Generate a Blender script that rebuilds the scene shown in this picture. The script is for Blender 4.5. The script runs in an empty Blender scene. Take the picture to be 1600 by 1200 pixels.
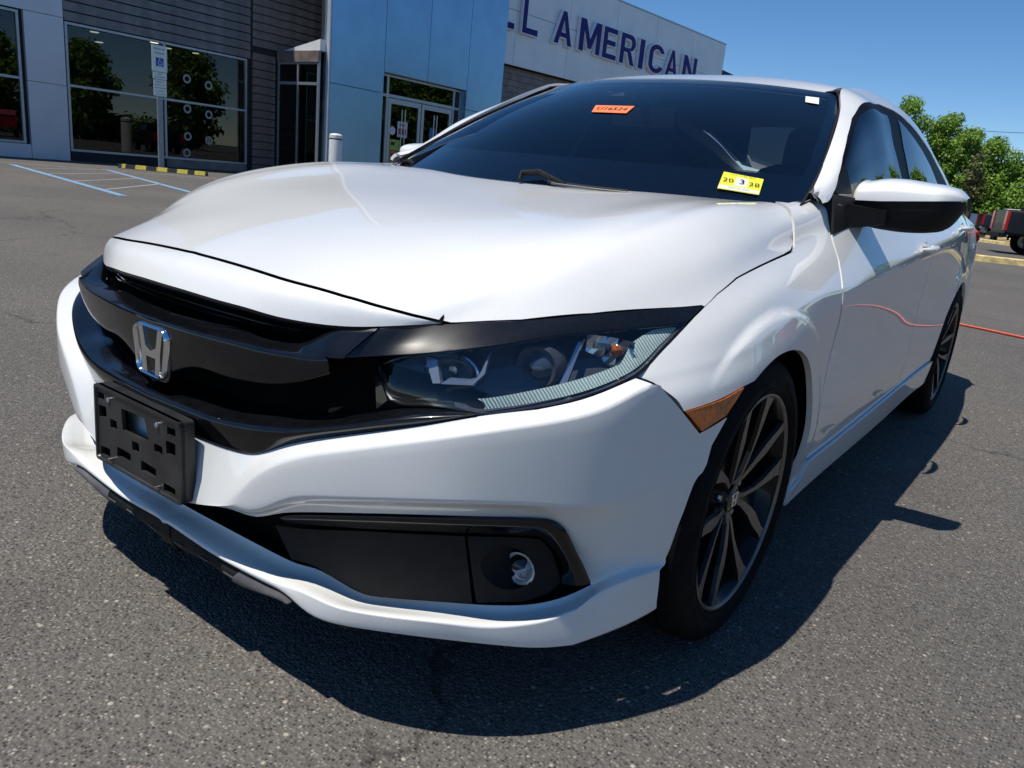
import bpy, math, random
import numpy as np
from mathutils import Vector, Matrix
from mathutils.geometry import delaunay_2d_cdt
random.seed(4); rng = np.random.default_rng(4)
scene = bpy.context.scene
COL = scene.collection
# ------------------------------------------------------------------ camera
CAM_POS = (1.353832, -1.571463, 0.960572)
CAM_ROT = ((0.792627, 0.602055, 0.096294), (-0.234679, 0.155488, 0.959557), (0.562734, -0.783169, 0.264534))      # right, up, back axes
cd = bpy.data.cameras.new('camera'); cam = bpy.data.objects.new('camera', cd); COL.objects.link(cam)
M = Matrix.Identity(4)
for k in range(3):
    for i in range(3): M[i][k] = CAM_ROT[k][i]
    M[k][3] = CAM_POS[k]
cam.matrix_world = M
cd.sensor_fit = 'HORIZONTAL'; cd.sensor_width = 36.0; cd.lens = 26.8421
cd.clip_start = .02; cd.clip_end = 3000
scene.camera = cam
# ------------------------------------------------------------------ sky, sun, exposure
SUN = Vector((-.155, -.30, .94)).normalized()
EL = math.asin(SUN.z); AZ = math.atan2(SUN.x, SUN.y)
world = bpy.data.worlds.new('World'); scene.world = world; world.use_nodes = True
wn = world.node_tree; wn.nodes.clear()
sky = wn.nodes.new('ShaderNodeTexSky'); sky.sky_type = 'NISHITA'; sky.sun_disc = False
sky.sun_elevation = EL; sky.sun_rotation = AZ % (2*math.pi)
sky.altitude = 2500; sky.air_density = 1.0; sky.dust_density = 0.0; sky.ozone_density = 3.0
hsv = wn.nodes.new('ShaderNodeHueSaturation'); hsv.inputs['Saturation'].default_value = 1.22
bg = wn.nodes.new('ShaderNodeBackground'); bg.inputs['Strength'].default_value = .12
wo = wn.nodes.new('ShaderNodeOutputWorld')
wn.links.new(sky.outputs[0], hsv.inputs['Color']); wn.links.new(hsv.outputs[0], bg.inputs[0]); wn.links.new(bg.outputs[0], wo.inputs[0])
sl = bpy.data.lights.new('sun', 'SUN'); sl.energy = 5.0; sl.angle = math.radians(.53); sl.color = (1, .95, .87)
so = bpy.data.objects.new('sun', sl); COL.objects.link(so)
so.rotation_euler = (-SUN).to_track_quat('-Z', 'Y').to_euler(); so.location = (0, 0, 30)
scene.view_settings.view_transform = 'Standard'; scene.view_settings.look = 'None'
scene.view_settings.exposure = .04; scene.view_settings.gamma = 1; scene.view_settings.use_curve_mapping = False
scene.render.engine = 'CYCLES'
scene.cycles.max_bounces = 8; scene.cycles.transparent_max_bounces = 16

# measured outlines of the car, in metres (or in cells of the body surface)
D = {
'bumper': np.array([[[0,-0.848,0.4419],[0.0132,-0.8476,0.4421],[0.0264,-0.8473,0.4423],[0.0395,-0.8469,0.4425],[0.0527,-0.8465,0.4427],[0.0659,-0.8461,0.4428],[0.0791,-0.8456,0.443],[0.0922,-0.8451,0.4431],[0.1054,-0.8446,0.4432],[0.1186,-0.8439,0.4433],[0.1317,-0.8432,0.4433],[0.1449,-0.8423,0.4433],[0.158,-0.8413,0.4432],[0.1712,-0.8402,0.4432],[0.1843,-0.8391,0.4432],[0.1974,-0.8378,0.4434],[0.2106,-0.8365,0.4437],[0.2237,-0.835,0.4442],[0.2368,-0.8335,0.4448],[0.2499,-0.8319,0.4457],[0.2629,-0.8302,0.4471],[0.276,-0.8283,0.4493],[0.2889,-0.8261,0.4527],[0.3019,-0.8235,0.4578],[0.3147,-0.8206,0.4641],[0.3275,-0.8175,0.471],[0.3404,-0.8144,0.4781],[0.3531,-0.8111,0.4849],[0.3658,-0.8076,0.491],[0.3785,-0.8039,0.4966],[0.391,-0.8,0.5016],[0.4036,-0.7959,0.5064],[0.4161,-0.7918,0.5111],[0.4286,-0.7876,0.5155],[0.4411,-0.7833,0.5198],[0.4535,-0.7789,0.524],[0.4658,-0.7741,0.5282],[0.478,-0.7691,0.5322],[0.49,-0.7638,0.5362],[0.502,-0.7582,0.54],[0.5138,-0.7524,0.5438],[0.5255,-0.7464,0.5474],[0.5371,-0.7401,0.5511],[0.5486,-0.7337,0.5547],[0.56,-0.727,0.5583],[0.5712,-0.7201,0.5619],[0.5822,-0.7129,0.5656],[0.5931,-0.7054,0.5693],[0.6037,-0.6976,0.5731],[0.6141,-0.6895,0.5767],[0.6244,-0.6813,0.5802],[0.6345,-0.6728,0.5836],[0.6445,-0.6642,0.5866],[0.6543,-0.6555,0.5895],[0.664,-0.6465,0.5921],[0.6736,-0.6374,0.5946],[0.683,-0.6282,0.5969],[0.6924,-0.619,0.5991],[0.7017,-0.6096,0.6013],[0.711,-0.6003,0.6035],[0.7227,-0.5866,0.6076],[0.7344,-0.5729,0.6119],[0.7459,-0.5591,0.6165],[0.7573,-0.5451,0.6219],[0.7685,-0.5311,0.6282],[0.7795,-0.5169,0.6356],[0.79,-0.5023,0.6436],[0.7995,-0.4872,0.6514],[0.8077,-0.4713,0.658],[0.8144,-0.4547,0.6632],[0.82,-0.4376,0.6673],[0.8247,-0.4203,0.6706],[0.8289,-0.4028,0.6735],[0.8328,-0.3852,0.676],[0.8364,-0.3676,0.6783],[0.8398,-0.35,0.6804],[0.8431,-0.3323,0.6824],[0.8464,-0.3146,0.6843],[0.8496,-0.2969,0.6862],[0.853,-0.2792,0.688],[0.8564,-0.2615,0.6898],[0.8599,-0.2439,0.6915],[0.8633,-0.2262,0.6931],[0.8667,-0.2085,0.6946],[0.87,-0.1908,0.6959],[0.8733,-0.1731,0.697],[0.8764,-0.1554,0.6981],[0.8796,-0.1377,0.6991],[0.8827,-0.12,0.7]],[[0,-0.874,0.322],[0.0138,-0.8733,0.3211],[0.0275,-0.8726,0.3204],[0.0413,-0.872,0.3197],[0.055,-0.8713,0.3193],[0.0688,-0.8706,0.3192],[0.0826,-0.8699,0.3195],[0.0963,-0.8692,0.3201],[0.1101,-0.8685,0.3212],[0.1238,-0.8678,0.3228],[0.1376,-0.8671,0.3247],[0.1514,-0.8664,0.3269],[0.1651,-0.8658,0.3294],[0.1789,-0.8651,0.3321],[0.1927,-0.8644,0.3351],[0.2064,-0.8637,0.3384],[0.2202,-0.863,0.3421],[0.2339,-0.8622,0.3466],[0.2477,-0.8613,0.3528],[0.2614,-0.8601,0.3622],[0.275,-0.8585,0.3758],[0.2886,-0.8564,0.392],[0.3022,-0.8541,0.4084],[0.3158,-0.8516,0.4231],[0.3293,-0.8491,0.4358],[0.3428,-0.8465,0.4469],[0.3564,-0.8438,0.4566],[0.3698,-0.8409,0.4652],[0.3833,-0.8379,0.473],[0.3967,-0.8348,0.48],[0.4101,-0.8316,0.4865],[0.4234,-0.8281,0.4926],[0.4367,-0.8246,0.4982],[0.45,-0.8209,0.5034],[0.4632,-0.817,0.5082],[0.4764,-0.8128,0.5128],[0.4893,-0.8083,0.5173],[0.5022,-0.8034,0.5217],[0.515,-0.7982,0.526],[0.5277,-0.7928,0.5303],[0.5403,-0.7873,0.5346],[0.5528,-0.7816,0.5387],[0.5653,-0.7758,0.5428],[0.5777,-0.7698,0.5469],[0.59,-0.7636,0.5509],[0.6022,-0.7573,0.5549],[0.6143,-0.7506,0.5588],[0.6262,-0.7437,0.5626],[0.6379,-0.7364,0.5663],[0.6492,-0.7286,0.5698],[0.6602,-0.7204,0.5732],[0.6709,-0.7117,0.5764],[0.6813,-0.7026,0.5795],[0.6914,-0.6933,0.5825],[0.7012,-0.6836,0.5853],[0.7108,-0.6738,0.588],[0.7202,-0.6636,0.5905],[0.7291,-0.6532,0.5929],[0.7378,-0.6425,0.595],[0.7462,-0.6316,0.5971],[0.7566,-0.6162,0.6],[0.7669,-0.6007,0.6031],[0.7768,-0.585,0.6065],[0.7863,-0.569,0.6104],[0.7954,-0.5528,0.6151],[0.8041,-0.5364,0.621],[0.8125,-0.5198,0.6284],[0.8202,-0.5029,0.6365],[0.8271,-0.4856,0.6437],[0.8329,-0.468,0.6491],[0.8379,-0.4502,0.6524],[0.8423,-0.4321,0.6543],[0.8463,-0.4139,0.6553],[0.85,-0.3957,0.6558],[0.8535,-0.3774,0.6559],[0.8569,-0.3591,0.6558],[0.8601,-0.3408,0.6556],[0.8633,-0.3225,0.6553],[0.8664,-0.3042,0.655],[0.8694,-0.2858,0.6549],[0.8724,-0.2675,0.6549],[0.8753,-0.2491,0.6552],[0.8782,-0.2307,0.6557],[0.8808,-0.2123,0.6563],[0.8834,-0.1939,0.657],[0.8857,-0.1754,0.6577],[0.888,-0.157,0.6584],[0.8901,-0.1385,0.6592],[0.8922,-0.12,0.66]],[[0,-0.872,0.318],[0.0142,-0.8713,0.3171],[0.0285,-0.8705,0.3163],[0.0427,-0.8698,0.3156],[0.057,-0.8691,0.3152],[0.0712,-0.8683,0.3152],[0.0855,-0.8676,0.3155],[0.0997,-0.867,0.3164],[0.114,-0.8663,0.3178],[0.1283,-0.8657,0.3199],[0.1425,-0.8652,0.3226],[0.1568,-0.8648,0.326],[0.171,-0.8644,0.3299],[0.1853,-0.864,0.334],[0.1996,-0.8636,0.3384],[0.2138,-0.8631,0.3428],[0.2281,-0.8625,0.3471],[0.2423,-0.8617,0.351],[0.2565,-0.8607,0.3543],[0.2707,-0.8592,0.3567],[0.2848,-0.8573,0.3581],[0.2989,-0.8551,0.3592],[0.313,-0.8525,0.3615],[0.327,-0.8499,0.3662],[0.341,-0.8472,0.3734],[0.355,-0.8444,0.3824],[0.3689,-0.8415,0.3919],[0.3829,-0.8384,0.401],[0.3968,-0.8352,0.4088],[0.4106,-0.8317,0.415],[0.4244,-0.8282,0.4198],[0.4382,-0.8245,0.4236],[0.452,-0.8207,0.4269],[0.4656,-0.8166,0.4299],[0.4792,-0.8122,0.4327],[0.4926,-0.8075,0.4355],[0.506,-0.8024,0.4381],[0.5192,-0.7971,0.4407],[0.5323,-0.7916,0.4432],[0.5454,-0.7859,0.4457],[0.5584,-0.78,0.448],[0.5713,-0.7739,0.4502],[0.5841,-0.7676,0.4522],[0.5968,-0.7611,0.4542],[0.6093,-0.7543,0.456],[0.6217,-0.7471,0.4577],[0.6338,-0.7396,0.4591],[0.6455,-0.7316,0.4603],[0.657,-0.7231,0.4613],[0.668,-0.7141,0.462],[0.6787,-0.7046,0.4625],[0.6891,-0.6948,0.4627],[0.6992,-0.6848,0.4628],[0.709,-0.6745,0.4627],[0.7187,-0.664,0.4624],[0.7282,-0.6533,0.462],[0.7375,-0.6425,0.4614],[0.7465,-0.6315,0.4606],[0.7552,-0.6202,0.4593],[0.7635,-0.6086,0.4578],[0.7734,-0.5939,0.4557],[0.7829,-0.579,0.4539],[0.7918,-0.5637,0.4526],[0.8,-0.5481,0.4519],[0.8076,-0.532,0.4517],[0.8146,-0.5158,0.452],[0.8212,-0.4994,0.4526],[0.8275,-0.4828,0.4534],[0.8336,-0.4662,0.4544],[0.8396,-0.4495,0.4555],[0.8453,-0.4327,0.4568],[0.8508,-0.4159,0.4582],[0.8562,-0.399,0.4597],[0.8613,-0.3821,0.4612],[0.8663,-0.365,0.4629],[0.8709,-0.348,0.4646],[0.8753,-0.3308,0.4665],[0.8794,-0.3136,0.4685],[0.883,-0.2962,0.4706],[0.8862,-0.2788,0.4729],[0.8889,-0.2613,0.4754],[0.8912,-0.2438,0.478],[0.893,-0.2261,0.4808],[0.8945,-0.2085,0.4838],[0.8956,-0.1908,0.4869],[0.8965,-0.1731,0.4901],[0.8972,-0.1554,0.4933],[0.8977,-0.1377,0.4966],[0.8981,-0.12,0.5]],[[0,-0.86,0.312],[0.0145,-0.8595,0.3115],[0.029,-0.8589,0.311],[0.0435,-0.8583,0.3107],[0.058,-0.8576,0.3105],[0.0725,-0.8569,0.3106],[0.0871,-0.8561,0.311],[0.1015,-0.8552,0.3118],[0.116,-0.8542,0.3131],[0.1305,-0.8531,0.3149],[0.145,-0.8518,0.3174],[0.1594,-0.8505,0.3204],[0.1739,-0.849,0.3237],[0.1883,-0.8475,0.3272],[0.2028,-0.8459,0.3306],[0.2172,-0.8441,0.3337],[0.2316,-0.8423,0.336],[0.246,-0.8403,0.3374],[0.2603,-0.8381,0.338],[0.2747,-0.8358,0.3382],[0.289,-0.8333,0.3391],[0.3032,-0.8307,0.3419],[0.3175,-0.8279,0.3469],[0.3317,-0.825,0.3533],[0.346,-0.8221,0.3599],[0.3601,-0.8189,0.3659],[0.3743,-0.8157,0.3709],[0.3884,-0.8122,0.3753],[0.4024,-0.8085,0.3793],[0.4164,-0.8046,0.383],[0.4304,-0.8006,0.3866],[0.4443,-0.7964,0.3901],[0.4582,-0.7921,0.3935],[0.472,-0.7876,0.3968],[0.4857,-0.7828,0.3999],[0.4992,-0.7777,0.4029],[0.5127,-0.7722,0.4057],[0.526,-0.7665,0.4084],[0.5392,-0.7605,0.4109],[0.5524,-0.7543,0.4133],[0.5654,-0.7478,0.4155],[0.5782,-0.7411,0.4176],[0.5909,-0.7339,0.4195],[0.6033,-0.7264,0.4211],[0.6154,-0.7185,0.4226],[0.6272,-0.7101,0.4237],[0.6386,-0.7011,0.4245],[0.6496,-0.6916,0.4251],[0.6602,-0.6817,0.4254],[0.6704,-0.6714,0.4255],[0.6804,-0.6609,0.4254],[0.6902,-0.6502,0.4251],[0.6998,-0.6392,0.4247],[0.7092,-0.6282,0.424],[0.7184,-0.617,0.4231],[0.7274,-0.6056,0.4218],[0.736,-0.5939,0.4197],[0.7441,-0.5819,0.4157],[0.7519,-0.5697,0.4092],[0.7596,-0.5573,0.4006],[0.7702,-0.5451,0.4024],[0.7805,-0.5327,0.404],[0.7905,-0.52,0.4054],[0.7998,-0.5068,0.4065],[0.8084,-0.4932,0.4073],[0.8164,-0.4791,0.4076],[0.8237,-0.4648,0.4075],[0.8306,-0.4501,0.407],[0.8371,-0.4353,0.4061],[0.8432,-0.4203,0.4052],[0.849,-0.4053,0.4041],[0.8545,-0.3901,0.403],[0.8598,-0.3748,0.402],[0.8647,-0.3594,0.4012],[0.8694,-0.3439,0.4005],[0.8737,-0.3283,0.4001],[0.8777,-0.3127,0.4001],[0.8813,-0.2969,0.4004],[0.8844,-0.281,0.4011],[0.887,-0.2651,0.4022],[0.8892,-0.2491,0.4035],[0.891,-0.233,0.405],[0.8924,-0.2169,0.4068],[0.8935,-0.2008,0.4087],[0.8944,-0.1847,0.4108],[0.8951,-0.1685,0.413],[0.8956,-0.1523,0.4153],[0.896,-0.1362,0.4176],[0.8964,-0.12,0.42]],[[0,-0.793,0.2474],[0.0152,-0.7925,0.2471],[0.0304,-0.7919,0.2469],[0.0456,-0.7913,0.2467],[0.0608,-0.7907,0.2466],[0.0761,-0.79,0.2465],[0.0913,-0.7894,0.2464],[0.1065,-0.7887,0.2463],[0.1217,-0.788,0.2462],[0.1369,-0.7873,0.2461],[0.1521,-0.7866,0.246],[0.1673,-0.7859,0.2458],[0.1825,-0.7851,0.2457],[0.1977,-0.7843,0.2455],[0.2129,-0.7834,0.2453],[0.2281,-0.7825,0.2451],[0.2433,-0.7814,0.2448],[0.2585,-0.7802,0.2444],[0.2736,-0.7788,0.2438],[0.2887,-0.777,0.2431],[0.3038,-0.7749,0.2422],[0.3189,-0.7727,0.2414],[0.3339,-0.7702,0.2411],[0.3489,-0.7677,0.2422],[0.3639,-0.765,0.2441],[0.3788,-0.762,0.2454],[0.3937,-0.7588,0.2448],[0.4085,-0.7553,0.2424],[0.4233,-0.7518,0.239],[0.4381,-0.7482,0.2353],[0.4528,-0.7444,0.2317],[0.4675,-0.7405,0.2291],[0.4821,-0.736,0.228],[0.4964,-0.731,0.2285],[0.5106,-0.7254,0.2302],[0.5246,-0.7196,0.2324],[0.5386,-0.7135,0.2346],[0.5525,-0.7073,0.2369],[0.5663,-0.7009,0.239],[0.58,-0.6943,0.2411],[0.5936,-0.6874,0.243],[0.6069,-0.6801,0.2445],[0.6199,-0.6722,0.2457],[0.6324,-0.6636,0.2463],[0.6444,-0.6543,0.2464],[0.6559,-0.6444,0.2461],[0.667,-0.634,0.2456],[0.6777,-0.6232,0.2451],[0.688,-0.612,0.2445],[0.698,-0.6006,0.2439],[0.7077,-0.5888,0.2435],[0.7171,-0.5769,0.2436],[0.7263,-0.5647,0.2442],[0.7351,-0.5523,0.2455],[0.7437,-0.5397,0.2475],[0.7519,-0.5269,0.2502],[0.7597,-0.5139,0.2537],[0.7673,-0.5007,0.2581],[0.7746,-0.4873,0.2631],[0.7817,-0.4739,0.2685],[0.7925,-0.4664,0.2802],[0.8025,-0.4581,0.2903],[0.8113,-0.4485,0.2977],[0.819,-0.438,0.3024],[0.8258,-0.4267,0.3048],[0.8319,-0.4151,0.3058],[0.8376,-0.4032,0.3059],[0.843,-0.3911,0.3054],[0.8481,-0.379,0.3046],[0.8529,-0.3667,0.3036],[0.8574,-0.3543,0.3026],[0.8617,-0.3418,0.3017],[0.8657,-0.3292,0.3009],[0.8693,-0.3165,0.3004],[0.8725,-0.3038,0.3002],[0.8754,-0.2909,0.3004],[0.8778,-0.2779,0.3007],[0.8797,-0.2649,0.3012],[0.8814,-0.2518,0.3018],[0.8827,-0.2387,0.3024],[0.8837,-0.2255,0.3031],[0.8844,-0.2123,0.3039],[0.885,-0.1992,0.3047],[0.8853,-0.186,0.3055],[0.8856,-0.1728,0.3064],[0.8857,-0.1596,0.3072],[0.8857,-0.1464,0.3082],[0.8856,-0.1332,0.3091],[0.8856,-0.12,0.31]],[[0,-0.838,0.2257],[0.0085,-0.8374,0.2286],[0.0199,-0.8368,0.2299],[0.0342,-0.8363,0.2296],[0.0496,-0.8358,0.2285],[0.0653,-0.8352,0.2272],[0.081,-0.8347,0.2258],[0.0966,-0.8342,0.2245],[0.1123,-0.8337,0.2232],[0.128,-0.8332,0.2221],[0.1436,-0.8327,0.2211],[0.1593,-0.8321,0.2204],[0.175,-0.8315,0.2199],[0.1906,-0.8309,0.2198],[0.2063,-0.8303,0.2199],[0.2219,-0.8297,0.2203],[0.2376,-0.829,0.2208],[0.2533,-0.8283,0.2214],[0.2689,-0.8276,0.2223],[0.2846,-0.8269,0.2232],[0.3002,-0.8263,0.2244],[0.3159,-0.8257,0.2258],[0.3316,-0.8252,0.2275],[0.3472,-0.8248,0.2296],[0.3629,-0.8246,0.2324],[0.3786,-0.8246,0.2357],[0.3942,-0.8246,0.2392],[0.4099,-0.8242,0.2421],[0.4255,-0.8232,0.2438],[0.441,-0.8214,0.244],[0.4565,-0.8189,0.2431],[0.4718,-0.8157,0.2418],[0.4869,-0.8117,0.2409],[0.5019,-0.8071,0.2407],[0.5166,-0.8018,0.2412],[0.5311,-0.7958,0.242],[0.5453,-0.7893,0.2428],[0.5593,-0.7823,0.2435],[0.5731,-0.7749,0.2442],[0.5868,-0.7672,0.2448],[0.6003,-0.7593,0.2454],[0.6136,-0.751,0.2459],[0.6267,-0.7424,0.2461],[0.6394,-0.7333,0.246],[0.6518,-0.7238,0.2453],[0.6637,-0.7136,0.244],[0.6751,-0.7028,0.2422],[0.6859,-0.6916,0.2401],[0.6965,-0.68,0.2383],[0.7068,-0.6682,0.237],[0.7168,-0.6561,0.2365],[0.7265,-0.6439,0.2366],[0.736,-0.6314,0.2369],[0.7451,-0.6186,0.2373],[0.754,-0.6057,0.238],[0.7625,-0.5926,0.2393],[0.7707,-0.5792,0.2414],[0.7786,-0.5657,0.2443],[0.7864,-0.5521,0.2479],[0.794,-0.5384,0.2518],[0.7993,-0.5243,0.2594],[0.8051,-0.5105,0.2669],[0.8118,-0.4972,0.2741],[0.8197,-0.4846,0.281],[0.8282,-0.4723,0.2871],[0.8363,-0.4598,0.2919],[0.8432,-0.4467,0.2949],[0.8486,-0.4328,0.2959],[0.8529,-0.4185,0.2955],[0.8563,-0.4039,0.2941],[0.8592,-0.3892,0.2921],[0.8618,-0.3744,0.2898],[0.8641,-0.3595,0.2875],[0.8662,-0.3446,0.2852],[0.8682,-0.3297,0.2832],[0.87,-0.3148,0.2815],[0.8718,-0.2999,0.2803],[0.8734,-0.285,0.2795],[0.8748,-0.27,0.2789],[0.8761,-0.2551,0.2786],[0.8771,-0.2401,0.2784],[0.878,-0.2251,0.2783],[0.8788,-0.2101,0.2783],[0.8794,-0.1951,0.2785],[0.88,-0.1801,0.2787],[0.8805,-0.1651,0.279],[0.8809,-0.15,0.2793],[0.8813,-0.135,0.2796],[0.8817,-0.12,0.28]],[[0,-0.836,0.2182],[0.0042,-0.8354,0.2202],[0.013,-0.8349,0.2211],[0.0265,-0.8343,0.2207],[0.042,-0.8338,0.2198],[0.0578,-0.8333,0.2187],[0.0736,-0.8329,0.2176],[0.0895,-0.8324,0.2165],[0.1053,-0.8319,0.2154],[0.1211,-0.8314,0.2144],[0.1369,-0.8309,0.2135],[0.1528,-0.8304,0.2128],[0.1686,-0.8299,0.2122],[0.1844,-0.8293,0.2118],[0.2002,-0.8286,0.2116],[0.2161,-0.8279,0.2115],[0.2319,-0.8272,0.2116],[0.2477,-0.8264,0.2118],[0.2635,-0.8257,0.212],[0.2793,-0.825,0.2125],[0.2952,-0.8244,0.2131],[0.311,-0.8241,0.214],[0.3268,-0.8241,0.2155],[0.3426,-0.8246,0.2175],[0.3584,-0.8254,0.2193],[0.3742,-0.8264,0.2201],[0.39,-0.827,0.2192],[0.4058,-0.827,0.2164],[0.4216,-0.8261,0.2126],[0.4373,-0.8242,0.2091],[0.4528,-0.8213,0.2068],[0.4681,-0.8174,0.2059],[0.4832,-0.8127,0.206],[0.498,-0.8073,0.2067],[0.5127,-0.8014,0.2076],[0.5272,-0.7951,0.2087],[0.5416,-0.7884,0.2099],[0.5558,-0.7815,0.2108],[0.5698,-0.7741,0.2115],[0.5836,-0.7663,0.212],[0.5971,-0.7581,0.2122],[0.6104,-0.7495,0.2123],[0.6235,-0.7406,0.2121],[0.6363,-0.7313,0.2117],[0.6488,-0.7216,0.211],[0.661,-0.7115,0.21],[0.6728,-0.701,0.2087],[0.6843,-0.6902,0.207],[0.6955,-0.6789,0.2052],[0.7063,-0.6673,0.203],[0.7167,-0.6554,0.2006],[0.7267,-0.6432,0.198],[0.7364,-0.6307,0.1951],[0.7458,-0.618,0.1924],[0.7549,-0.605,0.1899],[0.7638,-0.5919,0.1878],[0.7723,-0.5786,0.1862],[0.7806,-0.5651,0.185],[0.7887,-0.5515,0.184],[0.7966,-0.5378,0.1832],[0.8027,-0.5241,0.1845],[0.8089,-0.5105,0.186],[0.8152,-0.497,0.1878],[0.8217,-0.4835,0.19],[0.8284,-0.4702,0.1926],[0.8351,-0.4568,0.1956],[0.8418,-0.4434,0.1987],[0.8482,-0.4299,0.2021],[0.8543,-0.4163,0.2056],[0.8598,-0.4025,0.2089],[0.8641,-0.3883,0.2113],[0.8669,-0.3737,0.2124],[0.8683,-0.359,0.2123],[0.8686,-0.3441,0.2113],[0.8683,-0.3291,0.2097],[0.8678,-0.3142,0.2081],[0.8674,-0.2993,0.2067],[0.8671,-0.2843,0.2056],[0.8671,-0.2694,0.2048],[0.8673,-0.2545,0.2044],[0.8676,-0.2395,0.2041],[0.8679,-0.2246,0.204],[0.8683,-0.2096,0.204],[0.8687,-0.1947,0.204],[0.8691,-0.1798,0.2041],[0.8695,-0.1648,0.2043],[0.87,-0.1499,0.2045],[0.8704,-0.1349,0.2048],[0.8709,-0.12,0.205]],[[0,-0.8013,0.2022],[0.0011,-0.8006,0.2042],[0.0113,-0.7999,0.2051],[0.0252,-0.7994,0.2047],[0.0409,-0.7988,0.2038],[0.0567,-0.7984,0.2027],[0.0726,-0.7979,0.2016],[0.0884,-0.7974,0.2005],[0.1042,-0.7969,0.1994],[0.12,-0.7964,0.1984],[0.1358,-0.796,0.1975],[0.1516,-0.7954,0.1968],[0.1673,-0.7949,0.1962],[0.1831,-0.7943,0.1958],[0.1987,-0.7937,0.1956],[0.2145,-0.793,0.1955],[0.2302,-0.7922,0.1956],[0.246,-0.7915,0.1958],[0.2619,-0.7907,0.196],[0.2779,-0.79,0.1965],[0.2941,-0.7894,0.1971],[0.3106,-0.7891,0.198],[0.3274,-0.7891,0.1995],[0.3441,-0.7896,0.2015],[0.3604,-0.7905,0.2033],[0.376,-0.7914,0.2041],[0.3907,-0.792,0.2032],[0.4048,-0.792,0.2004],[0.4185,-0.7912,0.1966],[0.432,-0.7896,0.1931],[0.4453,-0.7871,0.1908],[0.4585,-0.7838,0.1899],[0.4719,-0.7795,0.19],[0.4855,-0.7746,0.1907],[0.4992,-0.7691,0.1916],[0.5129,-0.7631,0.1927],[0.5265,-0.7568,0.1939],[0.5399,-0.7503,0.1948],[0.553,-0.7434,0.1955],[0.5659,-0.7361,0.196],[0.5786,-0.7284,0.1962],[0.591,-0.7204,0.1963],[0.6033,-0.712,0.1961],[0.6153,-0.7033,0.1957],[0.6269,-0.6943,0.195],[0.6382,-0.6849,0.194],[0.6492,-0.6752,0.1927],[0.6599,-0.6651,0.191],[0.6702,-0.6547,0.1892],[0.6803,-0.6439,0.187],[0.69,-0.6328,0.1846],[0.6994,-0.6214,0.182],[0.7085,-0.6096,0.1791],[0.7174,-0.5975,0.1764],[0.7261,-0.5852,0.1739],[0.7346,-0.5727,0.1718],[0.7427,-0.56,0.1702],[0.7506,-0.5471,0.169],[0.7585,-0.5338,0.168],[0.7655,-0.5218,0.1672],[0.7708,-0.5097,0.1685],[0.7771,-0.4959,0.17],[0.7836,-0.482,0.1718],[0.7903,-0.4681,0.174],[0.7971,-0.4545,0.1766],[0.8038,-0.4412,0.1796],[0.8103,-0.4281,0.1827],[0.8164,-0.4152,0.1861],[0.8221,-0.4027,0.1896],[0.8267,-0.391,0.1929],[0.8301,-0.3798,0.1953],[0.8323,-0.3687,0.1964],[0.8334,-0.3569,0.1963],[0.8336,-0.344,0.1953],[0.8334,-0.3301,0.1937],[0.8328,-0.3154,0.1921],[0.8324,-0.3001,0.1907],[0.8321,-0.2846,0.1896],[0.8321,-0.2692,0.1888],[0.8323,-0.2539,0.1884],[0.8326,-0.2388,0.1881],[0.8329,-0.2238,0.188],[0.8333,-0.2087,0.188],[0.8337,-0.1937,0.188],[0.8341,-0.1788,0.1881],[0.8346,-0.1638,0.1883],[0.835,-0.1488,0.1885],[0.8354,-0.1339,0.1888],[0.8359,-0.1189,0.189]]]),
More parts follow.
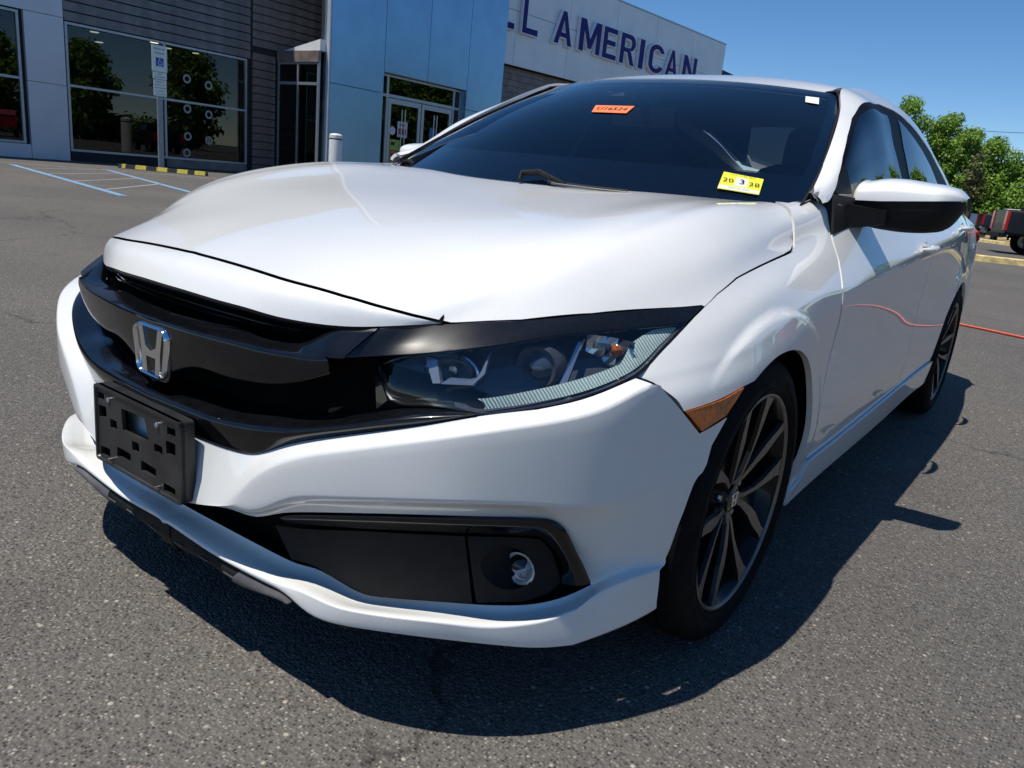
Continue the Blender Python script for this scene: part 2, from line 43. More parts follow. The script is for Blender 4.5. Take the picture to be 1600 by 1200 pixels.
'nose': np.array([[[0,-0.768,0.7631],[0.0095,-0.7681,0.763],[0.019,-0.7681,0.7629],[0.0285,-0.768,0.7627],[0.038,-0.7679,0.7626],[0.0475,-0.7677,0.7623],[0.057,-0.7674,0.7621],[0.0665,-0.7669,0.7618],[0.076,-0.7663,0.7614],[0.0854,-0.7654,0.761],[0.0949,-0.7645,0.7605],[0.1043,-0.7633,0.76],[0.1137,-0.762,0.7594],[0.1231,-0.7606,0.7588],[0.1325,-0.759,0.7581],[0.1418,-0.7574,0.7574],[0.1512,-0.7556,0.7566],[0.1605,-0.7538,0.7558],[0.1698,-0.752,0.755],[0.1791,-0.7501,0.7541],[0.1884,-0.7481,0.7531],[0.1977,-0.746,0.7521],[0.207,-0.7439,0.7509],[0.2162,-0.7416,0.7498],[0.2254,-0.7393,0.7486],[0.2346,-0.7368,0.7474],[0.2438,-0.7343,0.7464],[0.2529,-0.7318,0.7454],[0.262,-0.7291,0.7446],[0.2711,-0.7264,0.7438],[0.2802,-0.7236,0.743],[0.2893,-0.7207,0.7423],[0.2983,-0.7178,0.7415],[0.3074,-0.715,0.7406],[0.3165,-0.7122,0.7397],[0.3256,-0.7095,0.7388],[0.3347,-0.7068,0.7378],[0.3438,-0.7041,0.7368],[0.3529,-0.7014,0.7358],[0.362,-0.6988,0.7348],[0.3712,-0.6961,0.7337],[0.3802,-0.6933,0.7327],[0.3893,-0.6905,0.7316],[0.3984,-0.6876,0.7305],[0.4074,-0.6846,0.7294],[0.4164,-0.6815,0.7283],[0.4252,-0.6781,0.7272],[0.4341,-0.6746,0.726],[0.4428,-0.6709,0.7248],[0.4514,-0.6669,0.7236],[0.4599,-0.6627,0.7223],[0.4684,-0.6583,0.721],[0.4767,-0.6537,0.7198],[0.4849,-0.6489,0.7185],[0.4929,-0.6439,0.7173],[0.5008,-0.6386,0.7161],[0.5086,-0.6331,0.715],[0.5161,-0.6274,0.7138],[0.5236,-0.6215,0.7127],[0.531,-0.6155,0.7116]],[[0,-0.823,0.7025],[0.01,-0.8229,0.7025],[0.02,-0.8227,0.7025],[0.03,-0.8225,0.7025],[0.04,-0.8223,0.7025],[0.05,-0.8219,0.7024],[0.06,-0.8215,0.7023],[0.07,-0.821,0.7022],[0.08,-0.8205,0.702],[0.09,-0.8199,0.7017],[0.0999,-0.8192,0.7014],[0.1099,-0.8185,0.7011],[0.1199,-0.8178,0.7008],[0.1299,-0.817,0.7005],[0.1398,-0.8161,0.7002],[0.1498,-0.8152,0.6999],[0.1597,-0.8142,0.6996],[0.1697,-0.8131,0.6993],[0.1796,-0.8119,0.6991],[0.1895,-0.8106,0.699],[0.1994,-0.8092,0.6987],[0.2093,-0.8076,0.6985],[0.2191,-0.8057,0.698],[0.2289,-0.8036,0.6975],[0.2386,-0.8014,0.6967],[0.2483,-0.7989,0.6958],[0.258,-0.7963,0.6948],[0.2676,-0.7935,0.6939],[0.2772,-0.7906,0.693],[0.2867,-0.7875,0.6922],[0.2961,-0.7843,0.6916],[0.3055,-0.7809,0.6912],[0.3149,-0.7773,0.6909],[0.3242,-0.7737,0.6906],[0.3335,-0.7699,0.6904],[0.3427,-0.766,0.6903],[0.3519,-0.762,0.6903],[0.361,-0.758,0.6904],[0.3702,-0.7539,0.6906],[0.3793,-0.7498,0.6909],[0.3883,-0.7456,0.6914],[0.3974,-0.7413,0.692],[0.4063,-0.7369,0.6928],[0.4151,-0.7322,0.6936],[0.4237,-0.7271,0.6946],[0.432,-0.7216,0.6956],[0.4401,-0.7156,0.6967],[0.4478,-0.7093,0.6978],[0.4555,-0.7029,0.699],[0.463,-0.6963,0.7002],[0.4704,-0.6896,0.7014],[0.4777,-0.6827,0.7026],[0.4848,-0.6757,0.7038],[0.4916,-0.6684,0.7049],[0.4983,-0.6609,0.7059],[0.5048,-0.6533,0.707],[0.5111,-0.6456,0.708],[0.5174,-0.6378,0.7089],[0.5235,-0.6299,0.7099],[0.5297,-0.622,0.7108]]]),
'cut': np.array([[0,-0.768,0.7631],[0.0095,-0.7681,0.763],[0.019,-0.7681,0.7629],[0.0285,-0.768,0.7627],[0.038,-0.7679,0.7626],[0.0475,-0.7677,0.7623],[0.057,-0.7674,0.7621],[0.0665,-0.7669,0.7618],[0.076,-0.7663,0.7614],[0.0854,-0.7654,0.761],[0.0949,-0.7645,0.7605],[0.1043,-0.7633,0.76],[0.1137,-0.762,0.7594],[0.1231,-0.7606,0.7588],[0.1325,-0.759,0.7581],[0.1418,-0.7574,0.7574],[0.1512,-0.7556,0.7566],[0.1605,-0.7538,0.7558],[0.1698,-0.752,0.755],[0.1791,-0.7501,0.7541],[0.1884,-0.7481,0.7531],[0.1977,-0.746,0.7521],[0.207,-0.7439,0.7509],[0.2162,-0.7416,0.7498],[0.2254,-0.7393,0.7486],[0.2346,-0.7368,0.7474],[0.2438,-0.7343,0.7464],[0.2529,-0.7318,0.7454],[0.262,-0.7291,0.7446],[0.2711,-0.7264,0.7438],[0.2802,-0.7236,0.743],[0.2893,-0.7207,0.7423],[0.2983,-0.7178,0.7415],[0.3074,-0.715,0.7406],[0.3165,-0.7122,0.7397],[0.3256,-0.7095,0.7388],[0.3347,-0.7068,0.7378],[0.3438,-0.7041,0.7368],[0.3529,-0.7014,0.7358],[0.362,-0.6988,0.7348],[0.3712,-0.6961,0.7337],[0.3802,-0.6933,0.7327],[0.3893,-0.6905,0.7316],[0.3984,-0.6876,0.7305],[0.4074,-0.6846,0.7294],[0.4164,-0.6815,0.7283],[0.4252,-0.6781,0.7272],[0.4341,-0.6746,0.726],[0.4428,-0.6709,0.7248],[0.4514,-0.6669,0.7236],[0.4599,-0.6627,0.7223],[0.4684,-0.6583,0.721],[0.4767,-0.6537,0.7198],[0.4849,-0.6489,0.7185],[0.4929,-0.6439,0.7173],[0.5008,-0.6386,0.7161],[0.5086,-0.6331,0.715],[0.5161,-0.6274,0.7138],[0.5236,-0.6215,0.7127],[0.531,-0.6155,0.7116]]),
'wing': np.array([[[0,-0.793,0.6485],[-0.008,-0.7928,0.6483],[-0.0153,-0.7927,0.6481],[-0.0201,-0.7925,0.6479],[-0.0207,-0.7925,0.6479],[-0.0166,-0.7926,0.648],[-0.0097,-0.7928,0.6482],[-0.0017,-0.793,0.6484],[0.0064,-0.7932,0.6486],[0.0146,-0.7933,0.6487],[0.0227,-0.7935,0.6489],[0.0308,-0.7937,0.6491],[0.039,-0.7938,0.6493],[0.0471,-0.794,0.6495],[0.0552,-0.7941,0.6497],[0.0634,-0.7942,0.6499],[0.0715,-0.7943,0.6501],[0.0796,-0.7943,0.6503],[0.0878,-0.7943,0.6505],[0.0959,-0.7943,0.6507],[0.104,-0.7942,0.6509],[0.1121,-0.7941,0.6512],[0.1203,-0.7939,0.6515],[0.1284,-0.7937,0.6518],[0.1365,-0.7935,0.6521],[0.1447,-0.7932,0.6524],[0.1528,-0.7929,0.6527],[0.1609,-0.7926,0.6529],[0.169,-0.7922,0.6531],[0.1772,-0.7918,0.6533],[0.1853,-0.7915,0.6533],[0.1934,-0.791,0.6533],[0.2015,-0.7906,0.653],[0.2097,-0.7902,0.6526],[0.2178,-0.7897,0.6519],[0.2259,-0.7892,0.651],[0.234,-0.7886,0.6501],[0.2421,-0.788,0.6492],[0.2502,-0.7873,0.6486],[0.2583,-0.7866,0.6482],[0.2664,-0.7858,0.6481],[0.2745,-0.785,0.6482],[0.2826,-0.7841,0.6485],[0.2907,-0.7833,0.6489],[0.2987,-0.7823,0.6495],[0.3068,-0.7814,0.6503],[0.3149,-0.7804,0.6513],[0.323,-0.7794,0.6524],[0.331,-0.7783,0.6536],[0.3391,-0.7772,0.6549]],[[0,-0.851,0.64],[0.0088,-0.8509,0.6399],[0.0175,-0.8508,0.6399],[0.0263,-0.8507,0.6398],[0.035,-0.8505,0.6398],[0.0438,-0.8504,0.6398],[0.0526,-0.8502,0.6397],[0.0613,-0.85,0.6397],[0.0701,-0.8497,0.6397],[0.0788,-0.8494,0.6396],[0.0876,-0.849,0.6396],[0.0963,-0.8486,0.6396],[0.1051,-0.8481,0.6396],[0.1138,-0.8475,0.6396],[0.1226,-0.8468,0.6396],[0.1313,-0.846,0.6396],[0.14,-0.8452,0.6396],[0.1487,-0.8442,0.6396],[0.1574,-0.8432,0.6396],[0.1661,-0.842,0.6396],[0.1748,-0.8409,0.6397],[0.1834,-0.8396,0.6397],[0.1921,-0.8383,0.6397],[0.2008,-0.8369,0.6397],[0.2094,-0.8356,0.6397],[0.2181,-0.8342,0.6397],[0.2267,-0.8327,0.6397],[0.2353,-0.8312,0.6396],[0.244,-0.8297,0.6394],[0.2526,-0.8281,0.6392],[0.2612,-0.8265,0.639],[0.2698,-0.8248,0.6389],[0.2784,-0.8231,0.6387],[0.2869,-0.8213,0.6386],[0.2955,-0.8194,0.6387],[0.3041,-0.8175,0.6388],[0.3126,-0.8156,0.639],[0.3211,-0.8136,0.6393],[0.3296,-0.8115,0.6397],[0.3381,-0.8094,0.6401],[0.3466,-0.8073,0.6405],[0.3551,-0.8051,0.641],[0.3636,-0.8029,0.6414],[0.3721,-0.8006,0.6417],[0.3805,-0.7982,0.6421],[0.3889,-0.7958,0.6428],[0.3973,-0.7933,0.6437],[0.4057,-0.7907,0.6449],[0.414,-0.788,0.6464],[0.4224,-0.7854,0.6481]],[[0,-0.848,0.515],[0.0088,-0.8477,0.5199],[0.0176,-0.8474,0.5249],[0.0265,-0.8471,0.5297],[0.0353,-0.8468,0.5345],[0.0441,-0.8464,0.5392],[0.0529,-0.8461,0.5437],[0.0617,-0.8457,0.548],[0.0705,-0.8453,0.5522],[0.0793,-0.8448,0.5561],[0.0881,-0.8443,0.5597],[0.097,-0.8438,0.5631],[0.1058,-0.8431,0.5661],[0.1146,-0.8425,0.5687],[0.1233,-0.8417,0.5708],[0.1321,-0.8409,0.5725],[0.1409,-0.8401,0.5736],[0.1497,-0.8391,0.5743],[0.1585,-0.8381,0.5745],[0.1672,-0.8371,0.5744],[0.176,-0.836,0.5741],[0.1847,-0.8349,0.5737],[0.1935,-0.8337,0.5732],[0.2022,-0.8325,0.5728],[0.2109,-0.8312,0.5726],[0.2197,-0.83,0.5726],[0.2284,-0.8286,0.5728],[0.2371,-0.8272,0.5732],[0.2458,-0.8258,0.5738],[0.2545,-0.8243,0.5744],[0.2632,-0.8228,0.5751],[0.2719,-0.8212,0.5758],[0.2805,-0.8195,0.5767],[0.2892,-0.8179,0.5777],[0.2979,-0.8162,0.5788],[0.3065,-0.8144,0.58],[0.3151,-0.8125,0.5815],[0.3237,-0.8106,0.5832],[0.3323,-0.8087,0.5852],[0.3409,-0.8067,0.5874],[0.3495,-0.8046,0.5898],[0.3581,-0.8025,0.5925],[0.3666,-0.8004,0.5954],[0.3752,-0.7982,0.5986],[0.3837,-0.7959,0.602],[0.3922,-0.7935,0.6057],[0.4007,-0.7911,0.6094],[0.4091,-0.7886,0.6132],[0.4176,-0.786,0.6171],[0.426,-0.7834,0.621]]]),
'wtip': np.array([[[0.337,-0.7756,0.6543],[0.3424,-0.7733,0.6565],[0.3477,-0.7708,0.659],[0.3529,-0.7679,0.6617],[0.3578,-0.7648,0.6649],[0.3626,-0.7614,0.6684],[0.3675,-0.758,0.6719],[0.3723,-0.7547,0.6752],[0.3774,-0.7516,0.6783],[0.3825,-0.7487,0.6811],[0.3876,-0.7458,0.6835],[0.3927,-0.7428,0.6854],[0.3978,-0.7399,0.6869],[0.4029,-0.737,0.6881],[0.408,-0.734,0.689],[0.4131,-0.7311,0.6898],[0.4182,-0.7281,0.6906],[0.4234,-0.7252,0.6915],[0.4284,-0.7222,0.6923],[0.4335,-0.7192,0.6932],[0.4386,-0.7163,0.6941],[0.4437,-0.7133,0.695],[0.4488,-0.7103,0.6959],[0.4539,-0.7073,0.6968]],[[0.3922,-0.7928,0.6418],[0.3945,-0.792,0.6422],[0.3968,-0.7912,0.6426],[0.3991,-0.7904,0.643],[0.4014,-0.7896,0.6434],[0.4037,-0.7888,0.6438],[0.406,-0.7879,0.6443],[0.4082,-0.7871,0.6447],[0.4105,-0.7863,0.6452],[0.4128,-0.7854,0.6457],[0.4151,-0.7846,0.6462],[0.4174,-0.7837,0.6467],[0.4197,-0.7829,0.6472],[0.4219,-0.782,0.6477],[0.4242,-0.7811,0.6481],[0.4265,-0.7803,0.6486],[0.4287,-0.7794,0.6491],[0.431,-0.7785,0.6496],[0.4333,-0.7776,0.6501],[0.4355,-0.7766,0.6505],[0.4378,-0.7757,0.651],[0.44,-0.7748,0.6515],[0.4423,-0.7739,0.652],[0.4445,-0.7729,0.6524]]]),
'bar': np.array([[[0,-0.798,0.5104],[0.0093,-0.7979,0.5108],[0.0187,-0.7977,0.5112],[0.028,-0.7975,0.5114],[0.0373,-0.7972,0.5116],[0.0466,-0.7969,0.5117],[0.0559,-0.7965,0.5117],[0.0653,-0.796,0.5115],[0.0746,-0.7956,0.5112],[0.0839,-0.7951,0.5109],[0.0932,-0.7946,0.5106],[0.1025,-0.7941,0.5102],[0.1118,-0.7936,0.5099],[0.1211,-0.793,0.5096],[0.1304,-0.7924,0.5093],[0.1397,-0.7918,0.5091],[0.149,-0.7912,0.509],[0.1583,-0.7904,0.5091],[0.1676,-0.7897,0.5093],[0.1769,-0.7888,0.5097],[0.1862,-0.7879,0.5102],[0.1955,-0.787,0.5108],[0.2048,-0.7859,0.5117],[0.214,-0.7848,0.5126],[0.2233,-0.7836,0.5138],[0.2325,-0.7824,0.5151],[0.2418,-0.7811,0.5166],[0.251,-0.7798,0.5183],[0.2602,-0.7785,0.5201],[0.2694,-0.7771,0.5219],[0.2786,-0.7756,0.5238],[0.2879,-0.7742,0.5255],[0.2971,-0.7726,0.527],[0.3063,-0.771,0.5282],[0.3154,-0.7694,0.529],[0.3246,-0.7677,0.5294],[0.3337,-0.7658,0.5296],[0.3429,-0.764,0.5297],[0.352,-0.762,0.5301],[0.3611,-0.76,0.5309],[0.3702,-0.7579,0.5321],[0.3793,-0.7557,0.5336],[0.3883,-0.7534,0.5355],[0.3973,-0.7511,0.5377],[0.4064,-0.7488,0.5402],[0.4154,-0.7464,0.5428],[0.4244,-0.7439,0.5455],[0.4333,-0.7412,0.5483],[0.4422,-0.7384,0.551],[0.4511,-0.7355,0.5538],[0.4599,-0.7326,0.5567],[0.4687,-0.7295,0.5596],[0.4775,-0.7264,0.5626],[0.4863,-0.7233,0.5656],[0.495,-0.72,0.5686],[0.5037,-0.7167,0.5715],[0.5124,-0.7133,0.5743],[0.5211,-0.7098,0.5769],[0.5296,-0.7061,0.5794],[0.5381,-0.7023,0.5816],[0.5466,-0.6983,0.5835],[0.5549,-0.6941,0.585],[0.5631,-0.6897,0.5861],[0.5712,-0.685,0.5869],[0.5791,-0.6802,0.5874],[0.587,-0.6751,0.5876],[0.5948,-0.67,0.5876],[0.6025,-0.6647,0.5874],[0.6101,-0.6594,0.5871],[0.6177,-0.654,0.5867]],[[0,-0.864,0.4969],[0.01,-0.8638,0.497],[0.0199,-0.8635,0.4972],[0.0299,-0.8633,0.4973],[0.0399,-0.863,0.4974],[0.0498,-0.8627,0.4976],[0.0598,-0.8624,0.4977],[0.0697,-0.8621,0.4978],[0.0797,-0.8618,0.4979],[0.0897,-0.8614,0.4981],[0.0996,-0.8609,0.4982],[0.1096,-0.8605,0.4983],[0.1195,-0.86,0.4983],[0.1295,-0.8594,0.4984],[0.1394,-0.8588,0.4984],[0.1494,-0.8581,0.4983],[0.1593,-0.8573,0.4983],[0.1693,-0.8565,0.4983],[0.1792,-0.8557,0.4983],[0.1891,-0.8547,0.4984],[0.199,-0.8537,0.4986],[0.2089,-0.8526,0.4989],[0.2188,-0.8515,0.4994],[0.2287,-0.8502,0.5],[0.2386,-0.8488,0.5008],[0.2484,-0.8473,0.5016],[0.2583,-0.8459,0.5025],[0.2682,-0.8444,0.5035],[0.278,-0.8428,0.5045],[0.2878,-0.8412,0.5056],[0.2977,-0.8396,0.5068],[0.3075,-0.8379,0.508],[0.3173,-0.8361,0.5093],[0.3271,-0.8342,0.5106],[0.3368,-0.8322,0.512],[0.3466,-0.83,0.5135],[0.3563,-0.8278,0.5151],[0.3659,-0.8253,0.517],[0.3755,-0.8226,0.5192],[0.3851,-0.8197,0.5216],[0.3946,-0.8167,0.5241],[0.404,-0.8136,0.5269],[0.4134,-0.8103,0.5297],[0.4228,-0.8069,0.5325],[0.4321,-0.8034,0.5354],[0.4414,-0.7998,0.5383],[0.4507,-0.7961,0.5412],[0.4599,-0.7924,0.5441],[0.4691,-0.7886,0.547],[0.4783,-0.7846,0.55],[0.4874,-0.7805,0.5529],[0.4964,-0.7763,0.5558],[0.5053,-0.7718,0.5586],[0.5141,-0.7672,0.5613],[0.5229,-0.7624,0.5638],[0.5314,-0.7573,0.5663],[0.5399,-0.7521,0.5686],[0.5483,-0.7467,0.5709],[0.5566,-0.7411,0.5731],[0.5647,-0.7354,0.5752],[0.5728,-0.7295,0.5773],[0.5807,-0.7235,0.5792],[0.5886,-0.7174,0.5812],[0.5963,-0.7111,0.583],[0.6039,-0.7047,0.5848],[0.6114,-0.6981,0.5865],[0.6189,-0.6915,0.5882],[0.6263,-0.6848,0.5898],[0.6336,-0.6781,0.5915],[0.641,-0.6713,0.5931]],[[0,-0.849,0.4439],[0.0099,-0.8487,0.444],[0.0198,-0.8485,0.4441],[0.0297,-0.8482,0.4443],[0.0395,-0.8479,0.4444],[0.0494,-0.8476,0.4445],[0.0593,-0.8473,0.4446],[0.0692,-0.847,0.4448],[0.0791,-0.8466,0.4449],[0.089,-0.8463,0.445],[0.0989,-0.8459,0.4451],[0.1087,-0.8454,0.4451],[0.1186,-0.8449,0.4452],[0.1285,-0.8444,0.4453],[0.1384,-0.8438,0.4452],[0.1482,-0.8431,0.4452],[0.1581,-0.8424,0.4451],[0.168,-0.8416,0.445],[0.1778,-0.8407,0.445],[0.1877,-0.8398,0.445],[0.1975,-0.8388,0.4451],[0.2073,-0.8378,0.4454],[0.2172,-0.8368,0.4456],[0.227,-0.8357,0.446],[0.2368,-0.8346,0.4465],[0.2466,-0.8334,0.4471],[0.2565,-0.8321,0.4479],[0.2663,-0.8309,0.4489],[0.2761,-0.8295,0.4503],[0.2858,-0.8278,0.4526],[0.2955,-0.826,0.4558],[0.3052,-0.8239,0.4601],[0.3148,-0.8217,0.465],[0.3244,-0.8194,0.4703],[0.3341,-0.8171,0.4758],[0.3437,-0.8148,0.4812],[0.3533,-0.8123,0.4863],[0.3628,-0.8097,0.491],[0.3723,-0.8069,0.4953],[0.3817,-0.8041,0.4992],[0.3912,-0.8011,0.503],[0.4006,-0.798,0.5066],[0.41,-0.7949,0.5101],[0.4194,-0.7918,0.5135],[0.4288,-0.7887,0.5168],[0.4381,-0.7855,0.5201],[0.4475,-0.7822,0.5233],[0.4567,-0.7788,0.5264],[0.466,-0.7753,0.5295],[0.4751,-0.7716,0.5325],[0.4842,-0.7677,0.5355],[0.4932,-0.7636,0.5385],[0.5022,-0.7594,0.5413],[0.511,-0.755,0.5441],[0.5199,-0.7505,0.5469],[0.5286,-0.746,0.5496],[0.5373,-0.7413,0.5523],[0.546,-0.7365,0.555],[0.5546,-0.7316,0.5577],[0.5631,-0.7265,0.5604],[0.5715,-0.7213,0.5631],[0.5797,-0.7159,0.5659],[0.5879,-0.7103,0.5686],[0.596,-0.7046,0.5714],[0.6039,-0.6987,0.5742],[0.6117,-0.6926,0.5769],[0.6195,-0.6865,0.5797],[0.6271,-0.6802,0.5824],[0.6348,-0.6739,0.5852],[0.6424,-0.6676,0.5879]]]),
'hlt': np.array([[0.4562,-0.7066,0.633],[0.4647,-0.7049,0.6372],[0.4732,-0.7031,0.6414],[0.4817,-0.701,0.6454],[0.4901,-0.6985,0.6493],[0.4984,-0.6955,0.653],[0.5067,-0.692,0.6564],[0.5148,-0.6878,0.6596],[0.5227,-0.6831,0.6624],[0.5304,-0.6779,0.6649],[0.5379,-0.6723,0.6671],[0.5452,-0.6665,0.6691],[0.5525,-0.6604,0.6709],[0.5596,-0.6542,0.6726],[0.5666,-0.6478,0.6742],[0.5734,-0.6412,0.6758],[0.5802,-0.6346,0.6773],[0.5869,-0.6279,0.6789],[0.5935,-0.621,0.6804],[0.5999,-0.6141,0.6819],[0.6063,-0.607,0.6836],[0.6125,-0.5999,0.6853],[0.6186,-0.5927,0.687],[0.6244,-0.5852,0.6888],[0.63,-0.5776,0.6907],[0.6354,-0.5699,0.6925],[0.6406,-0.562,0.6943],[0.6457,-0.554,0.696],[0.6507,-0.546,0.6977],[0.6556,-0.5379,0.6994],[0.6606,-0.5299,0.7009],[0.6657,-0.5218,0.7024],[0.6708,-0.5138,0.7039],[0.676,-0.5058,0.7052],[0.6812,-0.4978,0.7065],[0.6863,-0.4898,0.7077],[0.6914,-0.4817,0.7089],[0.6965,-0.4736,0.71],[0.7015,-0.4655,0.7111],[0.7066,-0.4574,0.7122],[0.7116,-0.4493,0.7132],[0.7167,-0.4412,0.7143],[0.7217,-0.4331,0.7153],[0.7268,-0.4249,0.7163],[0.7318,-0.4168,0.7173],[0.7368,-0.4087,0.7183],[0.7418,-0.4005,0.7193],[0.7468,-0.3924,0.7203],[0.7519,-0.3842,0.7213],[0.7569,-0.3761,0.7223],[0.7619,-0.3679,0.7233],[0.7669,-0.3598,0.7244],[0.7719,-0.3517,0.7254],[0.7769,-0.3435,0.7265],[0.7818,-0.3353,0.7274],[0.7866,-0.327,0.7284],[0.7913,-0.3187,0.7293],[0.7959,-0.3103,0.7301],[0.8005,-0.3019,0.731],[0.805,-0.2934,0.7318]]),
'hlb': np.array([[0.4563,-0.7066,0.632],[0.4617,-0.7088,0.6222],[0.4677,-0.7111,0.6129],[0.4749,-0.7138,0.6045],[0.4827,-0.7172,0.597],[0.4918,-0.7195,0.5906],[0.5022,-0.7189,0.5862],[0.5131,-0.7166,0.584],[0.5241,-0.7136,0.5837],[0.5348,-0.7101,0.5851],[0.5454,-0.7063,0.587],[0.5558,-0.7022,0.5889],[0.5662,-0.6977,0.59],[0.5764,-0.6927,0.5904],[0.5864,-0.6873,0.5905],[0.5963,-0.6816,0.5903],[0.6061,-0.6759,0.5898],[0.6158,-0.6702,0.5887],[0.6253,-0.6653,0.5849],[0.6345,-0.6588,0.584],[0.6431,-0.6514,0.5851],[0.6515,-0.644,0.5868],[0.6598,-0.6364,0.5888],[0.6679,-0.6288,0.591],[0.676,-0.6212,0.5933],[0.6841,-0.6135,0.5958],[0.6921,-0.6058,0.5983],[0.7,-0.5981,0.6008],[0.7079,-0.5903,0.6035],[0.7158,-0.5827,0.6063],[0.7238,-0.5752,0.6092],[0.7318,-0.5677,0.6124],[0.7396,-0.5601,0.6156],[0.7472,-0.5523,0.619],[0.7543,-0.5441,0.6224],[0.7609,-0.5355,0.6258],[0.7668,-0.5263,0.6291],[0.772,-0.5167,0.6323],[0.7766,-0.5068,0.6355],[0.7807,-0.4967,0.6387],[0.7843,-0.4864,0.6419],[0.7875,-0.476,0.645],[0.7904,-0.4654,0.6482],[0.7929,-0.4548,0.6514],[0.7948,-0.4441,0.6546],[0.7957,-0.4331,0.6576],[0.7956,-0.4222,0.6605],[0.7954,-0.4113,0.664],[0.7958,-0.4008,0.6683],[0.7965,-0.3908,0.6737],[0.7973,-0.3811,0.6796],[0.7982,-0.3716,0.6857],[0.7991,-0.3619,0.6916],[0.8002,-0.3521,0.6972],[0.8014,-0.3423,0.7028],[0.8025,-0.3324,0.7085],[0.8035,-0.3226,0.7141],[0.8043,-0.3128,0.7198],[0.805,-0.303,0.7255],[0.8056,-0.2932,0.7313]]),
'hltrim': np.array([[[0.4546,-0.705,0.6956],[0.4613,-0.6976,0.6973],[0.468,-0.6902,0.6988],[0.4747,-0.6827,0.7001],[0.4815,-0.6752,0.7013],[0.4883,-0.6679,0.7025],[0.4952,-0.6606,0.7037],[0.5022,-0.6534,0.705],[0.5092,-0.6462,0.7063],[0.5163,-0.6391,0.7076],[0.5234,-0.632,0.7089],[0.5305,-0.625,0.7102],[0.5377,-0.618,0.7114],[0.5449,-0.611,0.7127],[0.5521,-0.604,0.714],[0.5593,-0.5971,0.7152],[0.5664,-0.59,0.7164],[0.5734,-0.5827,0.7175],[0.5802,-0.5754,0.7186],[0.5868,-0.5678,0.7195],[0.5933,-0.5601,0.7203],[0.5996,-0.5524,0.7211],[0.606,-0.5446,0.722],[0.6123,-0.5368,0.723],[0.6186,-0.529,0.7242],[0.625,-0.5213,0.7254],[0.6314,-0.5136,0.7268],[0.6378,-0.5058,0.7282],[0.6442,-0.4981,0.7296],[0.6505,-0.4903,0.731],[0.6569,-0.4825,0.7325],[0.6632,-0.4747,0.734],[0.6694,-0.4669,0.7354],[0.6756,-0.459,0.7368],[0.6817,-0.451,0.7382],[0.6878,-0.443,0.7395],[0.6937,-0.4349,0.7407],[0.6995,-0.4268,0.7419],[0.7053,-0.4186,0.7431],[0.711,-0.4103,0.7442],[0.7167,-0.402,0.7453],[0.7222,-0.3937,0.7464],[0.7277,-0.3853,0.7475],[0.7332,-0.3768,0.7485],[0.7385,-0.3684,0.7495],[0.7438,-0.3598,0.7504],[0.749,-0.3512,0.7514],[0.7541,-0.3426,0.7523],[0.7592,-0.3339,0.7531],[0.7641,-0.3252,0.7539],[0.7689,-0.3164,0.7547],[0.7737,-0.3076,0.7555],[0.7783,-0.2987,0.7562],[0.7829,-0.2897,0.7569],[0.7874,-0.2808,0.7576],[0.7919,-0.2718,0.7582],[0.7963,-0.2628,0.7589],[0.8007,-0.2537,0.7595],[0.805,-0.2447,0.7601],[0.8094,-0.2357,0.7607]],[[0.4379,-0.7644,0.6493],[0.4437,-0.7559,0.6501],[0.4497,-0.7476,0.651],[0.4561,-0.7396,0.652],[0.4631,-0.7321,0.6531],[0.4706,-0.7252,0.6544],[0.4787,-0.7188,0.6557],[0.4871,-0.7128,0.6572],[0.4956,-0.7071,0.6587],[0.5041,-0.7012,0.6603],[0.5124,-0.6952,0.6619],[0.5206,-0.6889,0.6636],[0.5286,-0.6824,0.6653],[0.5364,-0.6758,0.6671],[0.5442,-0.669,0.669],[0.552,-0.6622,0.6709],[0.5596,-0.6553,0.6728],[0.5672,-0.6484,0.6747],[0.5747,-0.6413,0.6767],[0.5821,-0.6341,0.6786],[0.5894,-0.6268,0.6806],[0.5965,-0.6194,0.6825],[0.6035,-0.6118,0.6844],[0.6102,-0.6041,0.6863],[0.6167,-0.5961,0.6882],[0.623,-0.5879,0.6901],[0.629,-0.5796,0.692],[0.6347,-0.571,0.6939],[0.6402,-0.5623,0.6958],[0.6456,-0.5536,0.6977],[0.651,-0.5447,0.6994],[0.6563,-0.5359,0.7012],[0.6616,-0.5271,0.7028],[0.667,-0.5183,0.7044],[0.6724,-0.5096,0.7058],[0.6779,-0.5009,0.7072],[0.6834,-0.4922,0.7086],[0.6889,-0.4834,0.7098],[0.6944,-0.4747,0.7111],[0.6999,-0.466,0.7123],[0.7053,-0.4573,0.7134],[0.7108,-0.4485,0.7146],[0.7162,-0.4398,0.7157],[0.7216,-0.431,0.7168],[0.7271,-0.4223,0.7179],[0.7325,-0.4135,0.719],[0.7379,-0.4048,0.7201],[0.7433,-0.396,0.7211],[0.7487,-0.3872,0.7222],[0.7541,-0.3784,0.7233],[0.7595,-0.3696,0.7245],[0.7648,-0.3608,0.7256],[0.7701,-0.352,0.7268],[0.7754,-0.3432,0.728],[0.7806,-0.3343,0.7292],[0.7856,-0.3253,0.7304],[0.7906,-0.3163,0.7315],[0.7954,-0.3072,0.7326],[0.8002,-0.298,0.7338],[0.8049,-0.2889,0.7348]]]),
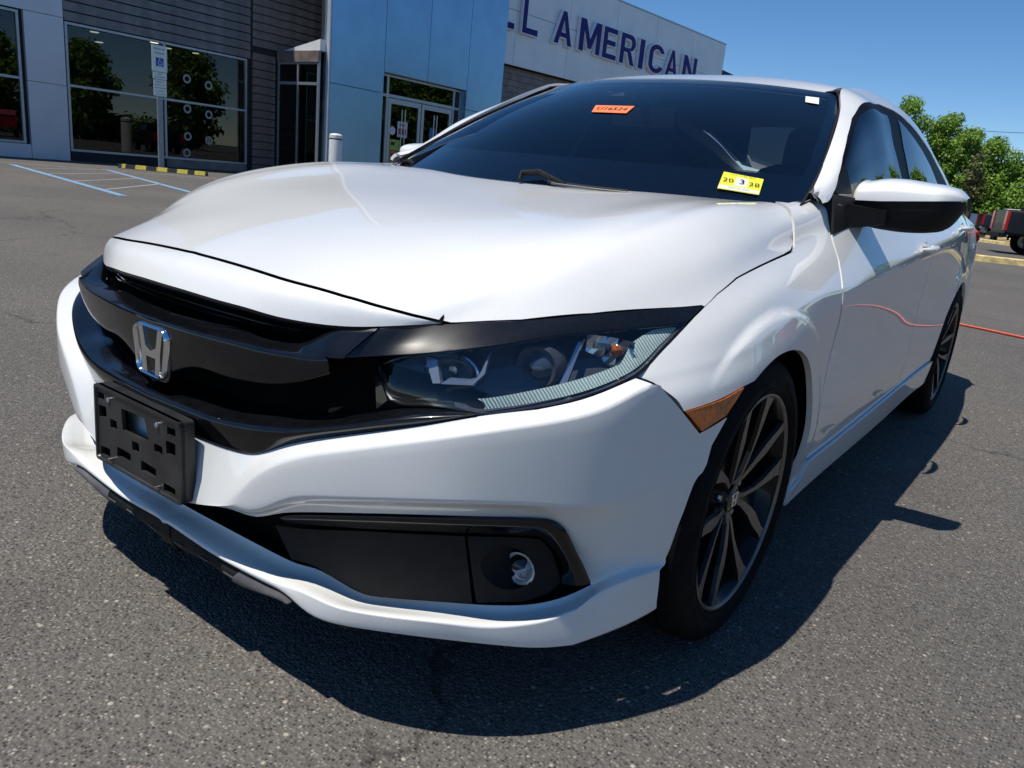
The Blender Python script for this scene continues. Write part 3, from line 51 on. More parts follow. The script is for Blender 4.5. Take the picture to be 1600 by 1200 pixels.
'hood_uv': np.array([[0,4.509],[1.3163,4.509],[1.9239,4.5589],[2.5562,4.608],[3.2233,4.6549],[3.9161,4.6983],[4.614,4.7375],[5.3025,4.773],[5.9837,4.8065],[6.6698,4.8398],[7.3678,4.8741],[8.0748,4.9099],[8.7843,4.9468],[9.4903,4.984],[10.1871,5.0203],[10.8724,5.0555],[11.5551,5.091],[12.2541,5.1311],[12.9889,5.1812],[13.7742,5.2479],[14.6155,5.3372],[15.5014,5.4529],[16.4037,5.5948],[17.296,5.7609],[18.1749,5.9489],[19.055,6.1568],[19.9489,6.3799],[20.857,6.6116],[21.7738,6.8454],[22.6929,7.0769],[23.606,7.3031],[24.5127,7.5233],[25.4364,7.741],[26.4264,7.9627],[27.538,8.1937],[28.81,8.4379],[30.257,8.7007],[31.8743,8.9908],[33.638,9.3157],[35.5017,9.6749],[37.4064,10.0591],[39.3039,10.4566],[41.1652,10.8576],[42.971,11.2554],[44.7136,11.649],[46.4091,12.0445],[48.0883,12.4519],[49.7708,12.8764],[51.4575,13.317],[53.1496,13.7704],[54.8573,14.2338],[56.5868,14.7044],[58.3377,15.1811],[60.1128,15.669],[61.9165,16.1747],[63.7378,16.6989],[65.5526,17.236],[67.3499,17.7831],[69.1418,18.3424],[70.9396,18.912],[71.8178,19.5934],[76.1733,23.7424],[81.3438,28.3059],[89.3264,38.6391],[95.1277,49.1567],[100.5964,59.3417],[101.621,59.9095],[99.3334,64.9142],[97.6671,74.292],[98.387,85.3372],[98.9864,94.1902],[99.5809,106.807],[99.3512,112.3516],[97.3654,115.6701],[91.9985,117.6232],[83.4364,120.2474],[78.9134,123.0343],[74.0968,124.8959],[69.9006,125.2269],[54,121.4],[28.1,116.3],[14,112.9],[0,111.3]]),
'fend_uv': np.array([[101.6041,60.5036],[99.7544,65.0769],[98.4173,74.4969],[99.297,85.033],[99.9251,93.7828],[100.6911,106.1922],[100.8501,112.7497],[98.5646,116.8184],[92.6186,119.3522],[84.0338,121.579],[78.0515,125.5438],[72.14,127.8834],[67.1131,129.02],[71.9816,131.4231],[70.9684,140.7389],[9.9818,326.1218],[1.7744,395.4437],[0,416],[1.8745,414.0558],[6.5948,390.0499],[20.1697,296.8686],[90.0114,145.4641],[100.293,141.2584],[106.7004,139.1043],[113.7329,137.3432],[120.3618,134.1443],[126.9823,130.716],[151.032,130.7198],[156.6692,132.1838],[174.9,132],[184.9,131.5],[195.9,134.6],[201.5,131.5],[204,124],[205.5,122.9],[202.5,123.3],[199.6,123.5],[196.7,123.6],[194,123.5],[191.2,123.3],[188.5,122.9],[185.8,122.4],[183.3,121.8],[181,121],[179.1,120],[177.2,119],[175.4,117.8],[173.8,116.5],[172.2,115],[170.6,113.5],[169,111.8],[167.4,110.1],[165.6,108.2],[163.9,106.2],[162.2,104.2],[160.6,102.1],[159.1,99.9],[157.8,97.7],[156.6,95.4],[155.5,93.1],[154.6,90.7],[153.7,88.3],[152.9,86],[152.3,83.6],[151.9,81.2],[151.7,78.8],[151.9,76.4],[152.4,74.1],[153.2,71.8],[154.2,69.6],[155.2,67.4],[155.2033,63.3333],[156.21,57.1084],[156.6759,53.8611],[157.285,46.2999],[147.9938,43.2924],[140.3808,41.435],[138.5795,40.9279],[128.3548,39.0328],[122.9853,42.0646],[114.6439,46.6126],[109.759,50.2954],[105.9469,54.1878],[104.0787,56.3719],[101.8509,60.0142]]),
'fdoor_uv': np.array([[101.5105,141.8201],[106.9318,140.0376],[113.9281,138.3687],[120.5563,135.2305],[127.397,131.8231],[151.6835,132.1045],[156.9454,133.6067],[174.9,132.4],[184.9,131.9],[195.5,134.9],[197.2,136.7],[197.2,169.6],[196.6,211.9],[195.9,256.5],[177.9,257],[153.5,258],[94.5,258.5752],[89.25,258.7872],[89.25,222.5442],[89.25,180.1549],[89.25,150.4823],[6.5722,393.8533]]),
'rdoor_uv': np.array([[89.25,259.423],[94.5,259.2111],[153.6,258.7],[177.9,257.6],[195.9,257.1],[195.6,296.7],[196.8,331.7],[195.3,332.4],[193.2,332.8],[191.1,333.3],[189.1,334],[187.2,334.8],[185.4,335.7],[183.6,336.8],[181.9,338],[180.3,339.3],[178.8,340.7],[177.4,342.2],[176.1,343.9],[174.8,345.6],[173.7,347.5],[172.6,349.4],[171.7,351.5],[163.6,355],[153,360.3],[94.5,366.6681],[89.25,368.7876],[89.25,339.115],[89.25,296.7257]]),
'quart_uv': np.array([[89.25,369.4235],[94.5,367.304],[153,360.9],[163.6,355.6],[170.8,353.6],[170.1,355.8],[169.5,358],[169.1,360.3],[168.7,362.6],[168.5,365],[168.3,367.3],[168.3,369.7],[168.4,372.1],[168.6,374.5],[168.9,376.9],[169.3,379.2],[169.8,381.5],[170.4,383.8],[171.1,386.1],[171.9,388.2],[172.8,390.3],[173.7,392.4],[174.8,394.3],[175.9,396.2],[177.1,398],[178.5,399.6],[179.9,401.2],[181.4,402.6],[183.1,404],[185,405.2],[186.9,406.3],[188.9,407.2],[191,408],[193.2,408.7],[195.5,409.2],[198.3,409.5],[201.3,409.8],[204.4,409.8],[207.5,409.7],[209.125,415.4159],[210,445.0885],[210,478.9],[168,478.9],[119,478.9],[89.25,478.9],[59.5,478.9],[59.5,450.3872],[63,434.4912],[71.75,413.2965],[82.25,397.4004]]),
'sill_uv': np.array([[205,124.5],[202.8,131.9],[198.2,135.9],[198,169.6],[197.3,211.9],[196.6,256.5],[196.3,296.7],[197.7,332.2],[200.1,332.1],[202.7,332.2],[205.3,332.4],[207.9,332.8],[210,333.3],[210,328.5177],[210,243.7389],[210,169.5575],[210,122.9292]]),
'marker': np.array([[0.8576,-0.3616,0.5929],[0.8763,-0.2917,0.6006],[0.885,-0.2591,0.606],[0.8968,-0.2032,0.6203],[0.8932,-0.2309,0.5938],[0.8899,-0.2511,0.5746],[0.8814,-0.288,0.5625],[0.8751,-0.3181,0.5537]]),
'dlo_uv': np.array([[17.268,5.0084],[26.4987,10.0282],[30.6056,15.1066],[33.5406,22.2893],[35.0532,30.7352],[33.9109,38.0372],[32.3127,44.6875],[33.256,57.8857],[31.2672,67.6307],[27.8654,78.1549],[24.9512,97.9386],[22.7235,117.3368],[18.8353,133.4635],[15.1476,138.7034]]),
'pane1_uv': np.array([[15.1221,6.9661],[27.9788,15.1],[32.1077,27.0332],[32.4301,34.2647],[30.5235,40.0798],[29.3484,47.8507],[29.3538,56.5107],[23.4561,55.0867],[14.8423,57.6443],[10.5643,59.2521]]),
'pane2_uv': np.array([[28.2228,66.3891],[24.9687,76.2898],[21.0788,92.5305],[16.3576,103.5066],[11.2317,111.5141]]),
'pane2l_uv': np.array([[28.2228,66.3891],[20.3395,66.6244],[10.5025,67.7089]]),
'bumper_uv': np.array([[0,0],[0,4],[0,8],[0,12],[0,16],[0,20],[0,24],[0,28],[0,32],[0,36],[0,40],[0,44],[0,48],[0,52],[0,56],[0,60],[0,64],[0.155,68.1397],[4.8451,69.3045],[6.1432,69.5577],[7.4961,71.5405],[8.6537,74.2366],[9.8786,77.0628],[9.7634,79.2598],[9.6189,81.7752],[9.6505,82.0363],[10.7899,79.3863],[14.7711,76.6124],[20.1775,73.8315],[25.5858,70.7756],[33.0054,71.4838],[35.2841,71.315],[36.991,71.4984],[41,70.4984],[41,0],[26,0],[26,59],[18,59],[18,0]]),
'st_orange': np.array([[-0.0011,0.5981,1.168],[-0.0229,0.6531,1.1942],[0.1126,0.6627,1.1964],[0.1187,0.6057,1.1692]]),
'st_yellow': np.array([[0.5385,0.3906,0.9724],[0.5212,0.4591,1.0171],[0.6177,0.4988,1.0072],[0.6359,0.4329,0.9659]]),
'st_chip': np.array([[0.5268,1.0018,1.2621],[0.5085,1.0513,1.2853],[0.5436,1.0769,1.2846],[0.5628,1.0235,1.2591]]),
'st_sensor': np.array([[-0.0558,0.7647,1.2414],[-0.0159,0.8108,1.2594],[0.0122,0.7611,1.2403]]),
'emb': np.array([[-0.0529,-0.851,0.6161],[-0.0265,-0.851,0.6273],[0.0362,-0.851,0.6239],[0.0641,-0.851,0.6177],[0.061,-0.851,0.5423],[0.0429,-0.851,0.5319],[-0.023,-0.851,0.5325],[-0.0526,-0.851,0.5485]]),
'pholes': np.array([[[-0.052,-0.884,0.4568],[0.0332,-0.884,0.4606],[0.0478,-0.884,0.4157],[-0.0491,-0.884,0.4126]],[[-0.0737,-0.884,0.3725],[-0.0216,-0.884,0.3724],[-0.0229,-0.884,0.3534],[-0.0753,-0.884,0.3516]],[[0.0164,-0.884,0.3723],[0.0698,-0.884,0.3701],[0.0688,-0.884,0.3509],[0.015,-0.884,0.3504]],[[0.0954,-0.884,0.3522],[0.1352,-0.884,0.3519],[0.1347,-0.884,0.3367],[0.0946,-0.884,0.3353]],[[-0.1408,-0.884,0.3554],[-0.1023,-0.884,0.358],[-0.1041,-0.884,0.3368],[-0.1403,-0.884,0.3361]],[[-0.0159,-0.884,0.4019],[0.0097,-0.884,0.403],[0.012,-0.884,0.3827],[-0.0147,-0.884,0.3816]],[[-0.0976,-0.884,0.4247],[-0.0721,-0.884,0.4246],[-0.0699,-0.884,0.4052],[-0.0971,-0.884,0.4047]],[[0.0651,-0.884,0.4208],[0.0938,-0.884,0.4212],[0.0953,-0.884,0.4028],[0.0657,-0.884,0.4041]],[[0.1063,-0.884,0.4383],[0.1385,-0.884,0.4399],[0.1375,-0.884,0.4132],[0.1075,-0.884,0.4119]],[[0.1112,-0.884,0.4662],[0.1396,-0.884,0.4677],[0.139,-0.884,0.4519],[0.1115,-0.884,0.4505]],[[-0.1436,-0.884,0.4686],[-0.1173,-0.884,0.4695],[-0.1186,-0.884,0.4549],[-0.145,-0.884,0.4538]],[[-0.1422,-0.884,0.4416],[-0.1113,-0.884,0.4439],[-0.1106,-0.884,0.4212],[-0.1419,-0.884,0.4155]]]),
'plate': np.array([[-0.151,-0.884,0.4848],[0.1571,-0.884,0.4848],[0.1596,-0.884,0.3276],[-0.1546,-0.884,0.3251]]),
'pscrew': np.array([[-0.0977,-0.884,0.4617],[0.0801,-0.884,0.4601],[-0.0926,-0.884,0.3419],[0.0818,-0.884,0.3402]]),
'hl_bowl': np.array([0.5518,-0.6319,0.6344]),
'hl_proj': np.array([0.651,-0.5278,0.649]),
'hl_amb': np.array([0.7368,-0.4135,0.6835]),
'hl_fac': np.array([0.7253,-0.4716,0.6648]),
'hl_fin1': np.array([[0.5214,-0.6654,0.6585],[0.5417,-0.6576,0.6555],[0.5626,-0.6692,0.6219],[0.552,-0.6759,0.6204]]),
'hl_fin2': np.array([[0.6047,-0.6385,0.624],[0.6059,-0.6198,0.6453],[0.6018,-0.5953,0.6737],[0.612,-0.6185,0.6411]]),
'hl_fin3': np.array([[0.5604,-0.6666,0.6199],[0.6023,-0.6355,0.6229],[0.608,-0.621,0.6351],[0.5928,-0.6381,0.6297],[0.5675,-0.6567,0.6287]]),
'hl_strip': np.array([[0.6917,-0.4667,0.6984],[0.6968,-0.4604,0.6988],[0.7166,-0.5302,0.6382],[0.708,-0.5396,0.6354]]),
'mir_top': np.array([[0.7799,0.78,0.9982],[0.7845,0.78,1.0179],[0.8155,0.78,1.0405],[0.8535,0.78,1.0503],[0.8922,0.78,1.052],[0.9519,0.78,1.0475],[1.0071,0.78,1.0417],[1.0364,0.78,1.032],[1.0543,0.78,1.0153]]),
'mir_split': np.array([[0.784,0.78,0.9809],[0.8606,0.78,0.9849],[0.9246,0.78,0.9912],[0.9863,0.78,0.9972],[1.0561,0.78,1.0057]]),
'mir_bot': np.array([[0.7925,0.78,0.9285],[0.8244,0.78,0.9161],[0.873,0.78,0.9103],[0.9419,0.78,0.9108],[0.9882,0.78,0.9173],[1.0116,0.78,0.9243],[1.0319,0.78,0.9435],[1.0571,0.78,0.9993]]),
'wip1': np.array([[0.0363,0.1988,0.9421],[0.0252,0.2226,0.9608],[0.0746,0.2365,0.9671],[0.1778,0.2155,0.9429]]),
'wip1b': np.array([[0.121,0.2171,0.9483],[0.2496,0.2275,0.9455],[0.3537,0.2501,0.945]]),
'wip2': np.array([[-0.6352,0.4,0.9424],[-0.615,0.4,0.9633],[-0.5905,0.4,0.9671],[-0.543,0.4,0.947]]),
'fog': np.array([0.6943,-0.6132,0.3191]),
'foglamp': np.array([0.6963,-0.57,0.3083]),
'fin_out': np.array([[0.3444,-0.8149,0.3509],[0.3617,-0.8117,0.3598],[0.5091,-0.7721,0.3995],[0.6353,-0.7093,0.4209],[0.7356,-0.6108,0.4214],[0.7525,-0.5881,0.4162],[0.7637,-0.5717,0.4028],[0.7811,-0.5442,0.3514],[0.7977,-0.5143,0.293]]),
'fin_mid': np.array([[0.3501,-0.8138,0.349],[0.3669,-0.8106,0.3541],[0.5095,-0.7719,0.3905],[0.6359,-0.7089,0.4114],[0.7331,-0.6143,0.4107],[0.7466,-0.5964,0.4069],[0.7552,-0.5845,0.3969],[0.7738,-0.5564,0.3494],[0.7894,-0.53,0.2921]]),
'fin_in': np.array([[0.3312,-0.794,0.3307],[0.354,-0.7896,0.3341],[0.4906,-0.7532,0.3632],[0.6208,-0.689,0.3837],[0.7088,-0.6031,0.3821],[0.7273,-0.5784,0.3783],[0.7352,-0.5671,0.3691],[0.7529,-0.5395,0.3248],[0.7555,-0.5352,0.2846]]),
'fin_arm': np.array([[0.7641,-0.55,0.2943],[0.756,-0.5628,0.28],[0.7355,-0.5927,0.27],[0.7257,-0.6058,0.2626],[0.7682,-0.5432,0.2697],[0.7909,-0.5012,0.2848]]),
'fogplate': np.array([[0.6431,-0.6657,0.3773],[0.7061,-0.5984,0.3759],[0.7268,-0.5705,0.3706],[0.7395,-0.5516,0.3459],[0.7529,-0.5296,0.2863],[0.7433,-0.5456,0.2673],[0.7173,-0.5836,0.2531],[0.6619,-0.6487,0.2537]]),
'mesh_in': np.array([[0.294,-0.7852,0.3078],[0.3543,-0.7757,0.3196],[0.4824,-0.7451,0.3526],[0.5603,-0.7157,0.3675],[0.6399,-0.6684,0.3769]]),
'mesh_out': np.array([[0.3382,-0.7825,0.255],[0.3881,-0.7728,0.2589],[0.4951,-0.7433,0.2372],[0.568,-0.7131,0.2467],[0.6573,-0.6532,0.2523]]),
'splt_top': np.array([[0,-0.832,0.2128],[-0.0185,-0.8316,0.2162],[0.1726,-0.8261,0.2068],[0.3258,-0.8203,0.2099],[0.3609,-0.8219,0.215],[0.3973,-0.8265,0.2141]]),
'splt_bot': np.array([[0,-0.82,0.1665],[-0.0335,-0.8192,0.1609],[0.138,-0.8228,0.1807],[0.2342,-0.8239,0.1792],[0.3231,-0.8249,0.1958],[0.3662,-0.8229,0.2038],[0.3872,-0.8226,0.2066]]),
'sail': np.array([[0.7808,0.5802,0.9938],[0.755,0.7177,1.0776],[0.7895,0.7125,0.9982]]),
'mbase': np.array([[0.7813,0.563,0.99],[0.7938,0.7318,0.9873],[0.8088,0.7429,0.9176],[0.8058,0.5409,0.8893]]),
'cab_strip': np.array([[-0.435,1.32,1.2287],[-0.4989,1.32,1.1173],[-0.5757,1.32,0.9787]]),
'pil0': np.array([[36.3794,0.7327],[21,0],[3,0]]),
'handle1': np.array([[0.8829,1.2873,0.8343],[0.8843,1.602,0.8509]]),
'handle2': np.array([[0.8547,2.2873,0.9141],[0.8184,2.8672,0.9367]]),
'bollard': np.array([-19,15.6387,1.6478]),
}

def herm(t, P, tn, own=False):
    """cubic Hermite through P (K,...) at knots t, sampled at tn (three-point tangents)"""
    t = np.asarray(t, float); P = np.asarray(P, float); tn = np.clip(np.asarray(tn, float), t[0], t[-1])
    K = len(t); sh = (-1,) + (1,) * (P.ndim - 1)
    if K == 2:
        a = ((tn - t[0]) / (t[1] - t[0])).reshape(sh); return P[0] * (1 - a) + P[1] * a
    h = np.diff(t); d = np.diff(P, axis=0) / h.reshape(sh)
    m = np.empty_like(P)
    w0 = h[1:].reshape(sh); w1 = h[:-1].reshape(sh)
    if own: w0, w1 = w1, w0                                     # long spans keep their own slope, short ones take the bend
    m[1:-1] = (d[:-1] * w0 + d[1:] * w1) / (w0 + w1)
    m[0] = 1.5 * d[0] - .5 * m[1]; m[-1] = 1.5 * d[-1] - .5 * m[-2]
    k = np.clip(np.searchsorted(t, tn, side='right') - 1, 0, K - 2)
    hh = h[k].reshape(sh); s = ((tn - t[k]) / h[k]).reshape(sh)
    return (P[k] * (2*s**3 - 3*s**2 + 1) + m[k] * hh * (s**3 - 2*s**2 + s)
            + P[k+1] * (-2*s**3 + 3*s**2) + m[k+1] * hh * (s**3 - s**2))
def chord(P, p=.5):
    d = np.linalg.norm(np.diff(P, axis=0), axis=-1) ** p
    return np.concatenate([[0], np.cumsum(np.maximum(d, 1e-6))])
def smooth_line(P, n, lin=False):
    """n points evenly spaced along the smooth curve through P"""
    P = np.asarray(P, float)
    if lin: Q = P
    else:
        t = chord(P); Q = herm(t, P, np.linspace(0, t[-1], max(200, n * 4)))
    s = chord(Q, 1.); u = np.linspace(0, s[-1], n)
    return np.stack([np.interp(u, s, Q[:, k]) for k in range(P.shape[1])], -1)
def loft(rows, nv, per=None):
    """rows (K, n, 3) -> smooth surface; nv samples between successive rows"""
    rows = np.asarray(rows, float); K = len(rows)
    nv = [nv] * (K - 1) if np.isscalar(nv) else nv
    d = np.linalg.norm(np.diff(rows, axis=0), axis=-1)          # (K-1, n)
    t = np.concatenate([np.zeros((1, rows.shape[1])), np.cumsum(np.maximum(d, 1e-5) ** .5, axis=0)])
    out = []
    for j in range(rows.shape[1]):
        tn = np.concatenate([np.linspace(t[k, j], t[k+1, j], nv[k], endpoint=False) for k in range(K-1)] + [[t[-1, j]]])
        out.append(herm(t[:, j], rows[:, j], tn, True))
    return np.stack(out, 1)
def soften(rows, r):
    """each inner row i with radius r[i] > 0 becomes two rows so that the fold has that radius"""
    out = [rows[0]]
    for i in range(1, len(rows) - 1):
        if r[i]:
            for q in (rows[i-1], rows[i+1]):
                d = q - rows[i]; L = np.linalg.norm(d, axis=-1, keepdims=True)
                out.append(rows[i] + d * np.minimum(r[i] / np.maximum(L, 1e-6), .35))
        else: out.append(rows[i])
    out.append(rows[-1]); return out
REF = np.array([(0,-.868),(.15,-.862),(.3,-.845),(.45,-.813),(.58,-.765),(.68,-.70),(.76,-.61),(.82,-.51),(.862,-.40),(.885,-.28),(.897,-.1),(.9,.1),(.9,.6),(.895,1.2),(.89,2),(.895,2.6),(.89,3.0),(.85,3.4),(.76,3.65),(.5,3.74),(0,3.77)])
REFD = smooth_line(REF, 900)
def ref_off(dl):
    T = np.gradient(REFD, axis=0); N = np.stack([-T[:,1], T[:,0]], -1); N /= np.linalg.norm(N, axis=1, keepdims=True)
    return REFD + N * dl      # N points inwards for this winding
# body sections: y -> (x, z) from the centre line over the shoulder down to the sill
BODY = {
-.80:[(0,.748),(.25,.735),(.36,.715),(.41,.695),(.43,.68),(.445,.66),(.455,.64),(.465,.61),(.475,.57),(.48,.53),(.485,.48),(.485,.42),(.485,.3),(.48,.2)],
-.60:[(0,.803),(.25,.797),(0.42,0.78),(0.505,0.753),(0.543,0.72),(0.58,0.694),(.62,.67),(.67,.645),(.71,.61),(.74,.57),(.76,.5),(.767,.42),(.76,.3),(.745,.2)],
-.40:[(0,.845),(.25,.846),(.45,.846),(.58,.843),(.645,.820),(.695,.775),(.735,.725),(.775,.69),(.81,.655),(.84,.61),(.858,.53),(.862,.42),(.855,.3),(.845,.2)],
-.23:[(0,.876),(.25,.877),(.45,.881),(.60,.889),(.69,.880),(.757,.838),(.81,.775),(.85,.725),(.875,.675),(.89,.62),(.893,.53),(.89,.42),(.88,.3),(.87,.2)],
-.10:[(0,.893),(.25,.894),(.45,.900),(.60,.912),(.70,.906),(.770,.862),(.812,.808),(.855,.765),(.882,.71),(.896,.65),(.90,.56),(.897,.42),(.885,.3),(.87,.2)],
.10:[(0,.921),(.25,.922),(.45,.928),(.6,.941),(.70,.937),(0.766,0.888),(0.8,0.838),(.85,.795),(.885,.74),(.898,.67),(.90,.56),(.897,.42),(.885,.3),(.87,.2)],
.30:[(0,.948),(.25,.949),(.45,.952),(0.6,0.949),(0.69,0.947),(0.757,0.914),(0.786,0.861),(.837,.815),(.882,.765),(0.889,0.69),(0.8875,0.58),(0.889,0.42),(.875,.3),(.865,.2)],
.45:[(0,.96),(.25,.96),(0.45,0.952),(0.6,0.953),(0.7,0.956),(0.758,0.943),(0.791,0.887),(.835,.835),(.887,.757),(0.8892,0.7123),(0.8835,0.5693),(0.8860,0.4262),(0.8730,0.3100),(.862,.2)],
.60:[(0,.97),(.3,.97),(.5,.975),(0.65,0.972),(0.735,0.98),(0.776,0.962),(0.8,0.915),(0.844,0.846),(.888,.772),(0.8902,0.7258),(0.8845,0.5780),(0.8870,0.4301),(0.8740,0.3100),(.86,.2)],
.90:[(0,.96),(.3,.96),(.5,.96),(.65,.96),(.75,.955),(.80,.945),(0.811,0.925),(0.848,0.864),(.888,.798),(0.8902,0.7492),(0.8845,0.5930),(0.8870,0.4369),(0.8740,0.3100),(.86,.2)],
1.5:[(0,.97),(.3,.97),(.5,.97),(.65,.97),(.75,.965),(.80,.955),(0.812,0.935),(0.849,0.891),(.887,.843),(0.8892,0.7897),(0.8835,0.6191),(0.8860,0.4486),(0.8730,0.3100),(.86,.2)],
2.0:[(0,.985),(.3,.985),(.5,.985),(.65,.985),(.75,.98),(.80,.97),(0.812,0.95),(0.847,0.913),(.884,.874),(0.8862,0.8176),(0.8805,0.6371),(0.8830,0.4566),(0.8700,0.3100),(.86,.21)],
2.5:[(0,1.005),(.3,1.005),(.5,1.005),(.65,1.005),(.74,1.0),(.785,.99),(.805,.97),(.835,.935),(.866,.905),(0.8735,0.845),(0.882,0.66),(0.89,0.5),(.885,.35),(.87,.22)],
2.9:[(0,1.03),(.3,1.03),(.5,1.03),(.65,1.03),(.72,1.025),(.755,1.01),(.775,.99),(.805,.95),(.832,.918),(.850,.84),(.872,.68),(.885,.5),(.88,.35),(.87,.25)],
3.3:[(0,1.07),(.3,1.07),(.45,1.065),(.56,1.06),(.66,1.05),(.70,1.03),(.72,1.01),(.755,.97),(.785,.93),(.805,.85),(.83,.68),(.84,.52),(.83,.38),(.81,.27)],
3.6:[(0,1.075),(.2,1.075),(.35,1.07),(.46,1.065),(.56,1.05),(.62,1.03),(.65,1.01),(.70,.97),(.755,.93),(.79,.84),(.80,.68),(.80,.52),(.79,.38),(.77,.28)],
3.72:[(0,1.07),(.15,1.07),(.3,1.065),(.4,1.06),(.48,1.04),(.53,1.02),(.55,.99),(.58,.95),(.60,.90),(.61,.82),(.62,.68),(.62,.52),(.61,.38),(.6,.28)],
}
GLASS = {   # greenhouse side: belt to roof rail
.50:[(.79,.965),(.785,.975),(.775,.985),(.76,.99),(.738,.968)],
.60:[(.797,.96),(.787,.985),(.776,1.005),(.758,1.022),(.724,1.026)],
.80:[(.805,.95),(.79,1.01),(.77,1.07),(.737,1.132),(.687,1.142)],
1.0:[(.808,.95),(.787,1.03),(.76,1.115),(.712,1.212),(.637,1.245)],
1.17:[(.81,.95),(.786,1.045),(.75,1.155),(.69,1.272),(.580,1.327)],
1.3:[(.812,.952),(.785,1.05),(.745,1.16),(.69,1.275),(.57,1.348)],
1.7:[(.813,.965),(.781,1.07),(.738,1.188),(.680,1.308),(.562,1.385)],
2.1:[(.806,.98),(.770,1.083),(.726,1.19),(.664,1.297),(.552,1.377)],
2.5:[(.792,.993),(.758,1.075),(.717,1.156),(.658,1.244),(.550,1.330)],
2.9:[(.770,1.01),(.742,1.058),(.706,1.115),(.652,1.183),(.55,1.258)],
3.2:[(.732,1.025),(.708,1.048),(.677,1.082),(.635,1.122),(.55,1.175)],
3.5:[(.66,1.03),(.64,1.04),(.62,1.055),(.59,1.07),(.54,1.09)]}
def section_surface(T, ny, per):
    ys = sorted(T); P = np.array([[(x, y, z) for x, z in T[y]] for y in ys])     # (S, M, 3)
    yd = np.linspace(ys[0], ys[-1], ny)
    D = herm(ys, P, yd)                                        # (ny, M, 3)
    if P.shape[1] == 14:                                       # fair the lines along the car
        for _ in range(int(60*(ny/300)**2)):
            E = D.copy(); E[1:-1] = .25*D[:-2] + .5*D[1:-1] + .25*D[2:]; w = (np.clip((yd + .45)/.25, 0, 1)*.75 + .25)[:, None, None]
            D = D*(1 - w) + E*w
    rows = np.transpose(D, (1, 0, 2))                          # (M, ny, 3)
    if len(rows) == 14:                                        # a crisp character line along the doors
        r = [0]*14; r[8] = .010; r[3] = .028; rows = np.array(soften(list(rows), r))
    S = loft(rows, per)
    if len(rows) == 16:                                        # rolled flares round the arches
        for y0 in (0., 2.7):
            d = np.hypot(S[..., 1] - y0, S[..., 2] - .30); u = np.clip((.448 - d)/.014, 0, 1); u = u*u*(3 - 2*u)
            S[..., 0] += np.where((S[..., 0] > .75) & (S[..., 2] > .22) & (S[..., 2] < .80), .011*u*np.clip((S[..., 1] - y0 + .30)/.14, 0, 1)*np.clip((S[..., 2] - .22)/.12, 0, 1), 0)
    return S                                     # (nt, ny, 3)
def bumper_surface(rows):
    rows = list(rows); r = [0, .006, .005, 0, 0, .004, .004, 0]
    R = soften(rows, r)       # T, A-, A+, B-, B+, L, O, c-, c+, b-, b+, under
    return loft(R, [5, 2, 5, 2, 4, 8, 4, 2, 4, 2, 3])
BI = dict(L=18, O=26, end=41)
def wind_edge(n=30):
    P = np.array([(.735,.44,.94),(.725,.55,.995),(.705,.68,1.065),(.66,.87,1.165),(.60,1.10,1.275),(.565,1.17,1.312)])
    return smooth_line(P, n)
def wind_surface(n=30, m=25):
    E = wind_edge(n)
    s = np.linspace(0, 1, n)
    Cc = np.stack([np.zeros(n), .14 + .87*s, .885 + .443*s + .05*np.sin(np.pi*s)], -1)
    out = []
    for k in range(m):
        a = k / (m - 1); w = a**2.3
        P = Cc*(1-w) + E*w; P[:, 0] = E[:, 0]*a; out.append(P)
    return np.transpose(np.array(out), (1, 0, 2))     # (n, m, 3): base to top, centre to edge

def lens_surface(hb, ht):
    bul = np.sin(np.linspace(0, np.pi, 60))[:, None] ** .6; f = np.linspace(0, 1, 60)[:, None]
    outw = np.concatenate([.35 + .5*f, -.9 + .5*f, 0*f], 1)
    return loft([hb, hb*.62 + ht*.38 + outw*.014*bul*(1 - .8*f), hb*.2 + ht*.8 + outw*.009*bul*(1 - .8*f), ht], 8), outw, bul

NY, PER = 480, 14
FI, FJ = PER/8, (NY-1)/299

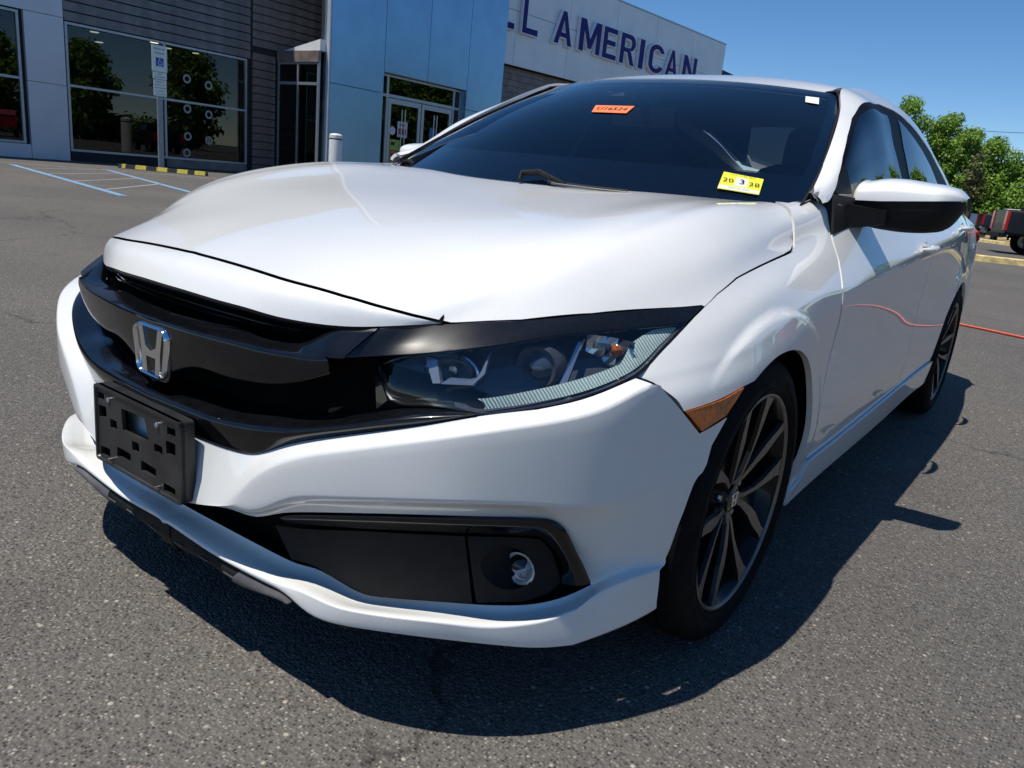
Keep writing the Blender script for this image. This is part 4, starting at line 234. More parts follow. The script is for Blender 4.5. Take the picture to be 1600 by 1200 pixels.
# ------------------------------------------------------------------ materials
MATS = {}
def mat(name, col, rough=.5, metal=0., coat=0., coat_rough=.03, spec=.5, ior=1.5, emit=None, noise=None, bump=None, sheen=0):
    """procedural principled material; noise=(scale, amount) varies the colour, bump=(scale, strength) the relief"""
    m = bpy.data.materials.new(name); m.use_nodes = True; nt = m.node_tree; p = nt.nodes['Principled BSDF']
    p.inputs['Base Color'].default_value = (*col, 1); p.inputs['Roughness'].default_value = rough
    p.inputs['Metallic'].default_value = metal; p.inputs['Coat Weight'].default_value = coat
    p.inputs['Coat Roughness'].default_value = coat_rough; p.inputs['Specular IOR Level'].default_value = spec
    p.inputs['IOR'].default_value = ior
    if emit: p.inputs['Emission Color'].default_value = (*emit[:3], 1); p.inputs['Emission Strength'].default_value = emit[3]
    tc = nt.nodes.new('ShaderNodeTexCoord')
    if noise:
        n = nt.nodes.new('ShaderNodeTexNoise'); n.inputs['Scale'].default_value = noise[0]; n.inputs['Detail'].default_value = 5
        nt.links.new(tc.outputs['Object'], n.inputs['Vector'])
        mr = nt.nodes.new('ShaderNodeMapRange'); mr.inputs['From Min'].default_value = .3; mr.inputs['From Max'].default_value = .7
        mr.inputs['To Min'].default_value = 1 - noise[1]; mr.inputs['To Max'].default_value = 1 + noise[1]
        nt.links.new(n.outputs['Fac'], mr.inputs['Value'])
        mx = nt.nodes.new('ShaderNodeMix'); mx.data_type = 'RGBA'; mx.blend_type = 'MULTIPLY'; mx.inputs[0].default_value = 1
        mx.inputs[6].default_value = (*col, 1)
        nt.links.new(mr.outputs[0], mx.inputs[7]); nt.links.new(mx.outputs[2], p.inputs['Base Color'])
    if bump:
        n = nt.nodes.new('ShaderNodeTexNoise'); n.inputs['Scale'].default_value = bump[0]; n.inputs['Detail'].default_value = 3
        nt.links.new(tc.outputs['Object'], n.inputs['Vector'])
        b = nt.nodes.new('ShaderNodeBump'); b.inputs['Strength'].default_value = bump[1]; b.inputs['Distance'].default_value = .002
        nt.links.new(n.outputs['Fac'], b.inputs['Height']); nt.links.new(b.outputs[0], p.inputs['Normal'])
    MATS[name] = m; return m
def glass(name, tint, gloss=(1, 1, 1), rough=0., ior=1.5, boost=1.0):
    """thin pane: tinted see-through plus a fresnel reflection"""
    m = bpy.data.materials.new(name); m.use_nodes = True; nt = m.node_tree; nt.nodes.clear()
    o = nt.nodes.new('ShaderNodeOutputMaterial'); mix = nt.nodes.new('ShaderNodeMixShader')
    t = nt.nodes.new('ShaderNodeBsdfTransparent'); t.inputs[0].default_value = (*tint, 1)
    g = nt.nodes.new('ShaderNodeBsdfGlossy'); g.inputs[0].default_value = (*gloss, 1); g.inputs['Roughness'].default_value = rough
    # Schlick reflectance from the unsigned facing angle, the same from both sides of the pane
    lw = nt.nodes.new('ShaderNodeLayerWeight'); lw.inputs['Blend'].default_value = .5
    pw = nt.nodes.new('ShaderNodeMath'); pw.operation = 'POWER'; pw.inputs[1].default_value = 5; nt.links.new(lw.outputs['Facing'], pw.inputs[0])
    f0 = ((ior-1)/(ior+1))**2 * boost
    ml = nt.nodes.new('ShaderNodeMath'); ml.operation = 'MULTIPLY_ADD'; ml.use_clamp = True; ml.inputs[1].default_value = 1-f0; ml.inputs[2].default_value = f0
    nt.links.new(pw.outputs[0], ml.inputs[0])
    nt.links.new(ml.outputs[0], mix.inputs[0]); nt.links.new(t.outputs[0], mix.inputs[1]); nt.links.new(g.outputs[0], mix.inputs[2])
    nt.links.new(mix.outputs[0], o.inputs[0]); MATS[name] = m; return m
def pearl():
    m = mat('pearl_white_paint', (.70, .72, .72), .38, coat=1., coat_rough=.015, spec=.5)
    nt = m.node_tree; p = nt.nodes['Principled BSDF']; tc = nt.nodes['Texture Coordinate']
    v = nt.nodes.new('ShaderNodeTexVoronoi'); v.inputs['Scale'].default_value = 900
    nt.links.new(tc.outputs['Object'], v.inputs['Vector'])
    mx = nt.nodes.new('ShaderNodeMix'); mx.data_type = 'RGBA'; mx.blend_type = 'MULTIPLY'
    mx.inputs[0].default_value = .10; mx.inputs[6].default_value = (.79, .795, .775, 1)
    nt.links.new(v.outputs['Color'], mx.inputs[7])
    # thin road dust
    n = nt.nodes.new('ShaderNodeTexNoise'); n.inputs['Scale'].default_value = 2.2; n.inputs['Detail'].default_value = 8; n.inputs['Roughness'].default_value = .65
    nt.links.new(tc.outputs['Object'], n.inputs['Vector'])
    r = nt.nodes.new('ShaderNodeValToRGB'); r.color_ramp.elements[0].position = .35; r.color_ramp.elements[1].position = .75
    r.color_ramp.elements[0].color = (1, 1, 1, 1); r.color_ramp.elements[1].color = (.93, .925, .91, 1)
    nt.links.new(n.outputs['Fac'], r.inputs[0])
    m2 = nt.nodes.new('ShaderNodeMix'); m2.data_type = 'RGBA'; m2.blend_type = 'MULTIPLY'; m2.inputs[0].default_value = 1
    nt.links.new(mx.outputs[2], m2.inputs[6]); nt.links.new(r.outputs[0], m2.inputs[7]); nt.links.new(m2.outputs[2], p.inputs['Base Color'])
    return m
PAINT = pearl()
PIANO = mat('gloss_black_trim', (.004, .0045, .006), .2, coat=.8, coat_rough=.02, spec=.1, noise=(40, .3))
MATTE = mat('black_textured_plastic', (.011, .011, .0115), .58, spec=.2, bump=(700, .5), noise=(30, .25))
PLATEP = mat('black_plate_frame_plastic', (.022, .022, .023), .38, spec=.5, bump=(300, .25), noise=(14, .5))
VOID = mat('dark_gap', (.004, .004, .004), .9, spec=.1, noise=(8, .2))
CHROME = mat('chrome', (.78, .79, .80), .09, metal=1., noise=(20, .05))
SATIN = mat('satin_metal', (.55, .55, .54), .32, metal=1., noise=(30, .1))
GREYP = mat('grey_plastic', (.07, .07, .072), .42, noise=(20, .25), bump=(500, .2))
RUBBER = mat('tyre_rubber', (.006, .006, .0063), .75, spec=.12, noise=(25, .35), bump=(220, .35))
ALLOYB = mat('gloss_black_alloy', (.006, .006, .0065), (.25), coat=.2, spec=.15, noise=(25, .25))
ALLOYM = mat('machined_alloy', (.19, .18, .17), .36, metal=.85, noise=(60, .15))
AMBER = mat('amber_lens', (.42, .10, .012), .12, coat=1., coat_rough=.02, noise=(120, .35))
REDL = mat('red_lamp_lens', (.42, .010, .010), .25, coat=.3, spec=.2, noise=(60, .3))
WSHIELD = glass('tinted_windscreen', (.58, .62, .64), ior=1.52, boost=2.0)
SIDEGL = glass('dark_privacy_glass', (.05, .055, .06), ior=1.52, boost=1.25)
LENS = glass('clear_lamp_lens', (.86, .90, .92), ior=1.45, boost=1.6)
GASKET = mat('black_window_gasket', (.003, .003, .0035), .5, spec=.15, noise=(30, .2))
INTER = mat('charcoal_interior_fabric', (.075, .078, .085), .8, noise=(40, .3), bump=(200, .4))
DASH = mat('black_dashboard', (.07, .072, .076), .6, noise=(30, .2), bump=(400, .3))
LEATHER = mat('steering_wheel_leather', (.07, .07, .072), .38, noise=(40, .2))
ORANGE = mat('fluorescent_orange_paper', (.90, .19, .06), .7, noise=(30, .08))
YELLOWS = mat('yellow_sticker_paper', (.80, .74, .03), .6, noise=(30, .06))
WHITES = mat('white_sticker_paper', (.70, .78, .72), .6, noise=(30, .05))
INK = mat('black_ink', (.012, .012, .014), .6, noise=(60, .2))
BEAMR = mat('lamp_reflector', (.50, .53, .58), .16, metal=1., noise=(40, .1))
LAMPH = mat('lamp_housing_black', (.060, .060, .068), .25, coat=.6, noise=(40, .2))
PIANO2 = mat('gloss_black_eyelid', (.006, .0065, .008), .26, coat=.8, coat_rough=.05, spec=.2, noise=(90, .25))
LENSD = mat('projector_glass', (.05, .06, .08), .04, coat=1., spec=.8, noise=(40, .2))
DISC = mat('brake_disc_steel', (.16, .155, .15), .38, metal=.9, noise=(40, .2))
def drl():
    m = mat('ribbed_light_guide', (.34, .42, .38), .18, coat=.6); nt = m.node_tree; p = nt.nodes['Principled BSDF']; tc = nt.nodes['Texture Coordinate']
    w = nt.nodes.new('ShaderNodeTexWave'); w.inputs['Scale'].default_value = 70; w.inputs['Distortion'].default_value = 1.5; w.bands_direction = 'DIAGONAL'
    nt.links.new(tc.outputs['Object'], w.inputs['Vector']); b = nt.nodes.new('ShaderNodeBump'); b.inputs['Strength'].default_value = .8; b.inputs['Distance'].default_value = .004
    nt.links.new(w.outputs['Fac'], b.inputs['Height']); nt.links.new(b.outputs[0], p.inputs['Normal'])
    r = nt.nodes.new('ShaderNodeValToRGB'); r.color_ramp.elements[0].color = (.30, .40, .35, 1); r.color_ramp.elements[1].color = (.80, .90, .82, 1)
    nt.links.new(w.outputs['Fac'], r.inputs[0]); nt.links.new(r.outputs[0], p.inputs['Base Color']); return m
DRL = drl()

FOGR = mat('fog_lamp_reflector', (.80, .84, .90), .25, metal=.6, noise=(60, .1))

BEZEL = mat('grey_lamp_bezel', (.34, .36, .40), .25, metal=.7, noise=(60, .1))

# ------------------------------------------------------------------ mesh helpers
RIMN = {}
def mk(name, verts, faces, m, parent=None, smooth=True, label=None, sharp=None):
    me = bpy.data.meshes.new(name); me.from_pydata([tuple(map(float, v)) for v in verts], [], [tuple(map(int, f)) for f in faces])
    mm = m if isinstance(m, (list, tuple)) else [m]
    for x in mm: me.materials.append(x)
    if smooth:
        me.polygons.foreach_set('use_smooth', [True] * len(me.polygons))
        if sharp: me.set_sharp_from_angle(angle=math.radians(sharp))
    nr = getattr(faces, 'nrim', 0)
    if nr and m is PAINT and name in ('hood', 'nose_panel', 'front_bumper'):
        me.materials.append(VOID); me.polygons.foreach_set('material_index', [0]*(len(faces)-nr) + [1]*nr)  # border folds coloured near-black, putting the seam shade into the panel edge
    me.update(); o = bpy.data.objects.new(name, me); COL.objects.link(o)
    if parent is not None: o.parent = parent
    if label: o['label'] = label
    return o
def empty(name, label, cat, loc=(0, 0, 0), group=None, rz=0.):
    o = bpy.data.objects.new(name, None); COL.objects.link(o); o.location = loc; o.rotation_euler = (0, 0, rz)
    o.empty_display_size = .2; o['label'] = label; o['category'] = cat
    if group: o['group'] = group
    return o
def tag(o, label, cat, group=None):
    o['label'] = label; o['category'] = cat
    if group: o['group'] = group
    return o
class MB:
    """collects simple solids into one mesh"""
    def __init__(s): s.v = []; s.f = []; s.m = []
    def add(s, V, F, mi=0):
        b = len(s.v); s.v += [tuple(v) for v in V]; s.f += [tuple(i + b for i in f) for f in F]; s.m += [mi] * len(F); return s
    def box(s, x0, x1, y0, y1, z0, z1, mi=0, fr=None, bev=0.):
        V = [(x, y, z) for x in (x0, x1) for y in (y0, y1) for z in (z0, z1)]
        if fr: V = [fr(*v) for v in V]
        return s.add(V, [(0, 1, 3, 2), (4, 6, 7, 5), (0, 4, 5, 1), (2, 3, 7, 6), (0, 2, 6, 4), (1, 5, 7, 3)], mi)
    def tube(s, P, r, n=8, mi=0, cap=True):
        P = [Vector(p) for p in P]; rr = r if isinstance(r, (list, tuple)) else [r] * len(P); V = []; F = []; pn = None
        for i, p in enumerate(P):
            t = (P[min(i+1, len(P)-1)] - P[max(i-1, 0)]).normalized()
            a = t.orthogonal().normalized() if pn is None else (pn - t * pn.dot(t)).normalized()
            pn = a; b = t.cross(a)
            V += [p + (a * math.cos(k*2*math.pi/n) + b * math.sin(k*2*math.pi/n)) * rr[i] for k in range(n)]
        for i in range(len(P) - 1):
            F += [(i*n+k, i*n+(k+1) % n, (i+1)*n+(k+1) % n, (i+1)*n+k) for k in range(n)]
        if cap: F += [tuple(range(n))[::-1], tuple((len(P)-1)*n + k for k in range(n))]
        return s.add(V, F, mi)
    def lathe(s, prof, axis, org, n=48, mi=0, a0=0., a1=2*math.pi):
        """prof: (along, radius) pairs turned about axis ('x','y','z') through org"""
        V = []; F = []; K = len(prof); full = abs(a1 - a0 - 2*math.pi) < 1e-6; N = n if full else n + 1
        for k in range(N):
            t = a0 + (a1 - a0) * k / n; c, q = math.cos(t), math.sin(t)
            for h, r in prof:
                p = {'x': (h, r*c, r*q), 'y': (r*c, h, r*q), 'z': (r*c, r*q, h)}[axis]
                V.append(tuple(a + b for a, b in zip(p, org)))
        for k in range(n):
            k2 = (k + 1) % N
            F += [(k*K+i, k2*K+i, k2*K+i+1, k*K+i+1) for i in range(K - 1)]
        return s.add(V, F, mi)
    def prism(s, poly, d, mi=0):
        """closed polygon of 3-D points extruded by d"""
        n = len(poly); d = Vector(d); V = [Vector(p) for p in poly] + [Vector(p) + d for p in poly]
        F = [tuple(range(n))[::-1], tuple(range(n, 2*n))] + [(k, (k+1) % n, n + (k+1) % n, n + k) for k in range(n)]
        return s.add(V, F, mi)
    def build(s, name, m, parent=None, smooth=False, label=None, sharp=35):
        o = mk(name, s.v, s.f, m, parent, smooth, label, sharp if smooth else None)
        if any(s.m): o.data.polygons.foreach_set('material_index', s.m)
        return o
def grid_faces(a, b, wrap=False):
    return [(i*b+j, (i+1)*b+j, (i+1)*b+(j+1) % b, i*b+(j+1) % b) for i in range(a-1) for j in range(b if wrap else b-1)]
def orient(V, F, ref, away=True):
    """flip all faces when they do not face away from ref (mean test)"""
    V = np.asarray(V, float); n = np.zeros(3); s = 0
    for f in F[::max(1, len(F)//400)]:
        p = V[list(f)]; nn = np.cross(p[1]-p[0], p[-1]-p[0]); s += nn @ (p.mean(0) - np.asarray(ref))
    return F if (s > 0) == away else [tuple(f[::-1]) for f in F]
def vnormals(V, F):
    V = np.asarray(V, float); N = np.zeros_like(V)
    for f in F:
        p = V[list(f)]; n = np.cross(p[1]-p[0], p[2]-p[0])
        for i in f: N[i] += n
    return N / (np.linalg.norm(N, axis=1, keepdims=True) + 1e-12)
class RF(list): nrim = 0
def rim(V, F, t=.014, r=.0018):
    """folds the border of an open panel inwards, with a tiny rounded edge"""
    V = [np.asarray(v, float) for v in V]; N = vnormals(V, F); cnt = {}
    for f in F:
        for k in range(len(f)):
            e = (f[k], f[(k+1) % len(f)]); cnt[e] = cnt.get(e, 0) + 1
    edges = [e for e in cnt if (e[1], e[0]) not in cnt]
    V2 = list(V); F2 = list(F); mp = {}; mp2 = {}
    for a, b in edges:
        for i in (a, b):
            if i not in mp:
                mp[i] = len(V2); V2.append(V[i] - N[i]*r*.0); mp2[i] = len(V2); V2.append(V[i] - N[i]*t)
        F2.append((mp[b], mp[a], mp2[a], mp2[b]))
    R = RF(F2); R.nrim = len(edges); return V2, R
CARC = (0, 1.3, .5)
def mirror(V, F):
    V = np.asarray(V, float) * [-1, 1, 1]; R = RF([tuple(f[::-1]) for f in F]); R.nrim = getattr(F, 'nrim', 0); return V, R
def both(name, V, F, m, parent, t=.014, sides=(1, -1), smooth=True, join=False, ref=CARC):
    """panel on the left and its mirror on the right (two parts, or one when join)"""
    F = orient(V, F, ref)
    if t: V, F = rim(V, F, t)
    V = np.asarray(V, float)
    if join:
        V2, F2 = mirror(V, F); n = len(V)
        return mk(name, list(V) + list(V2), list(F) + [tuple(i + n for i in f) for f in F2], m, parent, smooth)
    out = []
    for s in sides:
        v, f = (V, F) if s > 0 else mirror(V, F); out.append(mk(name, v, f, m, parent, smooth))
    return out
def weld_centre(S):
    """half surface (rows, cols, 3) with its first column at x=0 -> full width"""
    S = np.asarray(S, float); L = S[:, 1:][:, ::-1] * [-1, 1, 1]; return np.concatenate([L, S], 1)
def full(name, S, m, parent, t=.012, ref=CARC, sharp=None):
    S = weld_centre(S); a, b = S.shape[:2]; V = S.reshape(-1, 3); F = orient(V, grid_faces(a, b), ref)
    if t: V, F = rim(V, F, t)
    return mk(name, V, F, m, parent, True, sharp=sharp)
def bil(S, q):
    q = np.asarray(q, float); a, b = S.shape[:2]
    i = np.clip(q[:, 0], 0, a-1.000001); j = np.clip(q[:, 1], 0, b-1.000001); i0 = i.astype(int); j0 = j.astype(int)
    s = (i-i0)[:, None]; t = (j-j0)[:, None]
    return S[i0, j0]*(1-s)*(1-t) + S[i0+1, j0]*s*(1-t) + S[i0, j0+1]*(1-s)*t + S[i0+1, j0+1]*s*t
def trim(S, poly, si=1, sj=1, seg=1.2, scale=(1., 1.)):
    """cuts the outline poly (fractional grid indices) out of surface S"""
    poly = np.asarray(poly, float); sc = np.asarray(scale)
    pts = []
    for k in range(len(poly)):
        p, q = poly[k], poly[(k+1) % len(poly)]; n = max(1, int(np.ceil(np.abs((q-p)*sc).max() / seg)))
        pts += [p + (q-p)*t/n for t in range(n)]
    P = [pts[0]]
    for p in pts[1:]:
        if np.abs(p - P[-1]).max() > 1e-3: P.append(p)
    if np.abs(P[0]-P[-1]).max() < 1e-3: P.pop()
    P = np.array(P); n = len(P)
    I, J = np.meshgrid(np.arange(0, S.shape[0], si), np.arange(0, S.shape[1], sj), indexing='ij')
    g = np.stack([I.ravel(), J.ravel()], -1).astype(float)
    lo, hi = P.min(0), P.max(0); g = g[((g > lo) & (g < hi)).all(1)]
    ins = np.zeros(len(g), bool); dmin = np.full(len(g), 1e9)
    for k in range(n):
        a, b = P[k], P[(k+1) % n]
        c = (a[1] > g[:, 1]) != (b[1] > g[:, 1])
        with np.errstate(all='ignore'): x = (b[0]-a[0])*(g[:, 1]-a[1])/(b[1]-a[1]) + a[0]
        ins ^= c & (g[:, 0] < x)
        ab = (b-a)*sc; w = np.clip(((g-a)*sc @ ab)/(ab @ ab + 1e-12), 0, 1); d = np.linalg.norm((g-a)*sc - w[:, None]*ab, axis=1); dmin = np.minimum(dmin, d)
    g = g[ins & (dmin > .35)]
    allp = np.concatenate([P, g]) * sc
    vo, eo, fo, ov, oe, of = delaunay_2d_cdt([Vector(p) for p in allp], [(k, (k+1) % n) for k in range(n)], [], 1, 1e-5)
    uv = np.array([tuple(v) for v in vo]) / sc
    return bil(S, uv), [tuple(f) for f in fo]
def inpoly(p, P):
    c = False; n = len(P)
    for k in range(n):
        a, b = P[k], P[(k+1) % n]
        if (a[1] > p[1]) != (b[1] > p[1]) and p[0] < (b[0]-a[0])*(p[1]-a[1])/(b[1]-a[1]) + a[0]: c = not c
    return c
def text_mesh(name, body, size, m, parent, mat4, extrude=.0, align='CENTER', sx=1.0):
    cu = bpy.data.curves.new(name, 'FONT'); cu.body = body; cu.size = size; cu.extrude = extrude; cu.align_x = align; cu.align_y = 'CENTER'; cu.resolution_u = 2
    to = bpy.data.objects.new(name, cu); COL.objects.link(to); bpy.context.view_layer.update()
    me = bpy.data.meshes.new_from_object(to.evaluated_get(bpy.context.evaluated_depsgraph_get()))
    bpy.data.objects.remove(to); bpy.data.curves.remove(cu)
    me.transform(mat4 @ Matrix.Diagonal((sx, 1, 1, 1))); me.materials.clear(); me.materials.append(m)
    o = bpy.data.objects.new(name, me); COL.objects.link(o); o.parent = parent; return o

# ------------------------------------------------------------------ ground
def asphalt():
    m = bpy.data.materials.new('worn_asphalt'); m.use_nodes = True; nt = m.node_tree; p = nt.nodes['Principled BSDF']; N = nt.nodes.new; L = nt.links.new
    tc = N('ShaderNodeTexCoord')
    def noise(sc, det=4, rough=.6):
        n = N('ShaderNodeTexNoise'); n.inputs['Scale'].default_value = sc; n.inputs['Detail'].default_value = det; n.inputs['Roughness'].default_value = rough; L(tc.outputs['Object'], n.inputs['Vector']); return n
    def ramp(src, *st):
        r = N('ShaderNodeValToRGB'); e = r.color_ramp.elements
        while len(e) < len(st): e.new(.5)
        for k, (pos, c) in enumerate(st): e[k].position = pos; e[k].color = (*c, 1)
        L(src, r.inputs[0]); return r
    def mul(a, b, f=1.):
        x = N('ShaderNodeMix'); x.data_type = 'RGBA'; x.blend_type = 'MULTIPLY'; x.inputs[0].default_value = f; L(a, x.inputs[6]); L(b, x.inputs[7]); return x.outputs[2]
    def mixc(fac, a, b):
        x = N('ShaderNodeMix'); x.data_type = 'RGBA'; L(fac, x.inputs[0]); L(a, x.inputs[6]); L(b, x.inputs[7]); return x.outputs[2]
    base = ramp(noise(90, 6, .7).outputs['Fac'], (.32, (.070, .065, .058)), (.68, (.150, .140, .126)))
    patch = ramp(noise(.35, 5).outputs['Fac'], (.35, (.82, .82, .83)), (.70, (1.12, 1.10, 1.07)))
    # stones set in the binder: each voronoi cell is one stone with its own tone
    v = N('ShaderNodeTexVoronoi'); v.inputs['Scale'].default_value = 150; v.inputs['Randomness'].default_value = 1; L(tc.outputs['Object'], v.inputs['Vector'])
    sep = N('ShaderNodeSeparateColor'); L(v.outputs['Color'], sep.inputs[0])
    stone = ramp(sep.outputs[0], (.0, (.022, .021, .020)), (.35, (.072, .067, .061)), (.70, (.155, .144, .13)), (.93, (.225, .208, .182)), (1., (.33, .305, .265)))
    edge = ramp(v.outputs['Distance'], (.34, (1, 1, 1)), (.52, (0, 0, 0)))
    c = mixc(edge.outputs[0], base.outputs[0], stone.outputs[0])
    v2 = N('ShaderNodeTexVoronoi'); v2.inputs['Scale'].default_value = 62; L(tc.outputs['Object'], v2.inputs['Vector'])
    s2 = N('ShaderNodeSeparateColor'); L(v2.outputs['Color'], s2.inputs[0])
    pick = ramp(s2.outputs[1], (.91, (0, 0, 0)), (.92, (1, 1, 1))); spot = ramp(v2.outputs['Distance'], (.20, (1, 1, 1)), (.38, (0, 0, 0)))
    f = mul(pick.outputs[0], spot.outputs[0]); big = ramp(s2.outputs[2], (0, (.13, .108, .085)), (.6, (.24, .215, .185)), (1, (.40, .365, .31)))
    c = mixc(f, c, big.outputs[0]); c = mul(c, patch.outputs[0])
    # thin cracks
    vw = N('ShaderNodeTexVoronoi'); vw.feature = 'DISTANCE_TO_EDGE'; vw.inputs['Scale'].default_value = .22
    wv = N('ShaderNodeMapping'); n3 = noise(1.2, 5); 
    add = N('ShaderNodeVectorMath'); add.operation = 'ADD'; L(tc.outputs['Object'], add.inputs[0]); L(n3.outputs['Color'], add.inputs[1]); L(add.outputs[0], vw.inputs['Vector'])
    cr = ramp(vw.outputs['Distance'], (.0008, (.45, .45, .45)), (.0022, (1, 1, 1))); c = mul(c, cr.outputs[0])
    st = ramp(noise(1.1, 3).outputs['Fac'], (.28, (.78, .78, .78)), (.40, (1, 1, 1))); c = mul(c, st.outputs[0])
    L(c, p.inputs['Base Color']); p.inputs['Roughness'].default_value = .85; p.inputs['Specular IOR Level'].default_value = .35
    h = N('ShaderNodeMath'); h.operation = 'SUBTRACT'; h.inputs[0].default_value = 1; L(v.outputs['Distance'], h.inputs[1])
    h2 = N('ShaderNodeMath'); h2.operation = 'MULTIPLY_ADD'; L(f, h2.inputs[0]); h2.inputs[1].default_value = .6; L(h.outputs[0], h2.inputs[2])
    b = N('ShaderNodeBump'); b.inputs['Strength'].default_value = .9; b.inputs['Distance'].default_value = .004; L(h2.outputs[0], b.inputs['Height']); L(b.outputs[0], p.inputs['Normal'])
    return m
ASPH = asphalt()
# one sheet: fine near the camera, out to the horizon
xs_ = [-900, -300, -120, -60, -30, -15, -8, -4, 0, 4, 8, 15, 30, 60, 120, 300, 900]
V = [(x, y, 0) for x in xs_ for y in xs_]; n_ = len(xs_)
g_ = mk('parking_lot_ground', V, [(i*n_+j, (i+1)*n_+j, (i+1)*n_+j+1, i*n_+j+1) for i in range(n_-1) for j in range(n_-1)], ASPH, None, False); g_['kind'] = 'structure'; g_['label'] = 'worn grey asphalt with pale stones showing in it'

# ------------------------------------------------------------------ dealership building
BP0 = np.array([-25.18, 12.86, 0.]); BA = np.array([-.0308, .9995, 0.]); BN = np.array([.9995, .0308, 0.])
def fr(u, o, w): return tuple(BP0 + BA*u + BN*o + np.array([0, 0, w]))
PANEL = mat('grey_metal_panel', (.58, .60, .66), .34, metal=.25, noise=(1.4, .05))
BLUEP = mat('blue_grey_metal_panel', (.24, .42, .60), .26, metal=.6, noise=(1.2, .06))
FASCIA = mat('pale_fascia_panel', (.74, .76, .79), .42, metal=.1, noise=(1.0, .05))
BOARD = mat('brown_siding', (.20, .155, .135), .38, noise=(2.5, .35), bump=(60, .2))
BOARDG = mat('grey_brown_siding', (.17, .155, .15), .34, noise=(2.5, .3), bump=(60, .2))
JOINT = mat('dark_joint', (.02, .02, .022), .8, noise=(5, .2))
ALU = mat('aluminium_frame', (.42, .44, .47), .38, metal=.6, noise=(8, .08))
WHITEM = mat('white_membrane', (.78, .79, .78), .6, noise=(3, .06))
SHOPGL = glass('showroom_glass', (.40, .44, .44), ior=1.5, boost=1.0)
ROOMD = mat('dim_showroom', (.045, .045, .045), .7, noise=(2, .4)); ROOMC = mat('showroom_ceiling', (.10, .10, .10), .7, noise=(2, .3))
LAMPE = mat('ceiling_lamp', (.9, .85, .7), .5, emit=(1., .86, .6, 2.2))
NAVY = mat('navy_letter_face', (.018, .02, .17), .6, spec=.2, noise=(6, .12)); LETW = mat('white_letter_edge', (.72, .74, .78), .45, noise=(6, .06))
DECAL = mat('white_ring_decal', (.30, .33, .33), .6, noise=(20, .1))
bld = empty('dealership_building', 'long dealership showroom with brown siding, glass shopfront and blue entrance tower', 'building', tuple(BP0))
bld.location = (0, 0, 0)
def bbox(mb, u0, u1, o0, o1, w0, w1, mi=0): return mb.box(u0, u1, o0, o1, w0, w1, mi, fr)
def bpart(name, m, *bx_, parent=None, **k):
    mb = MB()
    for b in bx_: bbox(mb, *b)
    return mb.build(name, m, parent or bld, **k)
# solid body behind the facade, with rooms open behind the glass
bpart('roof_slab', JOINT, (-30, 60, -14, -.12, 4.32, 11.0))
bpart('back_wall', ROOMD, (-30, 60, -14, -9, 0, 4.3))
bpart('showroom_floor', ROOMD, (-30, 60, -9, -.1, .0, .06))
bpart('showroom_ceiling', ROOMC, (-30, 60, -9, -.12, 4.22, 4.31))
for b_ in ((1.9, 2.35, -1.7, -1.25, .06, 4.2), (-.9, -.5, -3.4, -3.0, .06, 4.2), (2.9, 3.3, -4.2, -3.8, .06, 4.2)): bpart('inner_pillar', ROOMC, b_)
bpart('sales_counter', ROOMD, (-2.0, .2, -4.6, -3.9, .06, 1.1), (1.2, 3.0, -3.4, -2.7, .06, .8))
for u, o in ((-2.4, -1.6), (-.7, -2.2), (.1, -1.2), (1.2, -1.8), (2.2, -2.6), (2.6, -1.3), (3.2, -2.4), (3.5, -1.2), (.9, -5), (-1.8, -5), (5.6, -1.2), (6.4, -2.2), (7.6, -1.4), (9.5, -2), (11.5, -2.2)):
    MB().lathe([(4.20, 0), (4.20, .13), (4.225, .15)], 'z', fr(u, o, 0), 14).build('ceiling_lamp', LAMPE, bld)
# windows
def window(u0, u1, w0, w1, mull, trans, off=0., t=.07, d=.12):
    fb = MB()
    for b in ((u0, u1, off-d, off, w0, w0+t), (u0, u1, off-d, off, w1-t, w1), (u0, u0+t, off-d, off, w0+t, w1-t), (u1-t, u1, off-d, off, w0+t, w1-t)): bbox(fb, *b)
    wdw = fb.build('window', ALU, bld); us = [u0+t] + list(mull) + [u1-t]; ws_ = [w0+t] + list(trans) + [w1-t]
    for m_ in mull: bpart('mullion', ALU, (m_-t/2, m_+t/2, off-d, off-.002, w0+t, w1-t), parent=wdw)
    for w_ in trans:
        for a, b in zip(us[:-1], us[1:]): bpart('transom', ALU, (a + (t/2 if a != us[0] else 0), b - (t/2 if b != us[-1] else 0), off-d, off-.006, w_-t/2, w_+t/2), parent=wdw)
    for a, b in zip(us[:-1], us[1:]):
        for c, e in zip(ws_[:-1], ws_[1:]): bpart('pane', SHOPGL, (a+.02, b-.02, off-.07, off-.055, c+.02, e-.02), parent=wdw)
    return wdw
window(-2.73, 3.78, .30, 4.10, [.50], [2.27]); window(-7.6, -4.02, .42, 4.14, [], [2.28])
bpart('window_base', JOINT, (-2.73, 3.78, -.12, -.03, 0, .295)); bpart('base_cladding', BOARDG, (.52, 3.78, -.028, -.005, .02, .285))
# rings stuck on the glass
for u, w in ((1.35, 3.05), (2.2, 2.95), (1.35, 2.05), (2.2, 1.95), (1.35, 1.12), (2.2, 1.05), (1.3, .55)):
    mb = MB(); mb.lathe([(0, .085), (0, .15)], 'x', (0, 0, 0), 20); v = [fr(u + p[1], -.052, w + p[2]) for p in mb.v]; mk('ring_decal', v, mb.f, DECAL, bld, False)
